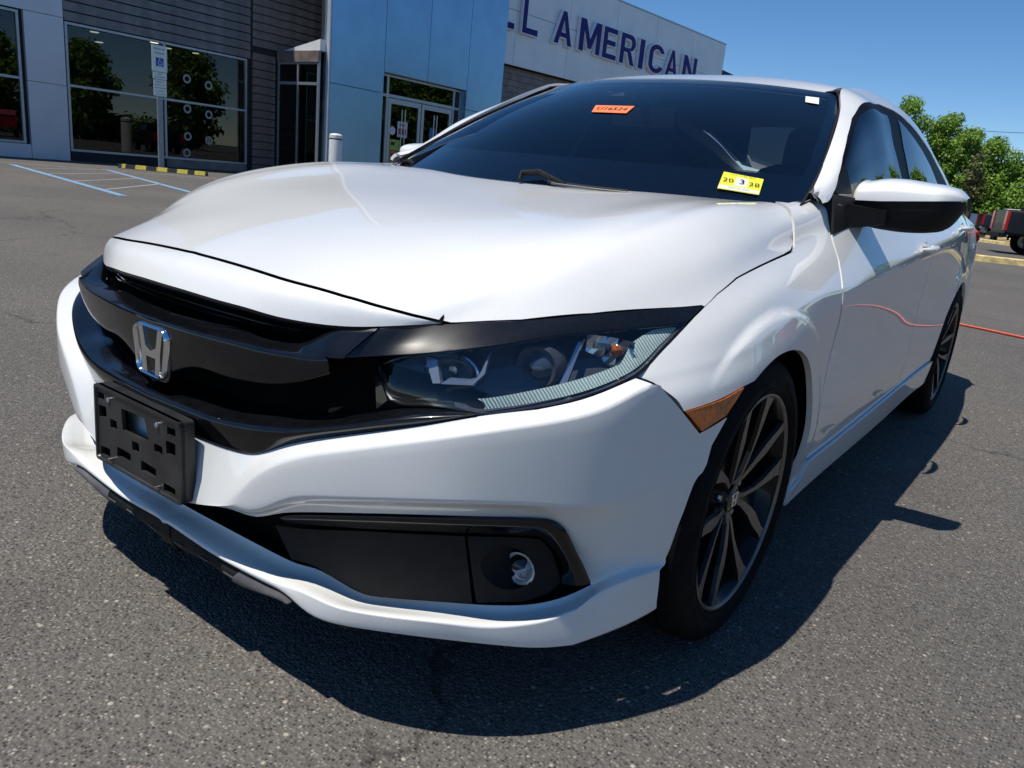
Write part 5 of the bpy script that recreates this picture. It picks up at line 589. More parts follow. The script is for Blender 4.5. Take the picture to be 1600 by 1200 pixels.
# left metal wall
for b in ((-7.58, -2.765, -.12, 0, 4.19, 7.2), (-3.88, -2.765, -.12, 0, 2.245, 4.175), (-3.88, -2.765, -.12, 0, .0, 2.23), (-7.58, -3.895, -.12, 0, 0, .40), (-14.5, -7.62, -.12, 0, 4.19, 7.2), (-14.5, -7.62, -.12, 0, 2.245, 4.175), (-14.5, -7.62, -.12, 0, 0, 2.23), (-14.5, -2.765, -.12, 0, 7.215, 10.5)): bpart('wall_panel', PANEL, b)
bpart('wall_backing', JOINT, (-14.5, -7.65, -.3, -.13, 0, 10.4), (-7.6, -4.04, -.3, -.13, 4.16, 10.4), (-4.0, -2.75, -.3, -.13, 0, 10.4), (-2.74, 3.8, -.3, -.13, 4.12, 10.4), (3.81, 5.2, -.3, -.05, 0, 10.4), (5.2, 40, -.3, -.13, 4.3, 10.4))
# siding boards, each one its own piece: a slightly tilted lath
def boards(u0, u1, w0, w1, off, m, pitch=.29):
    n = int((w1 - w0)/pitch); me = None
    for k in range(n):
        w = w0 + k*pitch
        if me is None:
            V = [fr(u, o, z) for u in (u0, u1) for o, z in ((off-.06, w+.012), (off+.0, w+.012), (off-.022, w+pitch-.022), (off-.06, w+pitch-.022))]
            o = mk('siding_board', V, [(0, 1, 2, 3), (4, 7, 6, 5), (0, 4, 5, 1), (1, 5, 6, 2), (2, 6, 7, 3), (3, 7, 4, 0)], m, bld, False); me = o.data
        else:
            o = bpy.data.objects.new('siding_board', me); COL.objects.link(o); o.parent = bld; o.location = (0, 0, k*pitch)
boards(-2.74, 3.93, 4.13, 10.3, 0, BOARDG); boards(4.02, 18., 4.6, 10.3, 0, BOARDG); boards(4.02, 5.06, .05, 4.58, 0, BOARD)
bpart('corner_trim', JOINT, (3.94, 4.01, -.12, .012, 0, 10.3))
# entrance tower
cols = [5.51, 8.3, 10.9, 13.58, 16.25]; g = .012
for k in range(4):
    for w0, w1 in ((.0, 3.57), (3.57, 8.75), (8.75, 12.8)):
        if k in (1, 2):
            if w1 < 4: continue
            w0 = max(w0, 4.38)
        bpart('wall_panel', BLUEP, (cols[k]+(g if k else 0), cols[k+1]-g, 2.22, 2.60, w0 + (g if w0 else 0), w1 - g))
bpart('tower_core', JOINT, (5.55, 8.26, 2.0, 2.21, 0, 12.7), (13.62, 16.2, 2.0, 2.21, 0, 12.7), (8.26, 13.62, 2.0, 2.21, 4.40, 12.7))
bpart('tower_side', PANEL, (5.44, 5.505, 2.42, 2.585, 0, 12.8)); bpart('tower_side_wall', PANEL, (16.0, 16.24, -.1, 2.0, 0, 12.7))
# vestibule: glazed side wall facing the car park entrance, parapet and pale sloping roof edge
u_ = 5.14
def vbox(name, m, o0, o1, w0, w1, t=.07, parent=None): return bpart(name, m, (u_, u_+t, o0, o1, w0, w1), parent=parent)
vw = bpart('window', ALU, (u_, u_+.08, .03, .11, 0, 4.22), (u_, u_+.08, 1.16, 1.24, 0, 4.22), (u_, u_+.08, 2.30, 2.38, 0, 4.22), (u_, u_+.08, .11, 1.16, 4.15, 4.22), (u_, u_+.08, 1.24, 2.30, 4.15, 4.22), (u_-.02, u_+.08, .11, 1.16, 3.42, 3.52), (u_-.02, u_+.08, 1.24, 2.30, 3.42, 3.52))
for o0, o1 in ((.11, 1.16), (1.24, 2.30)):
    for w0, w1 in ((.05, 3.42), (3.52, 4.15)): bpart('pane', SHOPGL, (u_+.03, u_+.045, o0+.004, o1-.004, w0+.004, w1-.004), parent=vw)
bpart('vestibule_parapet', BOARD, (u_-.03, u_+.09, .02, 2.38, 4.23, 4.62))
mb = MB(); mb.prism([fr(u_+.02, .35, 4.63), fr(u_+.02, 2.40, 4.63), fr(u_+.02, 2.40, 5.02)], Vector(BA)*.8); mb.build('sloping_roof_edge', WHITEM, bld)
bpart('vestibule_back', ROOMD, (5.3, 16, -.28, -.10, 0, 4.22)); bpart('vestibule_roof', JOINT, (5.24, 16, -.1, 1.99, 4.24, 4.30)); bpart('inner_door', ALU, (6.9, 6.98, .4, .5, 0, 3.3), (6.9, 6.98, 1.4, 1.5, 0, 3.3), (6.9, 6.98, .5, 1.4, 3.2, 3.3)); bpart('vestibule_floor', ROOMD, (5.24, 16, -.1, 2.0, 0, .05))
# entrance glazing set back in the tower
of = 2.32
ent = bpart('entrance_frame', ALU, (8.31, 8.40, of-.1, of, 0, 4.36), (8.78, 8.90, of-.1, of, 0, 4.28), (13.02, 13.12, of-.1, of, 0, 4.28), (13.48, 13.57, of-.1, of, 0, 4.36), (8.40, 13.48, of-.1, of, 4.28, 4.36), (8.90, 13.02, of-.1, of-.003, 3.50, 3.62), (8.40, 8.78, of-.1, of-.003, 3.50, 3.60), (13.12, 13.48, of-.1, of-.003, 3.50, 3.60))
for u0, u1, w0, w1 in ((8.40, 8.78, .05, 3.5), (8.40, 8.78, 3.6, 4.28), (8.90, 13.02, 3.62, 4.28), (13.12, 13.48, .05, 3.5), (13.12, 13.48, 3.6, 4.28)): bpart('pane', SHOPGL, (u0+.003, u1-.003, of-.06, of-.045, w0+.003, w1-.003), parent=ent)
PST = {'white': mat('white_notice', (.62, .60, .66), .6, noise=(30, .06)), 'green': mat('lime_poster', (.38, .46, .08), .6, noise=(9, .3)), 'orange': mat('orange_poster', (.55, .20, .05), .6, noise=(9, .3)), 'blue': mat('blue_notice', (.10, .20, .42), .6, noise=(9, .15)), 'red': mat('red_print', (.45, .08, .10), .6, noise=(9, .1))}
for k, (u0, u1) in enumerate(((8.93, 10.92), (10.98, 12.99))):
    d_ = bpart('entrance_door', ALU, (u0, u0+.16, of-.09, of-.01, .02, 3.47), (u1-.16, u1, of-.09, of-.01, .02, 3.47), (u0+.16, u1-.16, of-.09, of-.01, 3.27, 3.47), (u0+.16, u1-.16, of-.09, of-.01, .02, .3))
    bpart('pane', SHOPGL, (u0+.163, u1-.163, of-.055, of-.04, .303, 3.267), parent=d_)
    for du in (.78, .98): MB().tube([fr(u0+du, of+.03, .9), fr(u0+du, of+.03, 3.1)], .022, 8).build('door_handle', SATIN, d_)
    e = of - .036
    if k == 0:
        bpart('notice', PST['white'], (u0+.62, u0+1.22, e, e+.004, 1.98, 2.62), parent=d_); bpart('notice_print', PST['red'], (u0+.68, u0+1.16, e+.006, e+.008, 2.10, 2.34), (u0+.74, u0+1.10, e+.006, e+.008, 2.44, 2.52), parent=d_)
        mb = MB(); mb.lathe([(0, 0), (0, .17)], 'x', (0, 0, 0), 20); mk('round_notice', [fr(u0+.33 + p[1], e+.004, 2.20 + p[2]) for p in mb.v], mb.f, PST['white'], d_, False)
        bpart('poster', PST['green'], (u0+.2, u0+.82, e, e+.004, 1.42, 1.86), parent=d_); bpart('poster', PST['orange'], (u0+.2, u0+.84, e, e+.004, .70, 1.40), parent=d_)
        bpart('poster_print', INK, (u0+.26, u0+.50, e+.006, e+.008, 1.62, 1.76), (u0+.26, u0+.62, e+.006, e+.008, 1.20, 1.28), (u0+.30, u0+.70, e+.006, e+.008, 1.00, 1.08), parent=d_)
    else: bpart('notice', PST['blue'], (u0+.62, u0+.96, e, e+.004, 2.02, 2.56), parent=d_)
# fascia with the name, turned a little towards the road
th = math.radians(6.5); FA = BA*math.cos(th) + BN*math.sin(th); FN = BN*math.cos(th) - BA*math.sin(th); FQ = BP0 + BA*17 + BN*1.9
def ff(u, o, w): return tuple(FQ + FA*u + FN*o + np.array([0, 0, w]))
us = [-4.0, .78, 4.94, 9.21, 13.35, 17.7, 22.2]
for a, b in zip(us[:-1], us[1:]):
    for w0, w1 in ((6.13, 8.62), (8.62, 10.85)): MB().box(a+.012, b-.012, -.10, 0, w0+.012, w1-.012, 0, ff).build('fascia_panel', FASCIA, bld)
MB().box(-4, 22.15, -3.6, -.11, 6.2, 10.83, 0, ff).build('fascia_core', JOINT, bld); MB().box(22.16, 22.2, -3.6, -.1, 6.14, 10.84, 0, ff).build('fascia_end', FASCIA, bld)
MB().box(-4, 22.2, -.12, .02, 10.852, 10.93, 0, ff).build('fascia_coping', ALU, bld)
me = None
for k in range(20):
    w = .2 + k*.296
    V = [ff(u, o, z) for u in (-1.2, 22) for o, z in ((-.46, w), (-.40, w), (-.43, w+.285), (-.46, w+.285))]
    mk('siding_board', V, [(0, 1, 2, 3), (4, 7, 6, 5), (0, 4, 5, 1), (1, 5, 6, 2), (2, 6, 7, 3), (3, 7, 4, 0)], BOARD, bld, False)
MB().box(-1.2, 22, -3.5, -.47, 0, 6.19, 0, ff).build('wall_backing', JOINT, bld)
# letters: strokes on a 0..1 x 0..1 cell
s_ = .21
GLY = {'A': [[(0, 0), (.40, 1), (.60, 1), (1, 0), (.76, 0), (.68, .22), (.32, .22), (.24, 0)]], 'L': [[(0, 0), (0, 1), (.26, 1), (.26, .17), (1, .17), (1, 0)]],
 'M': [[(0, 0), (0, 1), (.26, 1), (.5, .42), (.74, 1), (1, 1), (1, 0), (.79, 0), (.79, .66), (.58, .12), (.42, .12), (.21, .66), (.21, 0)]],
 'E': [[(0, 0), (0, 1), (.96, 1), (.96, .84), (.28, .84), (.28, .60), (.88, .60), (.88, .44), (.28, .44), (.28, .16), (1, .16), (1, 0)]],
 'I': [[(0, 0), (0, 1), (1, 1), (1, 0)]], 'N': [[(0, 0), (0, 1), (.24, 1), (.76, .36), (.76, 1), (1, 1), (1, 0), (.76, 0), (.24, .64), (.24, 0)]]}
def arc(cx, cz, rx, rz_, a0, a1, n): return [(cx + rx*math.cos(math.radians(a0+(a1-a0)*k/n)), cz + rz_*math.sin(math.radians(a0+(a1-a0)*k/n))) for k in range(n+1)]
GLY['C'] = [arc(.5, .68, .5, .32, 12, 180, 10) + arc(.5, .32, .5, .32, 180, 348, 10) + arc(.5, .32, .25, .16, 340, 180, 8) + arc(.5, .68, .25, .16, 180, 20, 8)]
GLY['R'] = [[(0, 0), (0, 1), (.6, 1)] + arc(.62, .73, .36, .27, 90, -90, 10) + [(.72, .44), (1, 0), (.72, 0), (.48, .40), (.26, .40), (.26, 0)]]
HOLE = {'A': [(.385, .36), (.5, .74), (.615, .36)], 'R': [(.26, .55), (.26, .85), (.6, .85)] + arc(.60, .70, .12, .15, 90, -90, 6)}
sign = empty('shop_sign', 'tall white edged navy letters ALL AMERICAN standing off the pale fascia', 'sign', ff(9, .1, 8.4)); sign.location = (0, 0, 0)
def grow(P, d):
    n = len(P); out = []; A_ = sum(P[k][0]*P[(k+1) % n][1] - P[(k+1) % n][0]*P[k][1] for k in range(n)); sg = 1 if A_ < 0 else -1
    for k in range(n):
        a, b, c = np.array(P[k-1]), np.array(P[k]), np.array(P[(k+1) % n]); e1 = (b-a)/(np.linalg.norm(b-a)+1e-9); e2 = (c-b)/(np.linalg.norm(c-b)+1e-9)
        n1 = np.array([-e1[1], e1[0]]); n2 = np.array([-e2[1], e2[0]]); m_ = n1 + n2; m_ = m_/max(m_ @ m_/2, .35); out.append(tuple(b + sg*m_*d))
    return out
def solid(name, loops, o0, o1, m, parent):
    pts = []; ed = []
    for P in loops:
        b = len(pts); pts += [Vector(p) for p in P]; ed += [(b+k, b+(k+1) % len(P)) for k in range(len(P))]
    vo, eo, fo, *_ = delaunay_2d_cdt(pts, ed, [], 1, 1e-6); mb = MB(); n = len(vo); fo = [f for f in fo if not any(inpoly(np.mean([tuple(vo[i]) for i in f], 0), h) for h in loops[1:])]
    mb.add([ff(p[0], o1, p[1]) for p in vo] , [tuple(f) for f in fo])
    for P in loops:
        k_ = len(P); mb.add([ff(p[0], o1, p[1]) for p in P] + [ff(p[0], o0, p[1]) for p in P], [(j, (j+1) % k_, k_+(j+1) % k_, k_+j) for j in range(k_)])
    return mb.build(name, m, parent)
for ch, u0, u1 in (('A', -5.6, -4.0), ('L', -3.4, -2.2), ('L', 1.02, 2.2), ('A', 3.5, 5.0), ('M', 5.62, 7.55), ('E', 7.80, 9.15), ('R', 9.5, 11.05), ('I', 11.48, 11.98), ('C', 12.55, 14.25), ('A', 14.5, 16.0), ('N', 16.6, 18.3)):
    if ch == 'L' and u0 < 0: u0, u1 = -.75, .42
    if ch == 'A' and u0 < 0: u0, u1 = -2.9, -1.3
    w0, h = 7.70, 1.60; P = [(u0 + x*(u1-u0), w0 + z*h) for x, z in GLY[ch][0]]; H_ = [(u0 + x*(u1-u0), w0 + z*h) for x, z in HOLE[ch]] if ch in HOLE else None
    L_ = solid('letter', [grow(P, .055)] + ([grow(H_, -.05)] if H_ else []), .02, .20, LETW, sign); solid('letter_face', [P] + ([H_] if H_ else []), .2, .206, NAVY, L_)
# ------------------------------------------------------------------ things on the forecourt
YEL = mat('worn_yellow_paint', (.60, .46, .20), .75, noise=(7, .35)); YELB = mat('yellow_stripe', (.55, .46, .05), .6, noise=(20, .2)); BLKR = mat('black_rubber_stop', (.015, .015, .016), .6, noise=(20, .3))
CONC = mat('weathered_concrete', (.34, .30, .23), .85, noise=(9, .3), bump=(60, .5)); POST = mat('galvanised_post', (.30, .32, .35), .45, metal=.5, noise=(10, .15)); BOLW = mat('white_bollard_sleeve', (.72, .72, .70), .5, noise=(12, .08))
BLUEL = mat('worn_blue_line_paint', (.16, .28, .42), .8, noise=(14, .35)); WHITEL = mat('worn_white_line_paint', (.36, .38, .40), .8, noise=(14, .4)); SIGNB = mat('blue_sign_face', (.02, .08, .42), .4, noise=(20, .06))
wst = empty('wheel_stop', 'black rubber wheel stop with yellow stripes below the showroom window', 'wheel stop', (-21.2, 11.0, 0), rz=math.atan2(1.71, 1.81))
MB().add([(x*1.26*(1 if z < .1 else .99), y, z) for x in (-1, 1) for y, z in ((-.10, 0), (.10, 0), (.07, .12), (-.07, .12))], [(0, 1, 2, 3), (4, 7, 6, 5), (0, 4, 5, 1), (1, 5, 6, 2), (2, 6, 7, 3), (3, 7, 4, 0)]).build('stop_body', BLKR, wst)
for x in (-1.1, -.62, -.02, .56, 1.06):
    w = .05 if x == -1.1 else .15
    MB().add([(x + d, y, z) for d in (-w, w) for y, z in ((-.104, .012), (-.074, .122), (.074, .123), (.104, .012))], [(0, 4, 5, 1), (1, 5, 6, 2), (2, 6, 7, 3), (0, 1, 2, 3), (4, 7, 6, 5)]).build('stripe', YELB, wst)
# accessible parking sign
X0, Y0 = -22.13, 11.45
asg = empty('parking_sign', 'accessible parking sign on a grey post in front of the showroom window', 'sign', (X0, Y0, 0))
MB().box(-.03, .03, -.08, .08, 0, 3.58).build('post', POST, asg)
def plate(w0, w1, m, hw=.24, x=.035): return MB().box(x, x+.012, -hw, hw, w0, w1).build('sign_plate', m, asg)
a_ = plate(2.87, 3.60, WHITES, .235); b_ = plate(2.66, 2.85, WHITES, .215); c_ = plate(2.18, 2.64, WHITES, .20)
MB().box(.049, .052, -.12, .12, 3.02, 3.26).build('blue_panel', SIGNB, a_)
# wheelchair symbol
mb = MB()
def sy(P): mb.prism([(.0535, y, z) for y, z in P], (.002, 0, 0))
sy([(.00 + .02*math.cos(t), 3.225 + .02*math.sin(t)) for t in np.linspace(0, 6.283, 9)[:-1]]); sy([(-.012, 3.195), (.012, 3.195), (.012, 3.135), (.055, 3.135), (.075, 3.07), (.092, 3.075), (.065, 3.155), (-.012, 3.155)])
n_ = 12; R1 = [(.0 + .06*math.cos(t), 3.10 + .06*math.sin(t)) for t in np.linspace(2.2, 6.0, n_)]; R2 = [(.0 + .043*math.cos(t), 3.10 + .043*math.sin(t)) for t in np.linspace(6.0, 2.2, n_)]; sy(R1 + R2)
mb.build('wheelchair_symbol', WHITES, a_)
def stext(par, body, w, size, m, y=0.): return text_mesh('sign_print', body, size, m, par, Matrix(((0, 0, 1, .0485), (1, 0, 0, y), (0, 1, 0, w), (0, 0, 0, 1))))
stext(a_, 'RESERVED', 3.50, .075, INK); stext(a_, 'PARKING', 3.38, .075, INK); stext(b_, 'VAN', 2.80, .06, INK); stext(b_, 'ACCESSIBLE', 2.72, .055, INK)
for k, tx in enumerate(('PENALTY', '$250 FIRST OFFENSE', 'SUBSEQUENT OFFENSES', '$250 MINIMUM', 'TOW-AWAY ZONE')): stext(c_, tx, 2.58 - .085*k, .034 if k else .055, INK)
# bollard
bo = empty('bollard', 'white plastic sleeved bollard beside the entrance tower', 'bollard', (-19.0, 15.64, 0))
MB().lathe([(0, .21), (1.42, .21), (1.46, .205)], 'z', (0, 0, 0), 28).build('sleeve', BOLW, bo, True, sharp=40); MB().lathe([(1.461, .206), (1.50, .206)], 'z', (0, 0, 0), 28).build('reflective_band', BLKR, bo, True); MB().lathe([(1.501, .205), (1.60, .205), (1.64, .17), (1.655, .08), (1.66, 0)], 'z', (0, 0, 0), 28).build('dome_cap', BOLW, bo, True)
# painted lines and a pale kerb-edge strip, 4 mm sheets
def line(name, p, q, w, m):
    p, q = Vector((*p, .004)), Vector((*q, .004)); t = (q-p).normalized(); s = Vector((-t.y, t.x, 0))*w/2; o = mk(name, [p-s, q-s, q+s, p+s], [(0, 1, 2, 3)], m, None, False); o['kind'] = 'structure'; return o
line('painted_line', (-19.98, 6.47), (-11.4, 4.84), .16, BLUEL); line('painted_line', (-20.42, 8.93), (-12.4, 6.80), .16, BLUEL)
for t0, t1 in ((.15, .02), (.38, .22), (.62, .45), (.85, .68)): line('painted_line', (-19.98 + 8.58*t0, 6.47 - 1.63*t0 + .1), (-20.42 + 8.0*t1, 8.93 - 2.13*t1 - .1), .05, WHITEL)
line('painted_line', (-21.6, 5.0), (-19.0, 11.6), .09, WHITEL); line('painted_line', (-17.7, 4.2), (-17.2, 4.1), .25, BLUEL)  # white strip stands in for the lit edge of the sidewalk kerb
# kerbed islands to the right
def kerb(p, q, w, label, m=YEL):
    p, q = Vector((*p, 0)), Vector((*q, 0)); t = (q-p).normalized(); s = Vector((-t.y, t.x, 0)); mb = MB(); V = []
    L = (q-p).length; n = 10
    for k in range(n+1):
        c = p + t*L*k/n; j = .012*math.sin(k*2.3)
        V += [c - s*(w/2), c - s*(w/2-.02+j*.3) + Vector((0, 0, .13+j*.3)), c - s*(w/2-.05) + Vector((0, 0, .15)), c + s*(w/2-.05) + Vector((0, 0, .15)), c + s*(w/2) + Vector((0, 0, 0))]
    mb.add(V, grid_faces(n+1, 5) + [tuple(range(5)), tuple(range(n*5, n*5+5))[::-1]]); o = mb.build('kerb', m, None); return tag(o, label, 'kerb', 'yellow kerbs of the parking islands')
kerb((-.95, 20.5), (4.2, 22.6), .34, 'nearest worn yellow kerb, beside the car tail'); kerb((-3.3, 41.0), (1.6, 37.6), .4, 'middle yellow kerb under the dark pickup tail'); kerb((-6.6, 60.), (-2.2, 50), .45, 'farthest pale kerb before the row of pickups')
# extension cord across the lot
CORD = mat('orange_cord_jacket', (.55, .07, .02), .45, noise=(30, .15))
P = smooth_line(np.array([(-3.2, 7.6, .012), (-1.0, 6.95, .012), (.51, 6.63, .012), (1.05, 6.43, .012), (2.6, 5.87, .012), (4.6, 5.15, .012), (8, 3.9, .012), (13, 2.2, .012)]), 60)
tag(MB().tube(P, .012, 6).build('extension_cord', CORD, None, True), 'thin orange red cord lying across the asphalt behind the rear wheel', 'cord')
# ------------------------------------------------------------------ pickups
TPAINT = {'black': mat('black_truck_paint', (.010, .011, .014), .35, coat=.1, spec=.15, noise=(3, .1)), 'navy': mat('dark_blue_truck_paint', (.012, .018, .034), .35, coat=.1, spec=.15, noise=(3, .1)), 'white': mat('white_truck_paint', (.70, .70, .70), .3, coat=1., noise=(3, .04)), 'red': mat('red_truck_paint', (.35, .02, .02), .25, coat=1., noise=(3, .1))}
DGL = glass('dark_truck_glass', (.06, .07, .08), boost=1.2)
def pickup(name_paint, loc, rz, label, group='pickup trucks parked by the trees'):
    t = empty('pickup_truck', label, 'pickup', loc, group, rz); m = TPAINT[name_paint]
    def shell(name, secs, mm, cap=True, par=t):
        mb = MB(); n = len(secs[0]); V = [p for s in secs for p in s]; F = [(i*n+j, (i+1)*n+j, (i+1)*n+(j+1) % n, i*n+(j+1) % n) for i in range(len(secs)-1) for j in range(n)]
        if cap: F += [tuple(range(n))[::-1], tuple((len(secs)-1)*n+j for j in range(n))]
        mb.add(V, F); return mb.build(name, mm, par, True, sharp=30)
    def sec(x, w, z0, z1, r=.08): return [(x, -w+r, z0), (x, w-r, z0), (x, w, z0+r), (x, w, z1-r), (x, w-r*.6, z1), (x, -w+r*.6, z1), (x, -w, z1-r), (x, -w, z0+r)]
    shell('bed', [sec(.10, .98, .62, 1.36), sec(.16, 1.0, .60, 1.38), sec(1.0, 1.01, .58, 1.39), sec(2.0, 1.01, .58, 1.39)], m)
    MB().box(.25, 1.95, -.85, .85, 1.385, 1.40).build('bed_cover', MATTE, t)
    shell('cab', [sec(2.03, 1.0, .55, 1.36), sec(3.0, 1.01, .52, 1.34), sec(4.2, 1.0, .52, 1.30)], m)
    shell('roof', [sec(2.10, .80, 1.30, 1.55, .05), sec(2.28, .74, 1.30, 1.90, .07), sec(3.3, .74, 1.30, 1.93, .07), sec(3.6, .74, 1.30, 1.86, .07), sec(4.25, .86, 1.28, 1.34, .02)], m)
    for s in (1, -1):
        for x0, x1, a, b in ((2.28, 2.95, 1.40, 1.80), (3.02, 3.75, 1.40, 1.80)):
            mk('window', [(x0+.06, s*.885, a-.02), (x1, s*.885, a-.02), (x1-(.22 if x1 > 3.5 else .0), s*.775, b), (x0+.1, s*.775, b)], [(0, 1, 2, 3)], DGL, t, False)
    mk('window', [(2.06, -.66, 1.42), (2.06, .66, 1.42), (2.245, .6, 1.82), (2.245, -.6, 1.82)], [(0, 1, 2, 3)], DGL, t, False)
    shell('hood', [sec(4.22, 1.0, .52, 1.30), sec(4.9, .98, .52, 1.24), sec(5.5, .95, .52, 1.18), sec(5.62, .90, .55, 1.10)], m)
    MB().box(.075, .10, -.78, .78, .70, 1.32).build('tailgate', m, t)
    MB().box(-.04, .12, -.92, .92, .50, .64).build('rear_bumper', CHROME if name_paint != 'black' else MATTE, t); MB().box(-.02, .10, -.25, .25, .38, .50).build('tow_hitch', MATTE, t)
    for s in (1, -1):
        MB().box(.055, .14, s*.74 if s > 0 else -1.008, 1.008 if s > 0 else s*.74, .74, 1.34).build('tail_lamp', REDL, t)
    for x in (1.15, 4.65):
        for s in (1, -1):
            wh = MB().lathe([(-.13, .22), (-.135, .36), (-.10, .40), (.10, .40), (.135, .36), (.13, .24)], 'y', (x, s*.86, .40), 28).build('wheel', RUBBER, t, True, sharp=40); MB().lathe([(s*.11, 0), (s*.12, .10), (s*.10, .22), (s*.125, .24)], 'y', (x, s*.86, .40), 20).build('rim', SATIN, wh, True)
            MB().lathe([(s*1.015, .43), (s*1.02, .50), (s*.99, .51)], 'y', (x, 0, .40), 20, a0=0, a1=math.pi).build('arch_trim', MATTE, t)
    return t
pickup('black', (-1.45, 29.0, 0), math.radians(17), 'black pickup with a tall red tail lamp behind the yellow kerb'); pickup('navy', (-4.75, 54.5, 0), math.radians(16), 'dark blue pickup parked beyond the black one'); pickup('white', (-6.3, 61.0, 0), math.radians(16), 'white pickup whose cab shows over the dark blue bed')
pickup('black', (5.6, 33.5, 0), math.radians(24), 'black pickup farther right along the row'); pickup('red', (11.0, 24.0, 0), math.radians(32), 'red pickup at the right end of the row'); pickup('navy', (15.5, 17.0, 0), math.radians(40), 'dark blue pickup at the right of the lot beyond the red one')
for k_, (x_, y_, p_, l_) in enumerate(((17.5, 9.5, 'black', 'black pickup between two dark blue ones at the right'), (18.5, 2.5, 'navy', 'dark blue pickup mirrored in the left end of the showroom glass'), (18.5, -4.5, 'black', 'black pickup nearest the road at the right of the lot'), (18.0, -12, 'white', 'white pickup at the near end of the right hand row'))): pickup(p_, (x_, y_, 0), math.radians(60 + 8*k_), l_)
# ------------------------------------------------------------------ trees and shrubs
def leafmat(name, a, b):
    m = bpy.data.materials.new(name); m.use_nodes = True; nt = m.node_tree; p = nt.nodes['Principled BSDF']; N = nt.nodes.new
    gi = N('ShaderNodeNewGeometry'); r = N('ShaderNodeValToRGB'); r.color_ramp.elements[0].color = (*a, 1); r.color_ramp.elements[1].color = (*b, 1)
    nt.links.new(gi.outputs['Random Per Island'], r.inputs[0]); nt.links.new(r.outputs[0], p.inputs['Base Color']); p.inputs['Roughness'].default_value = .55; p.inputs['Specular IOR Level'].default_value = .25
    tr_ = N('ShaderNodeBsdfTranslucent'); nt.links.new(r.outputs[0], tr_.inputs[0]); mx = N('ShaderNodeMixShader'); mx.inputs[0].default_value = .35
    o = nt.nodes['Material Output']; nt.links.new(p.outputs[0], mx.inputs[1]); nt.links.new(tr_.outputs[0], mx.inputs[2]); nt.links.new(mx.outputs[0], o.inputs[0]); return m
LEAF = leafmat('spring_leaves', (.10, .20, .022), (.30, .46, .08)); LEAF2 = leafmat('darker_leaves', (.08, .16, .02), (.23, .37, .065)); LEAFP = leafmat('purple_brown_leaves', (.10, .105, .04), (.22, .23, .09)); NEEDLE = leafmat('dark_needles', (.010, .022, .014), (.03, .05, .03))
BARK = mat('grey_brown_bark', (.075, .06, .05), .9, noise=(6, .3), bump=(20, .6))
def foliage(blobs, n, size, r):
    """small leaf-sized faces spread through the lobes of a crown, thicker near their skins"""
    V = np.empty((n*4, 3)); w = np.array([b[3]*b[4]*b[5] for b in blobs])**.75; w /= w.sum(); k = r.choice(len(blobs), n, p=w); B_ = np.array(blobs)[k]
    d = r.normal(size=(n, 3)); d /= np.linalg.norm(d, axis=1, keepdims=True); rad = (1 - .55*r.random(n)**1.6) * (1 + .13*r.normal(size=n)); rad[r.random(n) < .05] *= 1.2
    c = B_[:, :3] + d*rad[:, None]*B_[:, 3:6]
    nn = d*.7 + r.normal(size=(n, 3))*.6 + [0, 0, .5]; nn /= np.linalg.norm(nn, axis=1, keepdims=True); t = np.cross(nn, r.normal(size=(n, 3))); t /= np.linalg.norm(t, axis=1, keepdims=True); b = np.cross(nn, t)
    s = size*(.55 + .9*r.random(n))[:, None]
    V[0::4] = c - t*s; V[1::4] = c - b*s*.55 + nn*s*.12; V[2::4] = c + t*s; V[3::4] = c + b*s*.55 + nn*s*.12
    return V, np.arange(n*4).reshape(n, 4)
def leaf_obj(name, V, F, m, parent):
    me = bpy.data.meshes.new(name); me.vertices.add(len(V)); me.vertices.foreach_set('co', V.ravel()); me.loops.add(F.size); me.loops.foreach_set('vertex_index', F.ravel().astype(np.int32)); me.polygons.add(len(F)); me.polygons.foreach_set('loop_start', np.arange(0, F.size, 4, dtype=np.int32)); me.materials.append(m); me.update(); me.validate()
    o = bpy.data.objects.new(name, me); COL.objects.link(o); o.parent = parent; return o
def tree(loc, h, rad, label, m=LEAF, n=11000, seed=1, low=.16, size=.10, group='trees behind the parked pickups'):
    r = np.random.default_rng(seed); t = empty('leafy_tree', label, 'tree', (*loc, 0), group); blobs = []
    for k in range(17):
        f = low + (1-low)*(k+.5)/17; rr = rad*(.35 + .65*math.sin(math.pi*min(f*.95+.08, 1))**.7); a = k*2.4 + r.random(); q = rr*(.25 + .5*r.random()); s = rad*(.28 + .20*r.random())
        blobs.append((q*math.cos(a), q*math.sin(a), h*f*.94, s, s, s*.8))
    V, F = foliage(blobs, n, size, r); leaf_obj('crown', V, F, m, t); mb = MB(); mb.tube([(0, 0, 0), (.1, 0, h*.25), (0, .1, h*.5), (.1, 0, h*.8)], [h*.026, h*.021, h*.014, h*.004], 8)
    for b in blobs[::2]: mb.tube([(0, .03, b[2]*.55), (b[0]*.5, b[1]*.5, b[2]*.8), b[:3]], [h*.009, h*.006, h*.002], 5)
    mb.build('trunk', BARK, t, True); return t
tree((-11.6, 62), 9.3, 2.1, 'tallest bright green tree, nearest the car roof', seed=3); tree((-9.2, 63), 8.4, 2.3, 'bright green tree right of the tallest one', seed=5, n=12000); tree((-7.2, 62), 7.2, 1.8, 'bright green tree right of centre in the row', seed=21)
tree((-6.0, 64), 6.8, 2.2, 'broad green tree behind the dark blue pickup', seed=8, n=11000); tree((-4.3, 64), 5.3, 1.9, 'lower green tree at the right end of the row', seed=9); tree((-8.9, 63), 4.6, 2.2, 'low dark green tree filling the gap under the row', LEAF2, 9000, 12, .08); tree((-12.2, 62), 4.3, 1.9, 'low dark green tree beside the car window', LEAF2, 9000, 13, .08); tree((-5.6, 63.5), 3.9, 2.2, 'low green tree above the black pickup', LEAF, 9000, 14, .05)
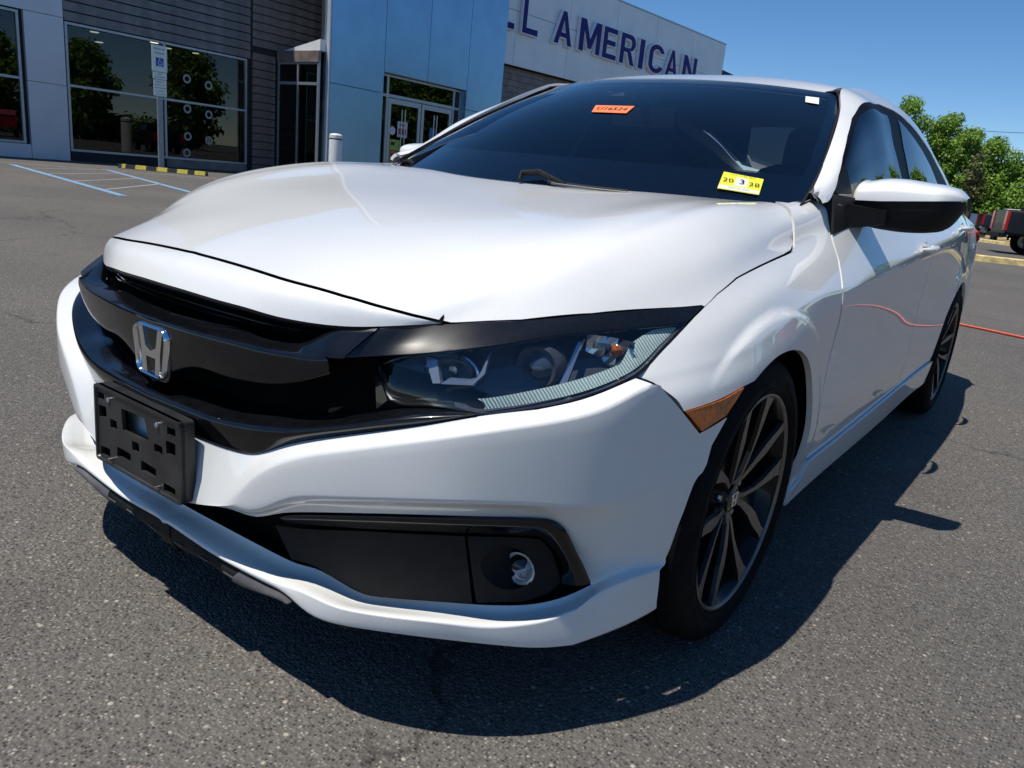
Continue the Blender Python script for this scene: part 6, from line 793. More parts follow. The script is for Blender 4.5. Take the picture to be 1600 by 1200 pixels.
tree((-6.1, 59.5), 5.6, .9, 'sparse purple brown tree among the green ones', LEAFP, 600, 11, .45, .12)
def conifer(loc, h, seed):
    r = np.random.default_rng(seed); t = empty('conifer_tree', 'thin dark conifer at the right end of the trees', 'tree', (*loc, 0)); n = 3200; f = r.random(n)**.7; a = r.random(n)*2*math.pi; lay = np.floor(f*11)/11; f2 = lay + (f-lay)*.45; q = (1-f2)*h*.24*(.25+.75*r.random(n))
    c = np.stack([q*np.cos(a), q*np.sin(a), h*(.14+.86*f2) - q*.25], -1); d = np.stack([np.cos(a), np.sin(a), -.25+0*a], -1); s_n = np.cross(d, [0, 0, 1.]); s = .17*(.6+.8*r.random(n))[:, None]; V = np.empty((n*4, 3)); V[0::4] = c - d*s; V[1::4] = c + s_n*s*.35; V[2::4] = c + d*s; V[3::4] = c - s_n*s*.35 + [0, 0, .03]
    leaf_obj('crown', V, np.arange(n*4).reshape(n, 4), NEEDLE, t); MB().tube([(0, 0, 0), (0, 0, h*.97)], [.16, .02], 7).build('trunk', BARK, t, True)
conifer((-3.6, 66), 7.2, 4)
# the wood that closes the lot to the right of the camera's view and is mirrored in glass and paint
src = None
k = 0
for x, y, sc in ((8, 62, 1.0), (16, 64, 1.15), (25, 60, .95), (33, 54, 1.1), (40, 46, 1.0), (45, 37, 1.2), (47, 27, .9), (48, 17, 1.1), (49, 6, 1.0), (48, -6, 1.15), (46, -18, 1.)):
    if src is None: src = tree((x, y), 10.5, 4.0, 'green tree in the wood along the right side of the lot', seed=31, n=5000, size=.3, group='trees along the right side of the lot'); continue
    c = src.copy(); COL.objects.link(c); c.location = (x, y, 0); c.scale = (sc, sc, sc); c.rotation_euler = (0, 0, x*1.7)
    c['label'] = 'green tree in the wood along the right side of the lot'
    for ch in src.children: d_ = ch.copy(); COL.objects.link(d_); d_.parent = c
k_ = 0
r9 = np.random.default_rng(77); V, F = foliage([(34 + 10*math.sin(a)*1.0, -20 + 78*a/2.6, 1.6, 2.2, 2.6, 1.7) for a in np.linspace(0, 2.6, 34)], 26000, .30, r9); hd_ = leaf_obj('reflection_hedge', V, F, LEAF2, None); hd_['kind'] = 'stuff'; hd_['label'] = 'long dark green hedge out of view, added for the reflections'  # hedge added out of view to block the horizon in the window reflections
def shrub(loc, r_, h, label, m, n, seed):
    r = np.random.default_rng(seed); t = empty('shrub', label, 'shrub', (*loc, 0)); V, F = foliage([(0, 0, h*.5, r_, r_, h*.5), (r_*.5, .1, h*.4, r_*.6, r_*.6, h*.4), (-r_*.5, 0, h*.4, r_*.6, r_*.5, h*.35)], n, .05, r); leaf_obj('foliage', V, F, m, t); MB().tube([(0, 0, 0), (0, 0, h*.6)], [.02, .01], 5).build('stem', BARK, t)
shrub((.62, 21.7), .55, .62, 'small bright green shrub behind the nearest yellow kerb', LEAF, 900, 3); shrub((-5.0, 50.0), .9, .55, 'tuft of dry yellow green grass before the dark blue pickup', leafmat('dry_grass', (.10, .11, .03), (.26, .24, .09)), 700, 6)
# overhead cable
WIRE = mat('black_cable', (.02, .02, .02), .6, noise=(5, .1))
pole = empty('utility_pole', 'wooden utility pole right of the conifer carrying the overhead cable', 'pole', (14, 80, 0)); MB().tube([(0, 0, 0), (0, 0, 11)], [.16, .12], 10).build('pole_shaft', BARK, pole, True); MB().box(-1.1, 1.1, -.06, .06, 10.1, 10.22).build('crossarm', BARK, pole)
P = smooth_line(np.array([(14, 80, 10.3), (4, 80, 9.25), (-4, 80, 8.6), (-30, 82, 9.6)]), 40); tag(MB().tube(P, .022, 5).build('overhead_cable', WIRE, None), 'thin dark overhead cable crossing the sky above the conifer', 'cable')

# ------------------------------------------------------------------ the white car
# nose at -Y, front axle at y = 0, rear axle at y = 2.7, its left side at +X
car = empty('parked_car', 'white four-door sedan with black grille, bare plate frame and black alloy wheels in the foreground', 'car')
B = section_surface(BODY, NY, PER); G = section_surface(GLASS, 200, 10); W = wind_surface()
# --- panels cut from the body surface
def body_panel(name, key, m=PAINT, t=.014, si=2, sj=2):
    V, F = trim(B, D[key], si=si, sj=sj, seg=1.6); return both(name, V, F, m, car, t)
V, F = trim(B, D['hood_uv'][:], si=3, sj=3, seg=1.6)
# the hood is one part: weld both halves on the centre line
def half_to_full(name, V, F, m, t=.014):
    V = np.asarray(V, float); F = orient(V, F, CARC); n = len(V); V2 = list(V); idx = {}
    for i, v in enumerate(V):
        if abs(v[0]) < 2e-4: idx[i] = i
        else: idx[i] = len(V2); V2.append(v * [-1, 1, 1])
    F2 = list(F) + [tuple(idx[i] for i in f[::-1]) for f in F]
    if t: V2, F2 = rim(V2, F2, t)
    return mk(name, V2, F2, m, car)
half_to_full('hood', V, F, PAINT)
body_panel('fender', 'fend_uv', si=2, sj=1); doors_f = body_panel('front_door', 'fdoor_uv'); doors_r = body_panel('rear_door', 'rdoor_uv')
body_panel('rear_quarter', 'quart_uv', si=4, sj=3)
# the sill skirt stands 8 mm proud of the doors
V, F = trim(B, D['sill_uv'], si=3, sj=2, seg=1.6); V = np.asarray(V); V[:, 0] += .010; both('side_sill', V, F, PAINT, car, .02)
# dark core added behind the seams so the gaps look black
core = B[4:int(68*FI):5, ::6].copy(); nrm = np.zeros_like(core)
core[..., 2] -= .030; core[..., 0] *= .962
ym = core[0, :, 1]
Vc = core.reshape(-1, 3); Fc = [f for f in grid_faces(*core.shape[:2]) if (ym[f[0] % core.shape[1]] > -.10 or (ym[f[0] % core.shape[1]] > -.66 and f[0]//core.shape[1] < 12))]; both('inner_shell', Vc, Fc, VOID, car, 0, join=True)
core2 = B[int(52*FI):int(120*FI):7, ::5].copy(); core2[..., 0] *= .955; a_, b_ = core2.shape[:2]
Fs = []
for i in range(a_-1):
    for j in range(b_-1):
        y, z = core2[i, j, 1], core2[i, j, 2]
        if .40 < y < 2.28: Fs.append((i*b_+j, (i+1)*b_+j, (i+1)*b_+j+1, i*b_+j+1))
both('door_core', core2.reshape(-1, 3), Fs, VOID, car, 0, join=True)
# wheel housings
for y0 in (0, 2.7):
    for s in (1, -1):
        MB().lathe([(s*.50, .10), (s*.50, .372), (s*.835, .372)], 'x', (0, y0, .30), 40, a0=math.radians(-16), a1=math.radians(196)).build('wheel_housing', VOID, car, True)
mb = MB(); mb.box(-.80, .80, .42, 2.26, .17, .22); mb.box(-.5, .5, -.66, .42, .17, .24); mb.box(-.5, .5, 2.26, 3.5, .19, .3); mb.box(-.62, .62, -.60, -.40, .19, .24)
mb.build('underbody_tray', VOID, car)
MB().box(-.54, .54, -.60, .50, .25, .70).build('light_leak_block', VOID, car)  # hidden box added to stop sunlight leaking through the nose gaps
for s in (1, -1): MB().box(s*.54, s*.74, -.46, -.38, .24, .60).build('inner_splash_guard', VOID, car)
# --- bumper
S = bumper_surface(D['bumper'])
V, F = trim(S, D['bumper_uv'], si=1, sj=1, seg=1.0, scale=(1., 1.))
half_to_full('front_bumper', V, F, PAINT, .012)
# scraped paint on the chin
ns = rng.random((26, 2)); mb = MB()
c0 = S[36:40, 44:52].reshape(-1, 3)
for q in ns:
    b = bil(S, [[37.2 + 2.6*q[0], 31.5 + 3.6*q[1]]])[0]; r = .001 + .0022*rng.random()
    n = Vector((.35, -.9, .1)).normalized(); e = n.orthogonal(); f = n.cross(e); o = Vector(b) + n*.0012
    mb.add([o + (e*math.cos(t)*r*(.6+rng.random()) + f*math.sin(t)*r*(.6+rng.random())) for t in np.linspace(0, 5.2, 6)], [tuple(range(6))])
mb.build('paint_scuff', MATTE, car)
# nose strip under the hood edge
ct, bt = D['nose']; ct = smooth_line(bil(B, D['hood_uv'][:60]), 60); thk = np.linalg.norm(ct - bt, axis=1)[:, None]
ct2 = ct + np.array([0, -.0052, -.0040]); mid = (ct2 + bt)/2 + np.array([0, -.05, .11])*thk
full('nose_panel', loft([ct2, mid, bt], 8)[:, :59], PAINT, car, .016)
# --- grille
w0, w1, w2 = D['wing']
full('grille_bar', loft(soften([w0 + [0, .02, -.012], w0, w1, w2, w2 + [0, .03, .004]], [0, .004, .008, .005, 0]), [3, 2, 4, 3, 5, 2, 3]), PIANO, car, 0)
tip0, tip1 = D['wtip']
Vt = np.concatenate([tip0, tip1]); both('grille_bar_end', loft(soften([tip0 + [0, .01, -.01], tip0, tip1, tip1 + [0, .03, -.012]], [0, .003, .006, 0]), [2, 2, 4, 2, 2]).reshape(-1, 3), grid_faces(11 if 0 else 13, 24), PIANO, car, 0)
lip0 = bt.copy(); lip1 = bt + [0, .006, -.011]; lip2 = bt + [0, .035, -.02]
full('nose_edge_trim', loft([lip0 + [0, -.001, -.001], lip1, lip2], 3), PIANO, car, 0)
bk = [smooth_line(bt + [0, .05, -.01], 50), smooth_line(w0 + [0, .07, -.01], 50), smooth_line(w2 + [0, .075, .02], 50), smooth_line(D['bar'][0] + [0, .045, .02], 50), smooth_line(D['bar'][0] + [0, .02, -.02], 50)]
full('grille_backing', loft(bk, 4), VOID, car, 0)
for f in (.38, .72):       # slats deep in the upper slot
    L = (bt + [0, .022, -.016])*(1-f) + smooth_line(w0 + [0, .01, .004], 60)*f
    L = L[:50]; L = np.concatenate([L[::-1][:-1]*[-1, 1, 1], L]); MB().tube(L[::3], .0022, 6).build('grille_slat', PIANO, car, True)
b0, b1, b2 = D['bar']
full('lower_grille_bar', loft(soften([b0 + [0, .02, -.01], b0, b1, b2, b2 + [0, .02, -.004]], [0, .004, .010, .003, 0]), [3, 2, 5, 3, 5, 2, 2]), PIANO, car, 0)
# inner gloss wedge beside each lamp
q = np.array(D['hlb'][:8]); wl = [D['bar'][0][52], D['bar'][0][66], q[6], q[0]]
p0, p1, p2, p3 = [np.array(x) for x in wl]
Vw = [p0 + [0, .0, .004], p1 + [0, .0, .004], p2 + [-.004, -.004, 0], p3 + [-.004, -.004, 0]]
both('lamp_wedge', Vw, [(0, 1, 2, 3)], PIANO, car, .01, smooth=False)
# emblem: rounded frame and the letter H
def rr(w, h, wt, r, n=6):
    P = []
    for cx, cz, a0 in ((wt/2-r, h/2-r, 0), (-wt/2+r, h/2-r, 90), (-w/2+r, -h/2+r, 180), (w/2-r, -h/2+r, 270)):
        P += [(cx + r*math.cos(math.radians(a0+90*k/n)), cz + r*math.sin(math.radians(a0+90*k/n))) for k in range(n+1)]
    return P
ex, ey, ez = .006, -.853, .579
o_ = rr(.100, .100, .118, .022); i_ = rr(.083, .084, .101, .014); n_ = len(o_)
V = []; F = []
for P, dy in ((o_, .012), (o_, 0), ([((a[0]+b[0])/2, (a[1]+b[1])/2) for a, b in zip(o_, i_)], -.005), (i_, 0), (i_, .012)): V += [(ex+x, ey+dy, ez+z) for x, z in P]
for k in range(4): F += [(k*n_+j, k*n_+(j+1) % n_, (k+1)*n_+(j+1) % n_, (k+1)*n_+j) for j in range(n_)]
emb = mk('emblem', V, F, CHROME, car, True, sharp=50)
def plate_poly(P, y0, d): return [(ex + x, y0, ez + z) for x, z in P], (0, d, 0)
mb = MB()
for s in (1, -1):
    P = [(s*.043, .045), (s*.026, .045), (s*.0165, .004), (s*.0, -.001), (s*.0, -.0105), (s*.0155, -.010), (s*.0125, -.044), (s*.031, -.044)] if 0 else [(s*.0425, .044), (s*.0265, .044), (s*.0185, .008), (0, .000), (0, -.012), (s*.0165, -.012), (s*.0135, -.043), (s*.030, -.043), (s*.033, .0)]
    mb.prism([(ex+x, ey-.001, ez+z) for x, z in P], (0, .009, 0))
mb.build('emblem_letter', CHROME, emb)
mb = MB(); mb.prism([(ex+x*1.10, ey+.006, ez+z*1.10) for x, z in o_], (0, .03, 0)); mb.build('emblem_base', PIANO, emb)
# plate frame without a plate
PT = D['plate']; yF = -.884
mn = PT[:, [0, 2]]
outl = []
for k in range(4):
    c = mn[k]; a = mn[k-1]; b = mn[(k+1) % 4]; r = .009
    for t in np.linspace(0, 1, 5):
        p = c + (a-c)/np.linalg.norm(a-c)*r*(1-t)**2 + (b-c)/np.linalg.norm(b-c)*r*t**2; outl.append(p)
holes = [h[:, [0, 2]] for h in D['pholes']]
def holed(outl, holes, rad=.003):
    pts = [Vector(p) for p in outl]; ed = [(k, (k+1) % len(outl)) for k in range(len(outl))]
    for h in holes:
        b = len(pts); hp = []
        for k in range(len(h)):
            c = h[k]; a = h[k-1]; d = h[(k+1) % len(h)]
            for t in (0, .5, 1): hp.append(c + (a-c)/np.linalg.norm(a-c)*rad*(1-t)**2 + (d-c)/np.linalg.norm(d-c)*rad*t**2)
        pts += [Vector(p) for p in hp]; ed += [(b+k, b+(k+1) % len(hp)) for k in range(len(hp))]
    vo, eo, fo, *_ = delaunay_2d_cdt(pts, ed, [], 1, 1e-6); vo = np.array([tuple(v) for v in vo])
    return vo, [tuple(f) for f in fo if not any(inpoly(vo[list(f)].mean(0), h) for h in holes)]
P2, F2 = holed(outl, holes)
V = np.stack([P2[:, 0], np.full(len(P2), yF), P2[:, 1]], -1); F2 = orient(V, F2, CARC); V, F2 = rim(V, F2, .007)
hold = mk('plate_frame', V, F2, PLATEP, car, False)
mb = MB()      # raised border lip and the side return
ol = np.array([(x, z) for x, z in outl]); cx = ol.mean(0); n_ = len(ol); V = []
for sc, dy in ((1., .026), (1., 0), (1.0, -.004), (.965, -.004), (.955, 0)):
    V += [(cx[0] + (x-cx[0])*(sc if sc == 1 else (1-(1-sc)*.155/abs(.155))), yF + dy, cx[1] + (z-cx[1])*(sc if sc == 1 else 1-(1-sc)*1.9)) for x, z in ol]
mb.add(V, [(k*n_+j, k*n_+(j+1) % n_, (k+1)*n_+(j+1) % n_, (k+1)*n_+j) for k in range(4) for j in range(n_)])
mb.build('frame_lip', PLATEP, hold)
for p in D['pscrew'][:2]:
    MB().lathe([(-.005, .0), (-.005, .0035), (-.003, .0055), (.004, .006)], 'y', (p[0], yF, p[2]), 12).build('screw', SATIN, hold, True)
for p in D['pscrew'][2:]:
    MB().lathe([(-.009, .0), (-.009, .002), (.004, .002)], 'y', (p[0], yF, p[2]), 10).build('rivet', SATIN, hold, True)
P3, F3 = holed([cx + (p-cx)*.98 for p in np.array(outl)], [holes[0]]); V = np.stack([P3[:, 0], np.full(len(P3), yF+.013), P3[:, 1]], -1); mk('frame_back', V, orient(V, F3, CARC), VOID, hold, False)
# --- intake, splitter
sb_ = [S[26].copy(), S[26] + [0, .05, .0], S[18] + [0, .06, .0], S[18].copy()]
sb_ = [smooth_line(x[:60], 60) for x in sb_]
full('intake_backing', loft([sb_[0] + [0, .002, .001], sb_[1], sb_[2], sb_[3] + [0, .004, -.001]], [3, 3, 3]), VOID, car, 0)
t0, t1 = D['splt_top'], D['splt_bot']; t0 = smooth_line(t0, 40); t1 = smooth_line(t1, 40)
full('front_splitter', loft(soften([t0 + [0, .03, 0], t0 + [0, .003, 0], (t0+t1)/2 + [0, -.006, 0], t1, t1 + [0, .05, .01]], [0, .003, .006, .004, 0]), 3), MATTE, car, 0)
k0 = np.searchsorted(t0[:, 0], .235)
full_l = loft(soften([t0[k0:] + [0, .001, -.0005], (t0[k0:]+t1[k0:])/2 + [0, -.012, .0], t1[k0:] + [0, .0, -.003], t1[k0:] + [0, .03, .0]], [0, .006, .005, 0]), 3)
both('splitter_blade', full_l.reshape(-1, 3), grid_faces(*full_l.shape[:2]), GREYP, car, .004)
for u in (.03, .12, .20):
    for s in (1, -1):
        P = smooth_line(t0*.45 + t1*.55, 200); k = np.searchsorted(P[:, 0], u); MB().tube([P[j]*[s, 1, 1] + [0, -.0065, 0] for j in range(k, min(k+16, 199), 3)], .0016, 5).build('splitter_rib', GREYP, car)
# fog pocket
fo, fm, fi = [smooth_line(D[k], 60) for k in ('fin_out', 'fin_mid', 'fin_in')]
Lf = loft(soften([fo + [0, .008, .002], fo, fm, fi, fi + [0, .02, 0]], [0, .002, .004, .002, 0]), 3)
bez = both('fog_bezel', Lf.reshape(-1, 3), grid_faces(*Lf.shape[:2]), PIANO, car, 0)
def fan(P, c=None):
    P = np.asarray(P, float); c = P.mean(0) if c is None else c; V = list(P) + [c]; n = len(P); return V, [(k, (k+1) % n, n) for k in range(n)]
mi, mo = smooth_line(D['mesh_in'], 30), smooth_line(D['mesh_out'], 30)
Lm = loft([mi, mo], 8); both('fog_mesh_panel', Lm.reshape(-1, 3), grid_faces(*Lm.shape[:2]), MATTE, car, 0)
fpl = D['fogplate']; fc = D['fog']; fl = D['foglamp']
n_ = 48; ring = smooth_line(np.concatenate([fpl, fpl[:1]]), n_+1, lin=True)[:-1]
# hole rim: an ellipse in the plate
ux = (fpl[3]-fpl[0]); ux /= np.linalg.norm(ux); uz = np.array([0, 0, 1.]); a_r = .048
ang0 = [math.atan2((p-fc) @ uz, (p-fc) @ ux) for p in ring]
hole = np.array([fc + ux*a_r*1.0*math.cos(t) + uz*.040*math.sin(t) for t in ang0])
deep = np.array([fc*.25 + fl*.75 + ux*.030*math.cos(t) + uz*.030*math.sin(t) + np.array([0, .02, 0]) for t in ang0])
V = np.concatenate([ring, hole, hole*.5 + deep*.5 + (hole-fc)*.12, deep]); Fp = [(k*n_+j, k*n_+(j+1) % n_, (k+1)*n_+(j+1) % n_, (k+1)*n_+j) for k in range(3) for j in range(n_)]
pl = []
for s in (1, -1):
    v, f = (V, orient(V, Fp, CARC)) if s > 0 else mirror(V, orient(V, Fp, CARC)); p_ = mk('fog_plate', v, f, MATTE, car, True, sharp=40); pl.append(p_)
    d = Vector((.12*s, -.99, 0)).normalized(); mb = MB(); o = Vector(fl * [s, 1, 1])
    e = d.orthogonal().normalized(); g = d.cross(e); V3 = []; prof = [(.012, .0), (.011, .012), (.007, .021), (.0, .0265), (-.004, .029), (-.012, .030), (-.03, .024)]
    for h, r in prof: V3 += [o + d*(h + .018) + (e*math.cos(t)+g*math.sin(t))*r for t in np.linspace(0, 2*math.pi, 25)[:-1]]
    mb.add(V3, [(k*24+j, k*24+(j+1) % 24, (k+1)*24+(j+1) % 24, (k+1)*24+j) for k in range(len(prof)-1) for j in range(24)])
    mb.build('fog_lamp', LENS, p_, True, sharp=80)
    mb = MB(); V3 = []; prof = [(-.026, .0), (-.024, .012), (-.014, .021), (.0, .0255), (.001, .030)]
    for h, r in prof: V3 += [o + d*(h + .012) + (e*math.cos(t)+g*math.sin(t))*r for t in np.linspace(0, 2*math.pi, 25)[:-1]]
    mb.add(V3, [(k*24+j, k*24+(j+1) % 24, (k+1)*24+(j+1) % 24, (k+1)*24+j) for k in range(len(prof)-1) for j in range(24)])
    mb.build('fog_reflector', FOGR, p_, False)
# --- headlights
ht, hb = D['hlt'], D['hlb']
lens, outw, bul = lens_surface(hb, ht)
def inset(Sf, d): return Sf - outw[None]*np.minimum(d, .02 + d*bul[None])
tr0, tr1 = D['hltrim']
for s in (1, -1):
    sg = np.array([s, 1, 1])
    def pm(name, Sg, m, par, t=0, sm=True):
        V = Sg.reshape(-1, 3); F = orient(V, grid_faces(*Sg.shape[:2]), CARC)
        if t: V, F = rim(V, F, t)
        if s < 0: V, F = mirror(V, F)
        return mk(name, V, F, m, par, sm)
    hl = pm('headlight', lens + outw[None]*.0, LENS, car)
    fr = (1 - bul)*0 + .055
    pm('lamp_housing', np.concatenate([lens[:1] - outw[None]*.002, inset(lens, .085), lens[-1:] - outw[None]*.002]), LAMPH, hl)
    # dark rim round the lens
    per = np.concatenate([hb, ht[::-1]]); MB().tube([p*sg - (outw[0]*.004)*sg for p in per[::2]], .0035, 6).build('lamp_seal', PIANO, hl, True)
    # light guide: along the lower edge, widening up the outer end
    J = np.arange(20, 58); lo = lens[1:][:, J]; fr = np.interp(J, [20, 44, 50, 57], [.16, .22, .50, .66])
    g1 = np.stack([bil(lens, np.stack([np.full(len(J), 1.3), J.astype(float)], -1)), bil(lens, np.stack([1.3 + fr*22*.5, J.astype(float)], -1)), bil(lens, np.stack([1.3 + fr*22, J.astype(float) - fr*7], -1))]) - outw[J][None]*.014
    gd = pm('light_guide', loft(g1, 6), DRL, hl)
    def aim(c, d=(.25, -.96, .0)):
        d = Vector((d[0]*s, d[1], d[2])).normalized(); e = Vector((0, 0, 1)).cross(d).normalized(); return Vector(np.asarray(c)*sg), d, e, d.cross(e)
    def bowl(name, c, prof, m, n=28, sx=1., sz=1., par=hl, d=(.25, -.96, .0)):
        o, dd, e, g = aim(c, d); V = []
        for h, r in prof: V += [o + dd*h + e*math.cos(t)*r*sx + g*math.sin(t)*r*sz for t in np.linspace(0, 2*math.pi, n+1)[:-1]]
        K = len(prof); return mk(name, V, [(k*n+j, k*n+(j+1) % n, (k+1)*n+(j+1) % n, (k+1)*n+j) for k in range(K-1) for j in range(n)], m, par, True, sharp=60)
    bowl('main_reflector', D['hl_bowl'], [(-.045, .0), (-.04, .016), (-.025, .030), (-.004, .040), (.002, .042), (.000, .045)], BEAMR, sx=1.15, sz=.74)
    bowl('bulb', D['hl_bowl'], [(-.004, 0), (-.006, .008), (-.03, .009)], SATIN, 12)
    bowl('projector_lens', D['hl_proj'], [(.014, .0), (.012, .012), (.004, .022), (-.006, .027), (-.008, .034), (-.02, .036)], LENSD, sz=.9)
    bowl('projector_shroud', D['hl_proj'], [(-.006, .026), (.002, .036), (-.004, .042), (-.03, .045)], LAMPH)
    am = bowl('indicator_lens', D['hl_amb'], [(.006, .0), (.003, .010), (-.01, .016), (-.02, .018)], AMBER, 16)
    # faceted chrome behind the indicator
    rows_ = []
    o, dd, e, g = aim(np.asarray(D['hl_fac'])*.5 + np.asarray(D['hl_amb'])*.5 + np.array([0, .012, 0])); V = []; nx, nz = 9, 6; r2 = np.random.default_rng(7)
    for a in range(nx):
        for b in range(nz):
            x = (a/(nx-1)-.5)*.085; z = (b/(nz-1)-.5)*.060; V.append(o + e*x*(1) + g*z + dd*(-.018 + .02*(abs(x)/.06)**2 + .005*r2.random()))
    mk('reflector_facets', V, grid_faces(nx, nz), BEAMR, hl, False)
    for key in ('hl_fin1', 'hl_fin2', 'hl_fin3'):
        Pf = D[key]; mb = MB(); mb.prism([Vector(p*sg) for p in Pf], Vector((-.003*s, .010, 0))); mb.build('lamp_bezel_fin', BEZEL, hl)
    st = D['hl_strip']; mb = MB(); mb.prism([Vector(p*sg) for p in st], Vector((-.004*s, .012, 0))); mb.build('chrome_strip', BEAMR, hl)
    # gloss eyelid trim above the lens
    L = loft(soften([tr0 + [0, .012, -.006], tr0, tr1, tr1 + [0, .022, .0]], [0, .002, .003, 0]), 3)
    pm('eyelid_trim', L, PIANO2, car)
    # side marker
    mkp = D['marker']; V, F = fan(mkp + [.003, 0, 0]); F = orient(V, F, CARC); V, F = rim(V, F, .012)
    if s < 0: V, F = mirror(V, F)
    mk('side_marker', V, F, AMBER, car, False)
# --- glass house
rail = lambda a, b, i, n: [(i, j) for j in np.linspace(a, b, n)]
gj = lambda y: (y - .5)/3.0*199
dlo = D['dlo_uv']
poly = np.concatenate([D['pil0'][::-1], rail(D['pil0'][0][1] + 4, 198.5, 40, 60), [(0, 198.5)], [(0, dlo[-1][1] + 3)], dlo[::-1]])
poly[:, 0] = np.clip(poly[:, 0], 0, 40)
V, F = trim(G, poly, si=1, sj=1, seg=1.0); both('roof_pillar', V, F, PAINT, car, .012)
dl = np.concatenate([dlo, [(-0.0, dlo[-1][1])], [(0, dlo[0][1])]]); dl[:, 0] = np.clip(dl[:, 0], 0, 40)
V, F = trim(G, dl, si=1, sj=1, seg=1.0); V = np.asarray(V); V[:, 0] -= .004
trims = both('window_surround', V, F, GASKET, car, 0)
def pane(uv, name='side_window', off=.0025):
    uv = np.array(uv); uv[:, 0] = np.clip(uv[:, 0], 1.5, 40); V, F = trim(G, uv, si=1, sj=1, seg=1.0); V = np.asarray(V); V[:, 0] += off - .004; both(name, V, F, SIDEGL, car, 0)
p1 = D['pane1_uv']; pane(np.concatenate([p1, [(1.5, p1[-1][1])], [(1.5, p1[0][1]-1)]]))
p2 = D['pane2_uv']; p2l = D['pane2l_uv']; pane(np.concatenate([p2, [(1.5, p2[-1][1])], [(1.5, p2l[-1][1])], p2l[::-1]]))
# roof
GR = {y: GLASS[y][-1] for y in GLASS}; gy = sorted(GR)
def rz(y): return herm(gy, np.array([GR[k] for k in gy]), [y])[0]
ystn = [1.30, 1.55, 1.85, 2.15, 2.45, 2.66]; zc = [1.388, 1.408, 1.414, 1.406, 1.383, 1.355]
top = W[-1].copy() + [0, .006, .004]; top[:, 0] *= .955
rows_ = [np.stack([np.linspace(0, top[-1, 0], 25), np.interp(np.linspace(0, top[-1, 0], 25), top[:, 0], top[:, 1]), np.interp(np.linspace(0, top[-1, 0], 25), top[:, 0], top[:, 2])], -1)]
for y, z in zip(ystn, zc):
    xr, zr = rz(y); xr -= .032; zr += .001; x = np.linspace(0, xr, 25); rows_.append(np.stack([x, np.full(25, y) + .10*(1 - x/xr)*0, z - (z-zr)*(x/xr)**2.6], -1))
full('roof', loft(rows_, 6), PAINT, car, .01)
Lr = loft(rows_, 4); full('headliner', Lr - np.array([0, 0, .022]), INTER, car, 0)
V, F = trim(G, poly*[.86, 1.], si=2, sj=2, seg=2.0); V = np.asarray(V); V[:, 0] -= .022; V[:, 2] -= .006; both('pillar_lining', V, F, INTER, car, 0)
# dark ditch strip between roof and pillar rail
L0 = np.array([(rz(y)[0]-.050, y, rz(y)[1]-.009) for y in np.linspace(1.17, 2.66, 40)]); L1 = L0 + [.056, 0, .001]
both('roof_ditch_strip', np.stack([L0, L1]).reshape(-1, 3), grid_faces(2, 40), MATTE, car, 0)
# windscreen: clear centre with a black printed border
Wf = weld_centre(W); Fw = orient(Wf.reshape(-1, 3), grid_faces(*Wf.shape[:2]), (0, 1.6, .8))
ws = mk('windscreen', Wf.reshape(-1, 3), Fw, WSHIELD, car)
Wi = W - np.array([0, -.004, .004]); nb = Wi.shape[1]
Fb = [f for f in grid_faces(Wi.shape[0], nb) if (f[0] % nb) >= nb-2 or f[0]//nb >= Wi.shape[0]-2 or f[0]//nb < 7]
both('windscreen_border', Wi.reshape(-1, 3), Fb, PIANO, car, 0, join=True)
E_ = wind_edge(30) + [.004, 0, .004]
for s in (1, -1): MB().tube([p*[s, 1, 1] for p in E_], .0038, 6).build('windscreen_seal', MATTE, car, True)
# cowl
cw = loft([np.stack([np.linspace(0, .74, 20), .235 + .17*(np.linspace(0, 1, 20))**2.5, np.full(20, .925)], -1), np.stack([np.linspace(0, .735, 20), .31 + .18*(np.linspace(0, 1, 20))**2.5, np.full(20, .90)], -1)], 4)
full('cowl_panel', cw, MATTE, car, 0)
# stickers inside the windscreen
def stick(name, key, m, lift=(0, -.003, .003)):
    P = np.asarray(D[key]) + lift; n = len(P); return mk(name, P, orient(P, [tuple(range(n))], (0, 1.6, .8)), m, ws, False)
so_ = stick('lot_number_sticker', 'st_orange', ORANGE); sy_ = stick('inspection_sticker', 'st_yellow', YELLOWS); stick('toll_tag', 'st_chip', WHITES)
def on_quad(P, u, v, w, h, lift=.0012):
    """4x4 that puts text of unit size at (u, v) of the quad bl, tl, tr, br"""
    bl, tl, tr, br = [Vector(p) for p in P]; ex = ((br-bl) + (tr-tl)); ey = ((tl-bl)+(tr-br)); o = bl*(1-u)*(1-v) + tl*(1-u)*v + tr*u*v + br*u*(1-v)
    X = ex.normalized(); Z = X.cross(ey).normalized(); Y = Z.cross(X); Mx = Matrix.Identity(4)
    for k, q in enumerate((X, Y, Z)):
        for i in range(3): Mx[i][k] = q[i]
    o = o + Z*lift
    for i in range(3): Mx[i][3] = o[i]
    return Mx
Po = np.asarray(D['st_orange']) + [0, -.003, .003]; text_mesh('sticker_print', 'U16524', .034, INK, ws, on_quad(Po, .5, .5, 1, 1), sx=.98)
Py = np.asarray(D['st_yellow']) + [0, -.003, .003]
def sub(P, u0, u1, v0, v1, lift):
    bl, tl, tr, br = [np.asarray(p) for p in P]; f = lambda u, v: bl*(1-u)*(1-v) + tl*(1-u)*v + tr*u*v + br*u*(1-v)
    return np.array([f(u0, v0), f(u0, v1), f(u1, v1), f(u1, v0)]) + np.array([0, -.0006, .0006])*lift
q = sub(Py, .36, .66, .30, .80, 1); mk('sticker_patch', q, orient(q, [(0, 1, 2, 3)], (0, 1.6, .8)), WHITES, ws, False)
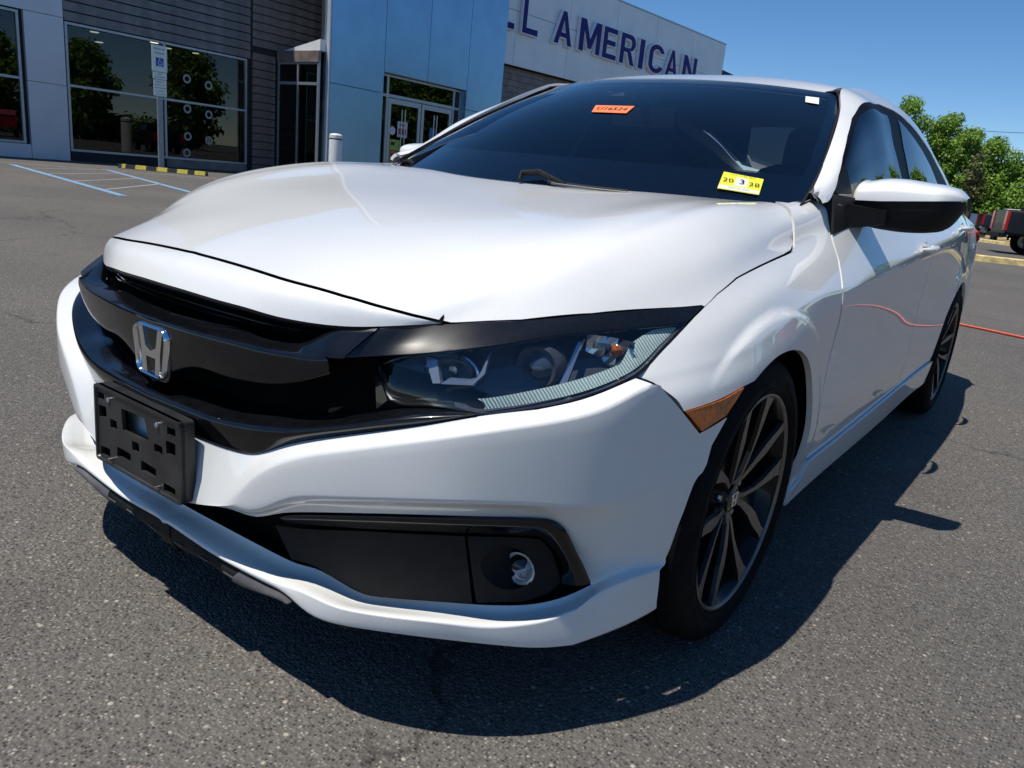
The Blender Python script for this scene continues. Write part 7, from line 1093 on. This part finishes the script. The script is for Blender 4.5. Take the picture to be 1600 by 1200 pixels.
q = sub(Py, .02, .98, .03, .22, 1); mk('sticker_patch', q, orient(q, [(0, 1, 2, 3)], (0, 1.6, .8)), WHITES, ws, False)
for tx, u, v, sz in (('20', .18, .52, .026), ('3', .52, .54, .032), ('28', .82, .50, .026)): text_mesh('sticker_print', tx, sz, INK, ws, on_quad(Py, u, v, 1, 1, .003), sx=1.15)
text_mesh('sticker_print', 'STATE OF NEW JERSEY', .0075, INK, ws, on_quad(Py, .5, .90, 1, 1, .003), sx=.9); text_mesh('sticker_print', 'INSPECTION  EXPIRES', .0065, INK, ws, on_quad(Py, .5, .12, 1, 1, .003), sx=.9)
# camera pod behind the mirror
ps = np.asarray(D['st_sensor']); mk('sensor_cover', ps, orient(ps, [(0, 1, 2)], (0, 1.6, .8)), GREYP, ws, False)
# wipers
w = D['wip1']; wa = MB().tube(w + [0, 0, .004], [.006, .008, .009, .005], 8).build('wiper', MATTE, car, True)
MB().tube(D['wip1b'], .0045, 6).build('wiper_blade', MATTE, wa, True); MB().tube(D['wip1b'] + [.02, -.012, -.003], .0028, 6).build('wiper_rubber', GREYP, wa, True)
w = D['wip2']; wb = MB().tube(w, [.006, .008, .009, .006], 8).build('wiper', MATTE, car, True)
MB().tube([w[2] + [0, .02, 0], w[2] + [.25, .03, -.005], w[2] + [.5, -.02, -.02]], .0045, 6).build('wiper_blade', MATTE, wb, True)
# --- door mirrors
mt, ms, mbt = D['mir_top'], D['mir_split'], D['mir_bot']
xs = np.concatenate([np.linspace(mt[0, 0] + .001, mt[0, 0] + .03, 6)[:-1], np.linspace(mt[0, 0] + .03, mt[-1, 0] - .03, 18)[:-1], np.linspace(mt[-1, 0] - .03, mt[-1, 0], 8)])
zt = herm(mt[:, 0], mt[:, 2], xs); zs = np.interp(xs, ms[:, 0], ms[:, 2]); zb = herm(mbt[:, 0], mbt[:, 2], xs); zb = np.minimum(zb, zs - .002)
e_ = np.clip((mt[-1, 0] - xs)/.05, 0, 1)**.5 * np.clip((xs - mt[0, 0])/.02 + .25, 0, 1)**.5
cap = []; low = []
for x, a, b, c, e in zip(xs, zt, zs, zb, e_):
    d = .035 + .055*e; sw = .06*(x - .78)/.27 * .6
    cap.append([(x, .85 + sw - 2*d*.5*math.sin(t)**1.0*1.0 - d*math.sin(t)*.35, b + (a-b)*max(math.cos(t), 0)**.62) for t in np.linspace(0, math.pi/2, 10)])
    f = .85 + sw - d*1.35
    low.append([(x, f + .004 + (1.1*d)*(1-math.cos(t))*.9, b - .002 - (b-c)*math.sin(t)**.9) for t in np.linspace(0, math.pi/2, 8)])
cap = np.array(cap); low = np.array(low)
for s in (1, -1):
    sg = np.array([s, 1, 1])
    def surf(name, A, m, par):
        V = A.reshape(-1, 3); F = orient(V, grid_faces(*A.shape[:2]), (.92, .86, .98))
        if s < 0: V, F = mirror(V, F)
        return mk(name, V, F, m, par)
    dm = surf('door_mirror', low, MATTE, car); surf('mirror_cap', cap, PAINT, dm)
    bk_ = np.stack([cap[:-4, 0], low[:-4, -1]], 1); surf('mirror_glass', bk_ - np.array([0, .008, 0]), CHROME, dm)
    mb = MB(); A = np.array
    P = [(.885, .735, .962), (.885, .735, .925), (.80, .66, .905), (.80, .66, .968), (.885, .80, .962), (.885, .80, .925), (.80, .76, .905), (.80, .76, .968)]
    mb.add([A(p)*sg for p in P], [(0, 1, 2, 3), (4, 7, 6, 5), (0, 4, 5, 1), (3, 2, 6, 7), (0, 3, 7, 4), (1, 5, 6, 2)]); mb.build('mirror_arm', MATTE, dm)
    V, F = fan(D['sail'] + [.003, 0, 0]); F = orient(V, F, CARC); V, F = rim(V, F, .01)
    if s < 0: V, F = mirror(V, F)
    mk('mirror_sail', V, F, GASKET, dm, False)
    q = D['mbase']; P8 = np.concatenate([q + [.004, 0, 0], q*[0, 1, 1] + [.70, 0, 0]]); mb = MB(); mb.add(P8*sg, [(0, 1, 2, 3), (4, 7, 6, 5), (0, 4, 5, 1), (1, 5, 6, 2), (2, 6, 7, 3), (3, 7, 4, 0)]); mb.build('mirror_base', MATTE, dm)
# door handles
for s, ds in ((1, 0), (-1, 1)):
    for key, door in (('h1', doors_f), ('h2', doors_r)):
        y0, y1, z, x = (1.375, 1.575, .845, .884) if key == 'h1' else (2.30, 2.49, .918, .866)
        dr = door[ds]; mb = MB(); n_ = 14; P = []; r_ = []
        for t in np.linspace(0, 1, n_): P.append((s*(x + .006 + .026*math.sin(math.pi*t)**.45), y0 + (y1-y0)*t, z + .006*t)); r_.append(.0125*(math.sin(math.pi*min(max(t, .04), .96))**.3))
        mb.tube(P, r_, 12).build('door_handle', PAINT, dr, True)
        V = [(s*(x + .0015), (y0+y1)/2 - .02 + .055*math.cos(t), z - .004 + .030*math.sin(t)) for t in np.linspace(0, 2*math.pi, 25)[:-1]]
        V2, F2 = fan(V); V2[-1] = np.asarray(V2[-1]) - [s*.004, 0, 0]; F2 = orient(V2, F2, CARC); mk('handle_recess', V2, F2, PAINT, dr, True)
# --- rear end
tr = {y: BODY[y] for y in (3.3, 3.6, 3.72)}
rw = B[int(34*FI):][::2, -1]; cap_ = np.stack([rw*np.array([1-k, 1, 1]) + np.array([0, .045*math.sin(k*math.pi/2), 0]) for k in np.linspace(0, 1, 12)], 1)
full('rear_bumper', cap_[:, ::-1], PAINT, car, 0)
yr = np.linspace(2.68, 3.28, 12); rg = []
for y in yr:
    xr, zr = rz(y); xr -= .02; t = (y-2.68)/.6; zc_ = 1.352 - .26*t - .0*t; x = np.linspace(0, xr, 14); rg.append(np.stack([x, np.full(14, y), zc_ + .012 - (zc_ + .012 - zr)*(x/xr)**2.4], -1))
full('rear_window', np.array(rg), SIDEGL, car, 0)
tl_ = B[0:int(35*FI):2, :][:, [int((y+.8)/4.52*(NY-1)) for y in np.linspace(3.26, 3.72, 16)]]
half = np.transpose(tl_, (1, 0, 2)); full('trunk_lid', half, PAINT, car, 0)
for s in (1, -1):
    P = [(.60, 3.725, .93), (.60, 3.725, .80), (.79, 3.585, .80), (.83, 3.45, .86), (.82, 3.42, .90), (.77, 3.58, .925)]
    V, F = fan([np.array(p)*[s, 1, 1] + [.006*s, .006, 0] for p in P]); F = orient(V, F, CARC); mk('tail_lamp', V, F, REDL, car, False)
# --- interior
mb = MB(); prof = [(.30, .90), (.46, .935), (.66, .925), (.78, .86), (.82, .70), (.82, .45)]; V = []
for x in np.linspace(-.70, .70, 15): V += [(x, y + .05*(x/.7)**2, z - .03*(x/.7)**4 + (.035*math.exp(-((x-.37)/.16)**2) if .5 < y < .8 else 0)) for y, z in prof]
mb.add(V, grid_faces(15, len(prof))); mb.build('dashboard', DASH, car, True)
def seat(x):
    mb = MB()
    for cy, cz, sx_, sy_, sz_, tilt in ((1.30, .48, .25, .27, .085, .08), (1.62, .78, .245, .09, .33, -.30), (1.745, 1.16, .125, .055, .095, -.2)):
        V = []; n1, n2 = 10, 16
        for i in range(n1+1):
            a = -math.pi/2 + math.pi*i/n1
            for j in range(n2):
                b = 2*math.pi*j/n2; sp = lambda v, p=.45: math.copysign(abs(v)**p, v)
                p = Vector((sx_*sp(math.cos(a))*sp(math.cos(b)), sy_*sp(math.cos(a))*sp(math.sin(b)), sz_*sp(math.sin(a)))); p.rotate(Matrix.Rotation(tilt, 3, 'X')); V.append((x+p.x, cy+p.y, cz+p.z))
        mb.add(V, [(i*n2+j, i*n2+(j+1) % n2, (i+1)*n2+(j+1) % n2, (i+1)*n2+j) for i in range(n1) for j in range(n2)])
    return mb
for x in (.37, -.37): seat(x).build('seat', INTER, car, True)
mb = MB(); mb.box(-.62, .62, 2.35, 2.5, .5, 1.02); mb.box(-.62, .62, 1.95, 2.4, .42, .56); mb.build('rear_bench', INTER, car)
mb = MB(); mb.box(-.78, .78, .6, 3.0, .26, .30); mb.build('cabin_floor', INTER, car)
mb = MB(); c = Vector((.37, .95, .865)); ax = Vector((0, -.90, .43)).normalized(); e = Vector((1, 0, 0)); g = ax.cross(e)
mb.tube([c + (e*math.cos(t)+g*math.sin(t))*.185 for t in np.linspace(0, 2*math.pi, 41)], .0155, 10)
swl = mb.build('steering_wheel', LEATHER, car, True)
mb = MB(); mb.tube([c - ax*.03 + e*-.17, c - ax*.035, c - ax*.03 + e*.17], .018, 8); mb.tube([c - ax*.035, c - ax*.03 - g*.17], .018, 8); mb.tube([c - ax*.03, c - ax*.2], .05, 12); mb.build('steering_spokes', LEATHER, swl, True)
mb = MB(); mb.tube(D['cab_strip'], [.008, .011, .013], 6); mb.build('cabin_strip', INTER, car, True)  # thin diagonal strip inside the cabin, leaning inboard at the top
mb = MB(); mb.box(-.12, .12, .93, .955, 1.16, 1.225); mb.tube([(0, .945, 1.2), (0, .90, 1.29)], .012, 8); mb.build('inside_mirror', MATTE, car)
# --- wheels
def ring_profile(): pass
def make_wheel():
    b = MB(); b.lathe([(-.10, .228), (-.105, .244), (-.098, .240), (-.06, .222), (.02, .215), (.06, .216), (.092, .228), (.104, .2375), (.108, .2425), (.1065, .246), (.100, .248)], 'x', (0, 0, 0), 72)
    rim_ = b.build('wheel', ALLOYB, car, True, sharp=50)
    b = MB(); b.lathe([(.103, .2368), (.1085, .2402), (.1095, .2426), (.1075, .2460)], 'x', (0, 0, 0), 72); b.build('rim_flange', ALLOYM, rim_, True, sharp=60)
    b = MB(); R0 = .3225
    pr = [(-.095, .240), (-.108, .252), (-.1175, .278), (-.113, .300), (-.100, .315), (-.080, .3215)]
    for x in (-.052, -.018, .018, .052): pr += [(x-.004, R0), (x-.003, R0-.006), (x+.003, R0-.006), (x+.004, R0)]
    pr += [(.080, .3215), (.096, .3165), (.107, .306), (.1135, .292), (.1150, .2885), (.1165, .287), (.1178, .278), (.1172, .268), (.1150, .2665), (.1145, .2610), (.1165, .2600), (.1115, .2520), (.106, .2470), (.099, .2435)]
    b.lathe(pr, 'x', (0, 0, 0), 96); ty = b.build('tyre', RUBBER, rim_, True, sharp=40)
    # spokes: five pairs of blades, machined on the face
    def blade(th, lean, b1, b2):
        # radial profile: r, half width, face height, skew angle
        st = [(.030, .0080, .070, 0), (.060, .0050, .081, .06), (.110, .0055, .088, .19), (.150, .0080, .093, .30), (.185, .0125, .097, .38), (.212, .0150, .100, .43), (.2368, .0245, .1035, .46)]
        if lean < 0: st = [(.030, .0080, .070, 0), (.060, .0075, .081, .10), (.110, .0110, .090, .26), (.150, .0150, .095, .37), (.185, .0125, .098, .43), (.212, .0105, .101, .46), (.2368, .0135, .1035, .48)]
        T = []; 
        for r, w, x, k in st:
            a = th + lean*(.06 + k*.56); c = np.array([0, math.cos(a), math.sin(a)]); tt = np.array([0, -math.sin(a), math.cos(a)]); T.append((c*r, tt, w, x))
        V = []; F = []
        for p, tt, w, x in T:      # face, then the two flanks falling back
            V += [p + tt*w*1.0 + [x, 0, 0], p - tt*w*1.0 + [x, 0, 0], p - tt*(w+.004) + [x-.008, 0, 0], p - tt*(w+.007) + [x-.045, 0, 0], p + tt*(w+.007) + [x-.045, 0, 0], p + tt*(w+.004) + [x-.008, 0, 0]]
        n = 6
        for i in range(len(T)-1):
            q = i*n; b1.add([V[q], V[q+1], V[q+n+1], V[q+n]], [(0, 1, 2, 3)])
            for k in (1, 2, 3, 4, 5): b2.add([V[q+k], V[q+(k+1) % n], V[q+n+(k+1) % n], V[q+n+k]], [(0, 1, 2, 3)])
        k = (len(T)-1)*n; b2.add(V[k:k+6], [(0, 1, 2, 3, 4, 5)])
    for k in range(5):
        a = math.radians(57 + 72*k); b1, b2 = MB(), MB()
        for l in (1, -1): blade(a + l*.05, l, b1, b2)
        sp = b2.build('spoke', ALLOYB, rim_); b1.build('spoke_face', ALLOYM, sp)
        wb_ = MB(); c = lambda r, a_, x: np.array([x, r*math.cos(a_), r*math.sin(a_)])
        wb_.add([c(.055, a-.16, .070), c(.055, a+.16, .070), c(.15, a+.13, .062), c(.225, a+.20, .040), c(.225, a-.20, .070), c(.15, a-.13, .074)], [(0, 5, 2, 1), (5, 4, 3, 2)]); wb_.build('spoke_web', ALLOYB, sp)
        # black web that closes the pair near the hub
    b = MB(); b.lathe([(.03, .0), (.03, .075), (.055, .070), (.066, .052), (.072, .040), (.074, .0)], 'x', (0, 0, 0), 40); b.build('hub', ALLOYB, rim_, True, sharp=40)
    b = MB(); b.lathe([(.080, .0), (.080, .026), (.078, .031), (.070, .033)], 'x', (0, 0, 0), 32); hc = b.build('hub_cap', PIANO, rim_, True, sharp=40)
    b = MB()
    Q = [(s*y, z) for s, y, z in ()]
    fr_o = rr(.030, .032, .036, .006, 3); fr_i = rr(.024, .026, .030, .004, 3); n_ = len(fr_o)
    b.add([(.083, y, z) for y, z in fr_o] + [(.083, y, z) for y, z in fr_i] + [(.080, y, z) for y, z in fr_o], [(j, (j+1) % n_, n_+(j+1) % n_, n_+j) for j in range(n_)] + [(j, 2*n_+j, 2*n_+(j+1) % n_, (j+1) % n_) for j in range(n_)])
    for s in (1, -1): b.prism([(.0805, s*y, z) for y, z in ((.013, .013), (.008, .013), (.005, .002), (0, 0), (0, -.004), (.005, -.004), (.004, -.013), (.009, -.013))], (.0025, 0, 0))
    b.build('cap_emblem', CHROME, hc)
    for k in range(5):
        a = math.radians(21 + 72*k); o = (.045, .0572*math.cos(a), .0572*math.sin(a)); b = MB(); b.lathe([(.026, .0), (.026, .007), (.022, .0095), (.0, .0095)], 'x', o, 6); b.build('lug_nut', SATIN, rim_)
    b = MB(); b.lathe([(-.02, .06), (-.02, .14), (.0, .14), (.0, .075), (.02, .07)], 'x', (0, 0, 0), 40); b.build('brake_disc', DISC, rim_, True, sharp=30)
    # raised maker's lettering reduced to plain relief bars around the sidewall
    b = MB()
    for a0 in np.radians((62, 78, 94, 200, 216, 320, 336)):
        for k in range(3):
            a = a0 + k*.055; c = np.array([.1172, .2755*math.cos(a), .2755*math.sin(a)]); t = np.array([0, -math.sin(a), math.cos(a)]); rr_ = np.array([0, math.cos(a), math.sin(a)])
            b.prism([c + t*.0055 + rr_*.006, c - t*.0055 + rr_*.006, c - t*.0055 - rr_*.006, c + t*.0055 - rr_*.006], (.0012, 0, 0))
    b.build('sidewall_relief', RUBBER, ty)['kind'] = 'stuff'
    return rim_
def copy_tree(o, parent):
    c = o.copy(); COL.objects.link(c); c.parent = parent
    for ch in list(o.children): copy_tree(ch, c)
    return c
w0_ = make_wheel(); w0_.location = (.7735, 0, .3196)
for (x, y, fl_) in ((-.7735, 0, 1), (.777, 2.7, 0), (-.777, 2.7, 1)):
    w_ = copy_tree(w0_, car); w_.location = (x, y, .3196); w_.rotation_euler = (math.radians(-20 if y > 1 else 0), 0, math.pi if fl_ else 0)
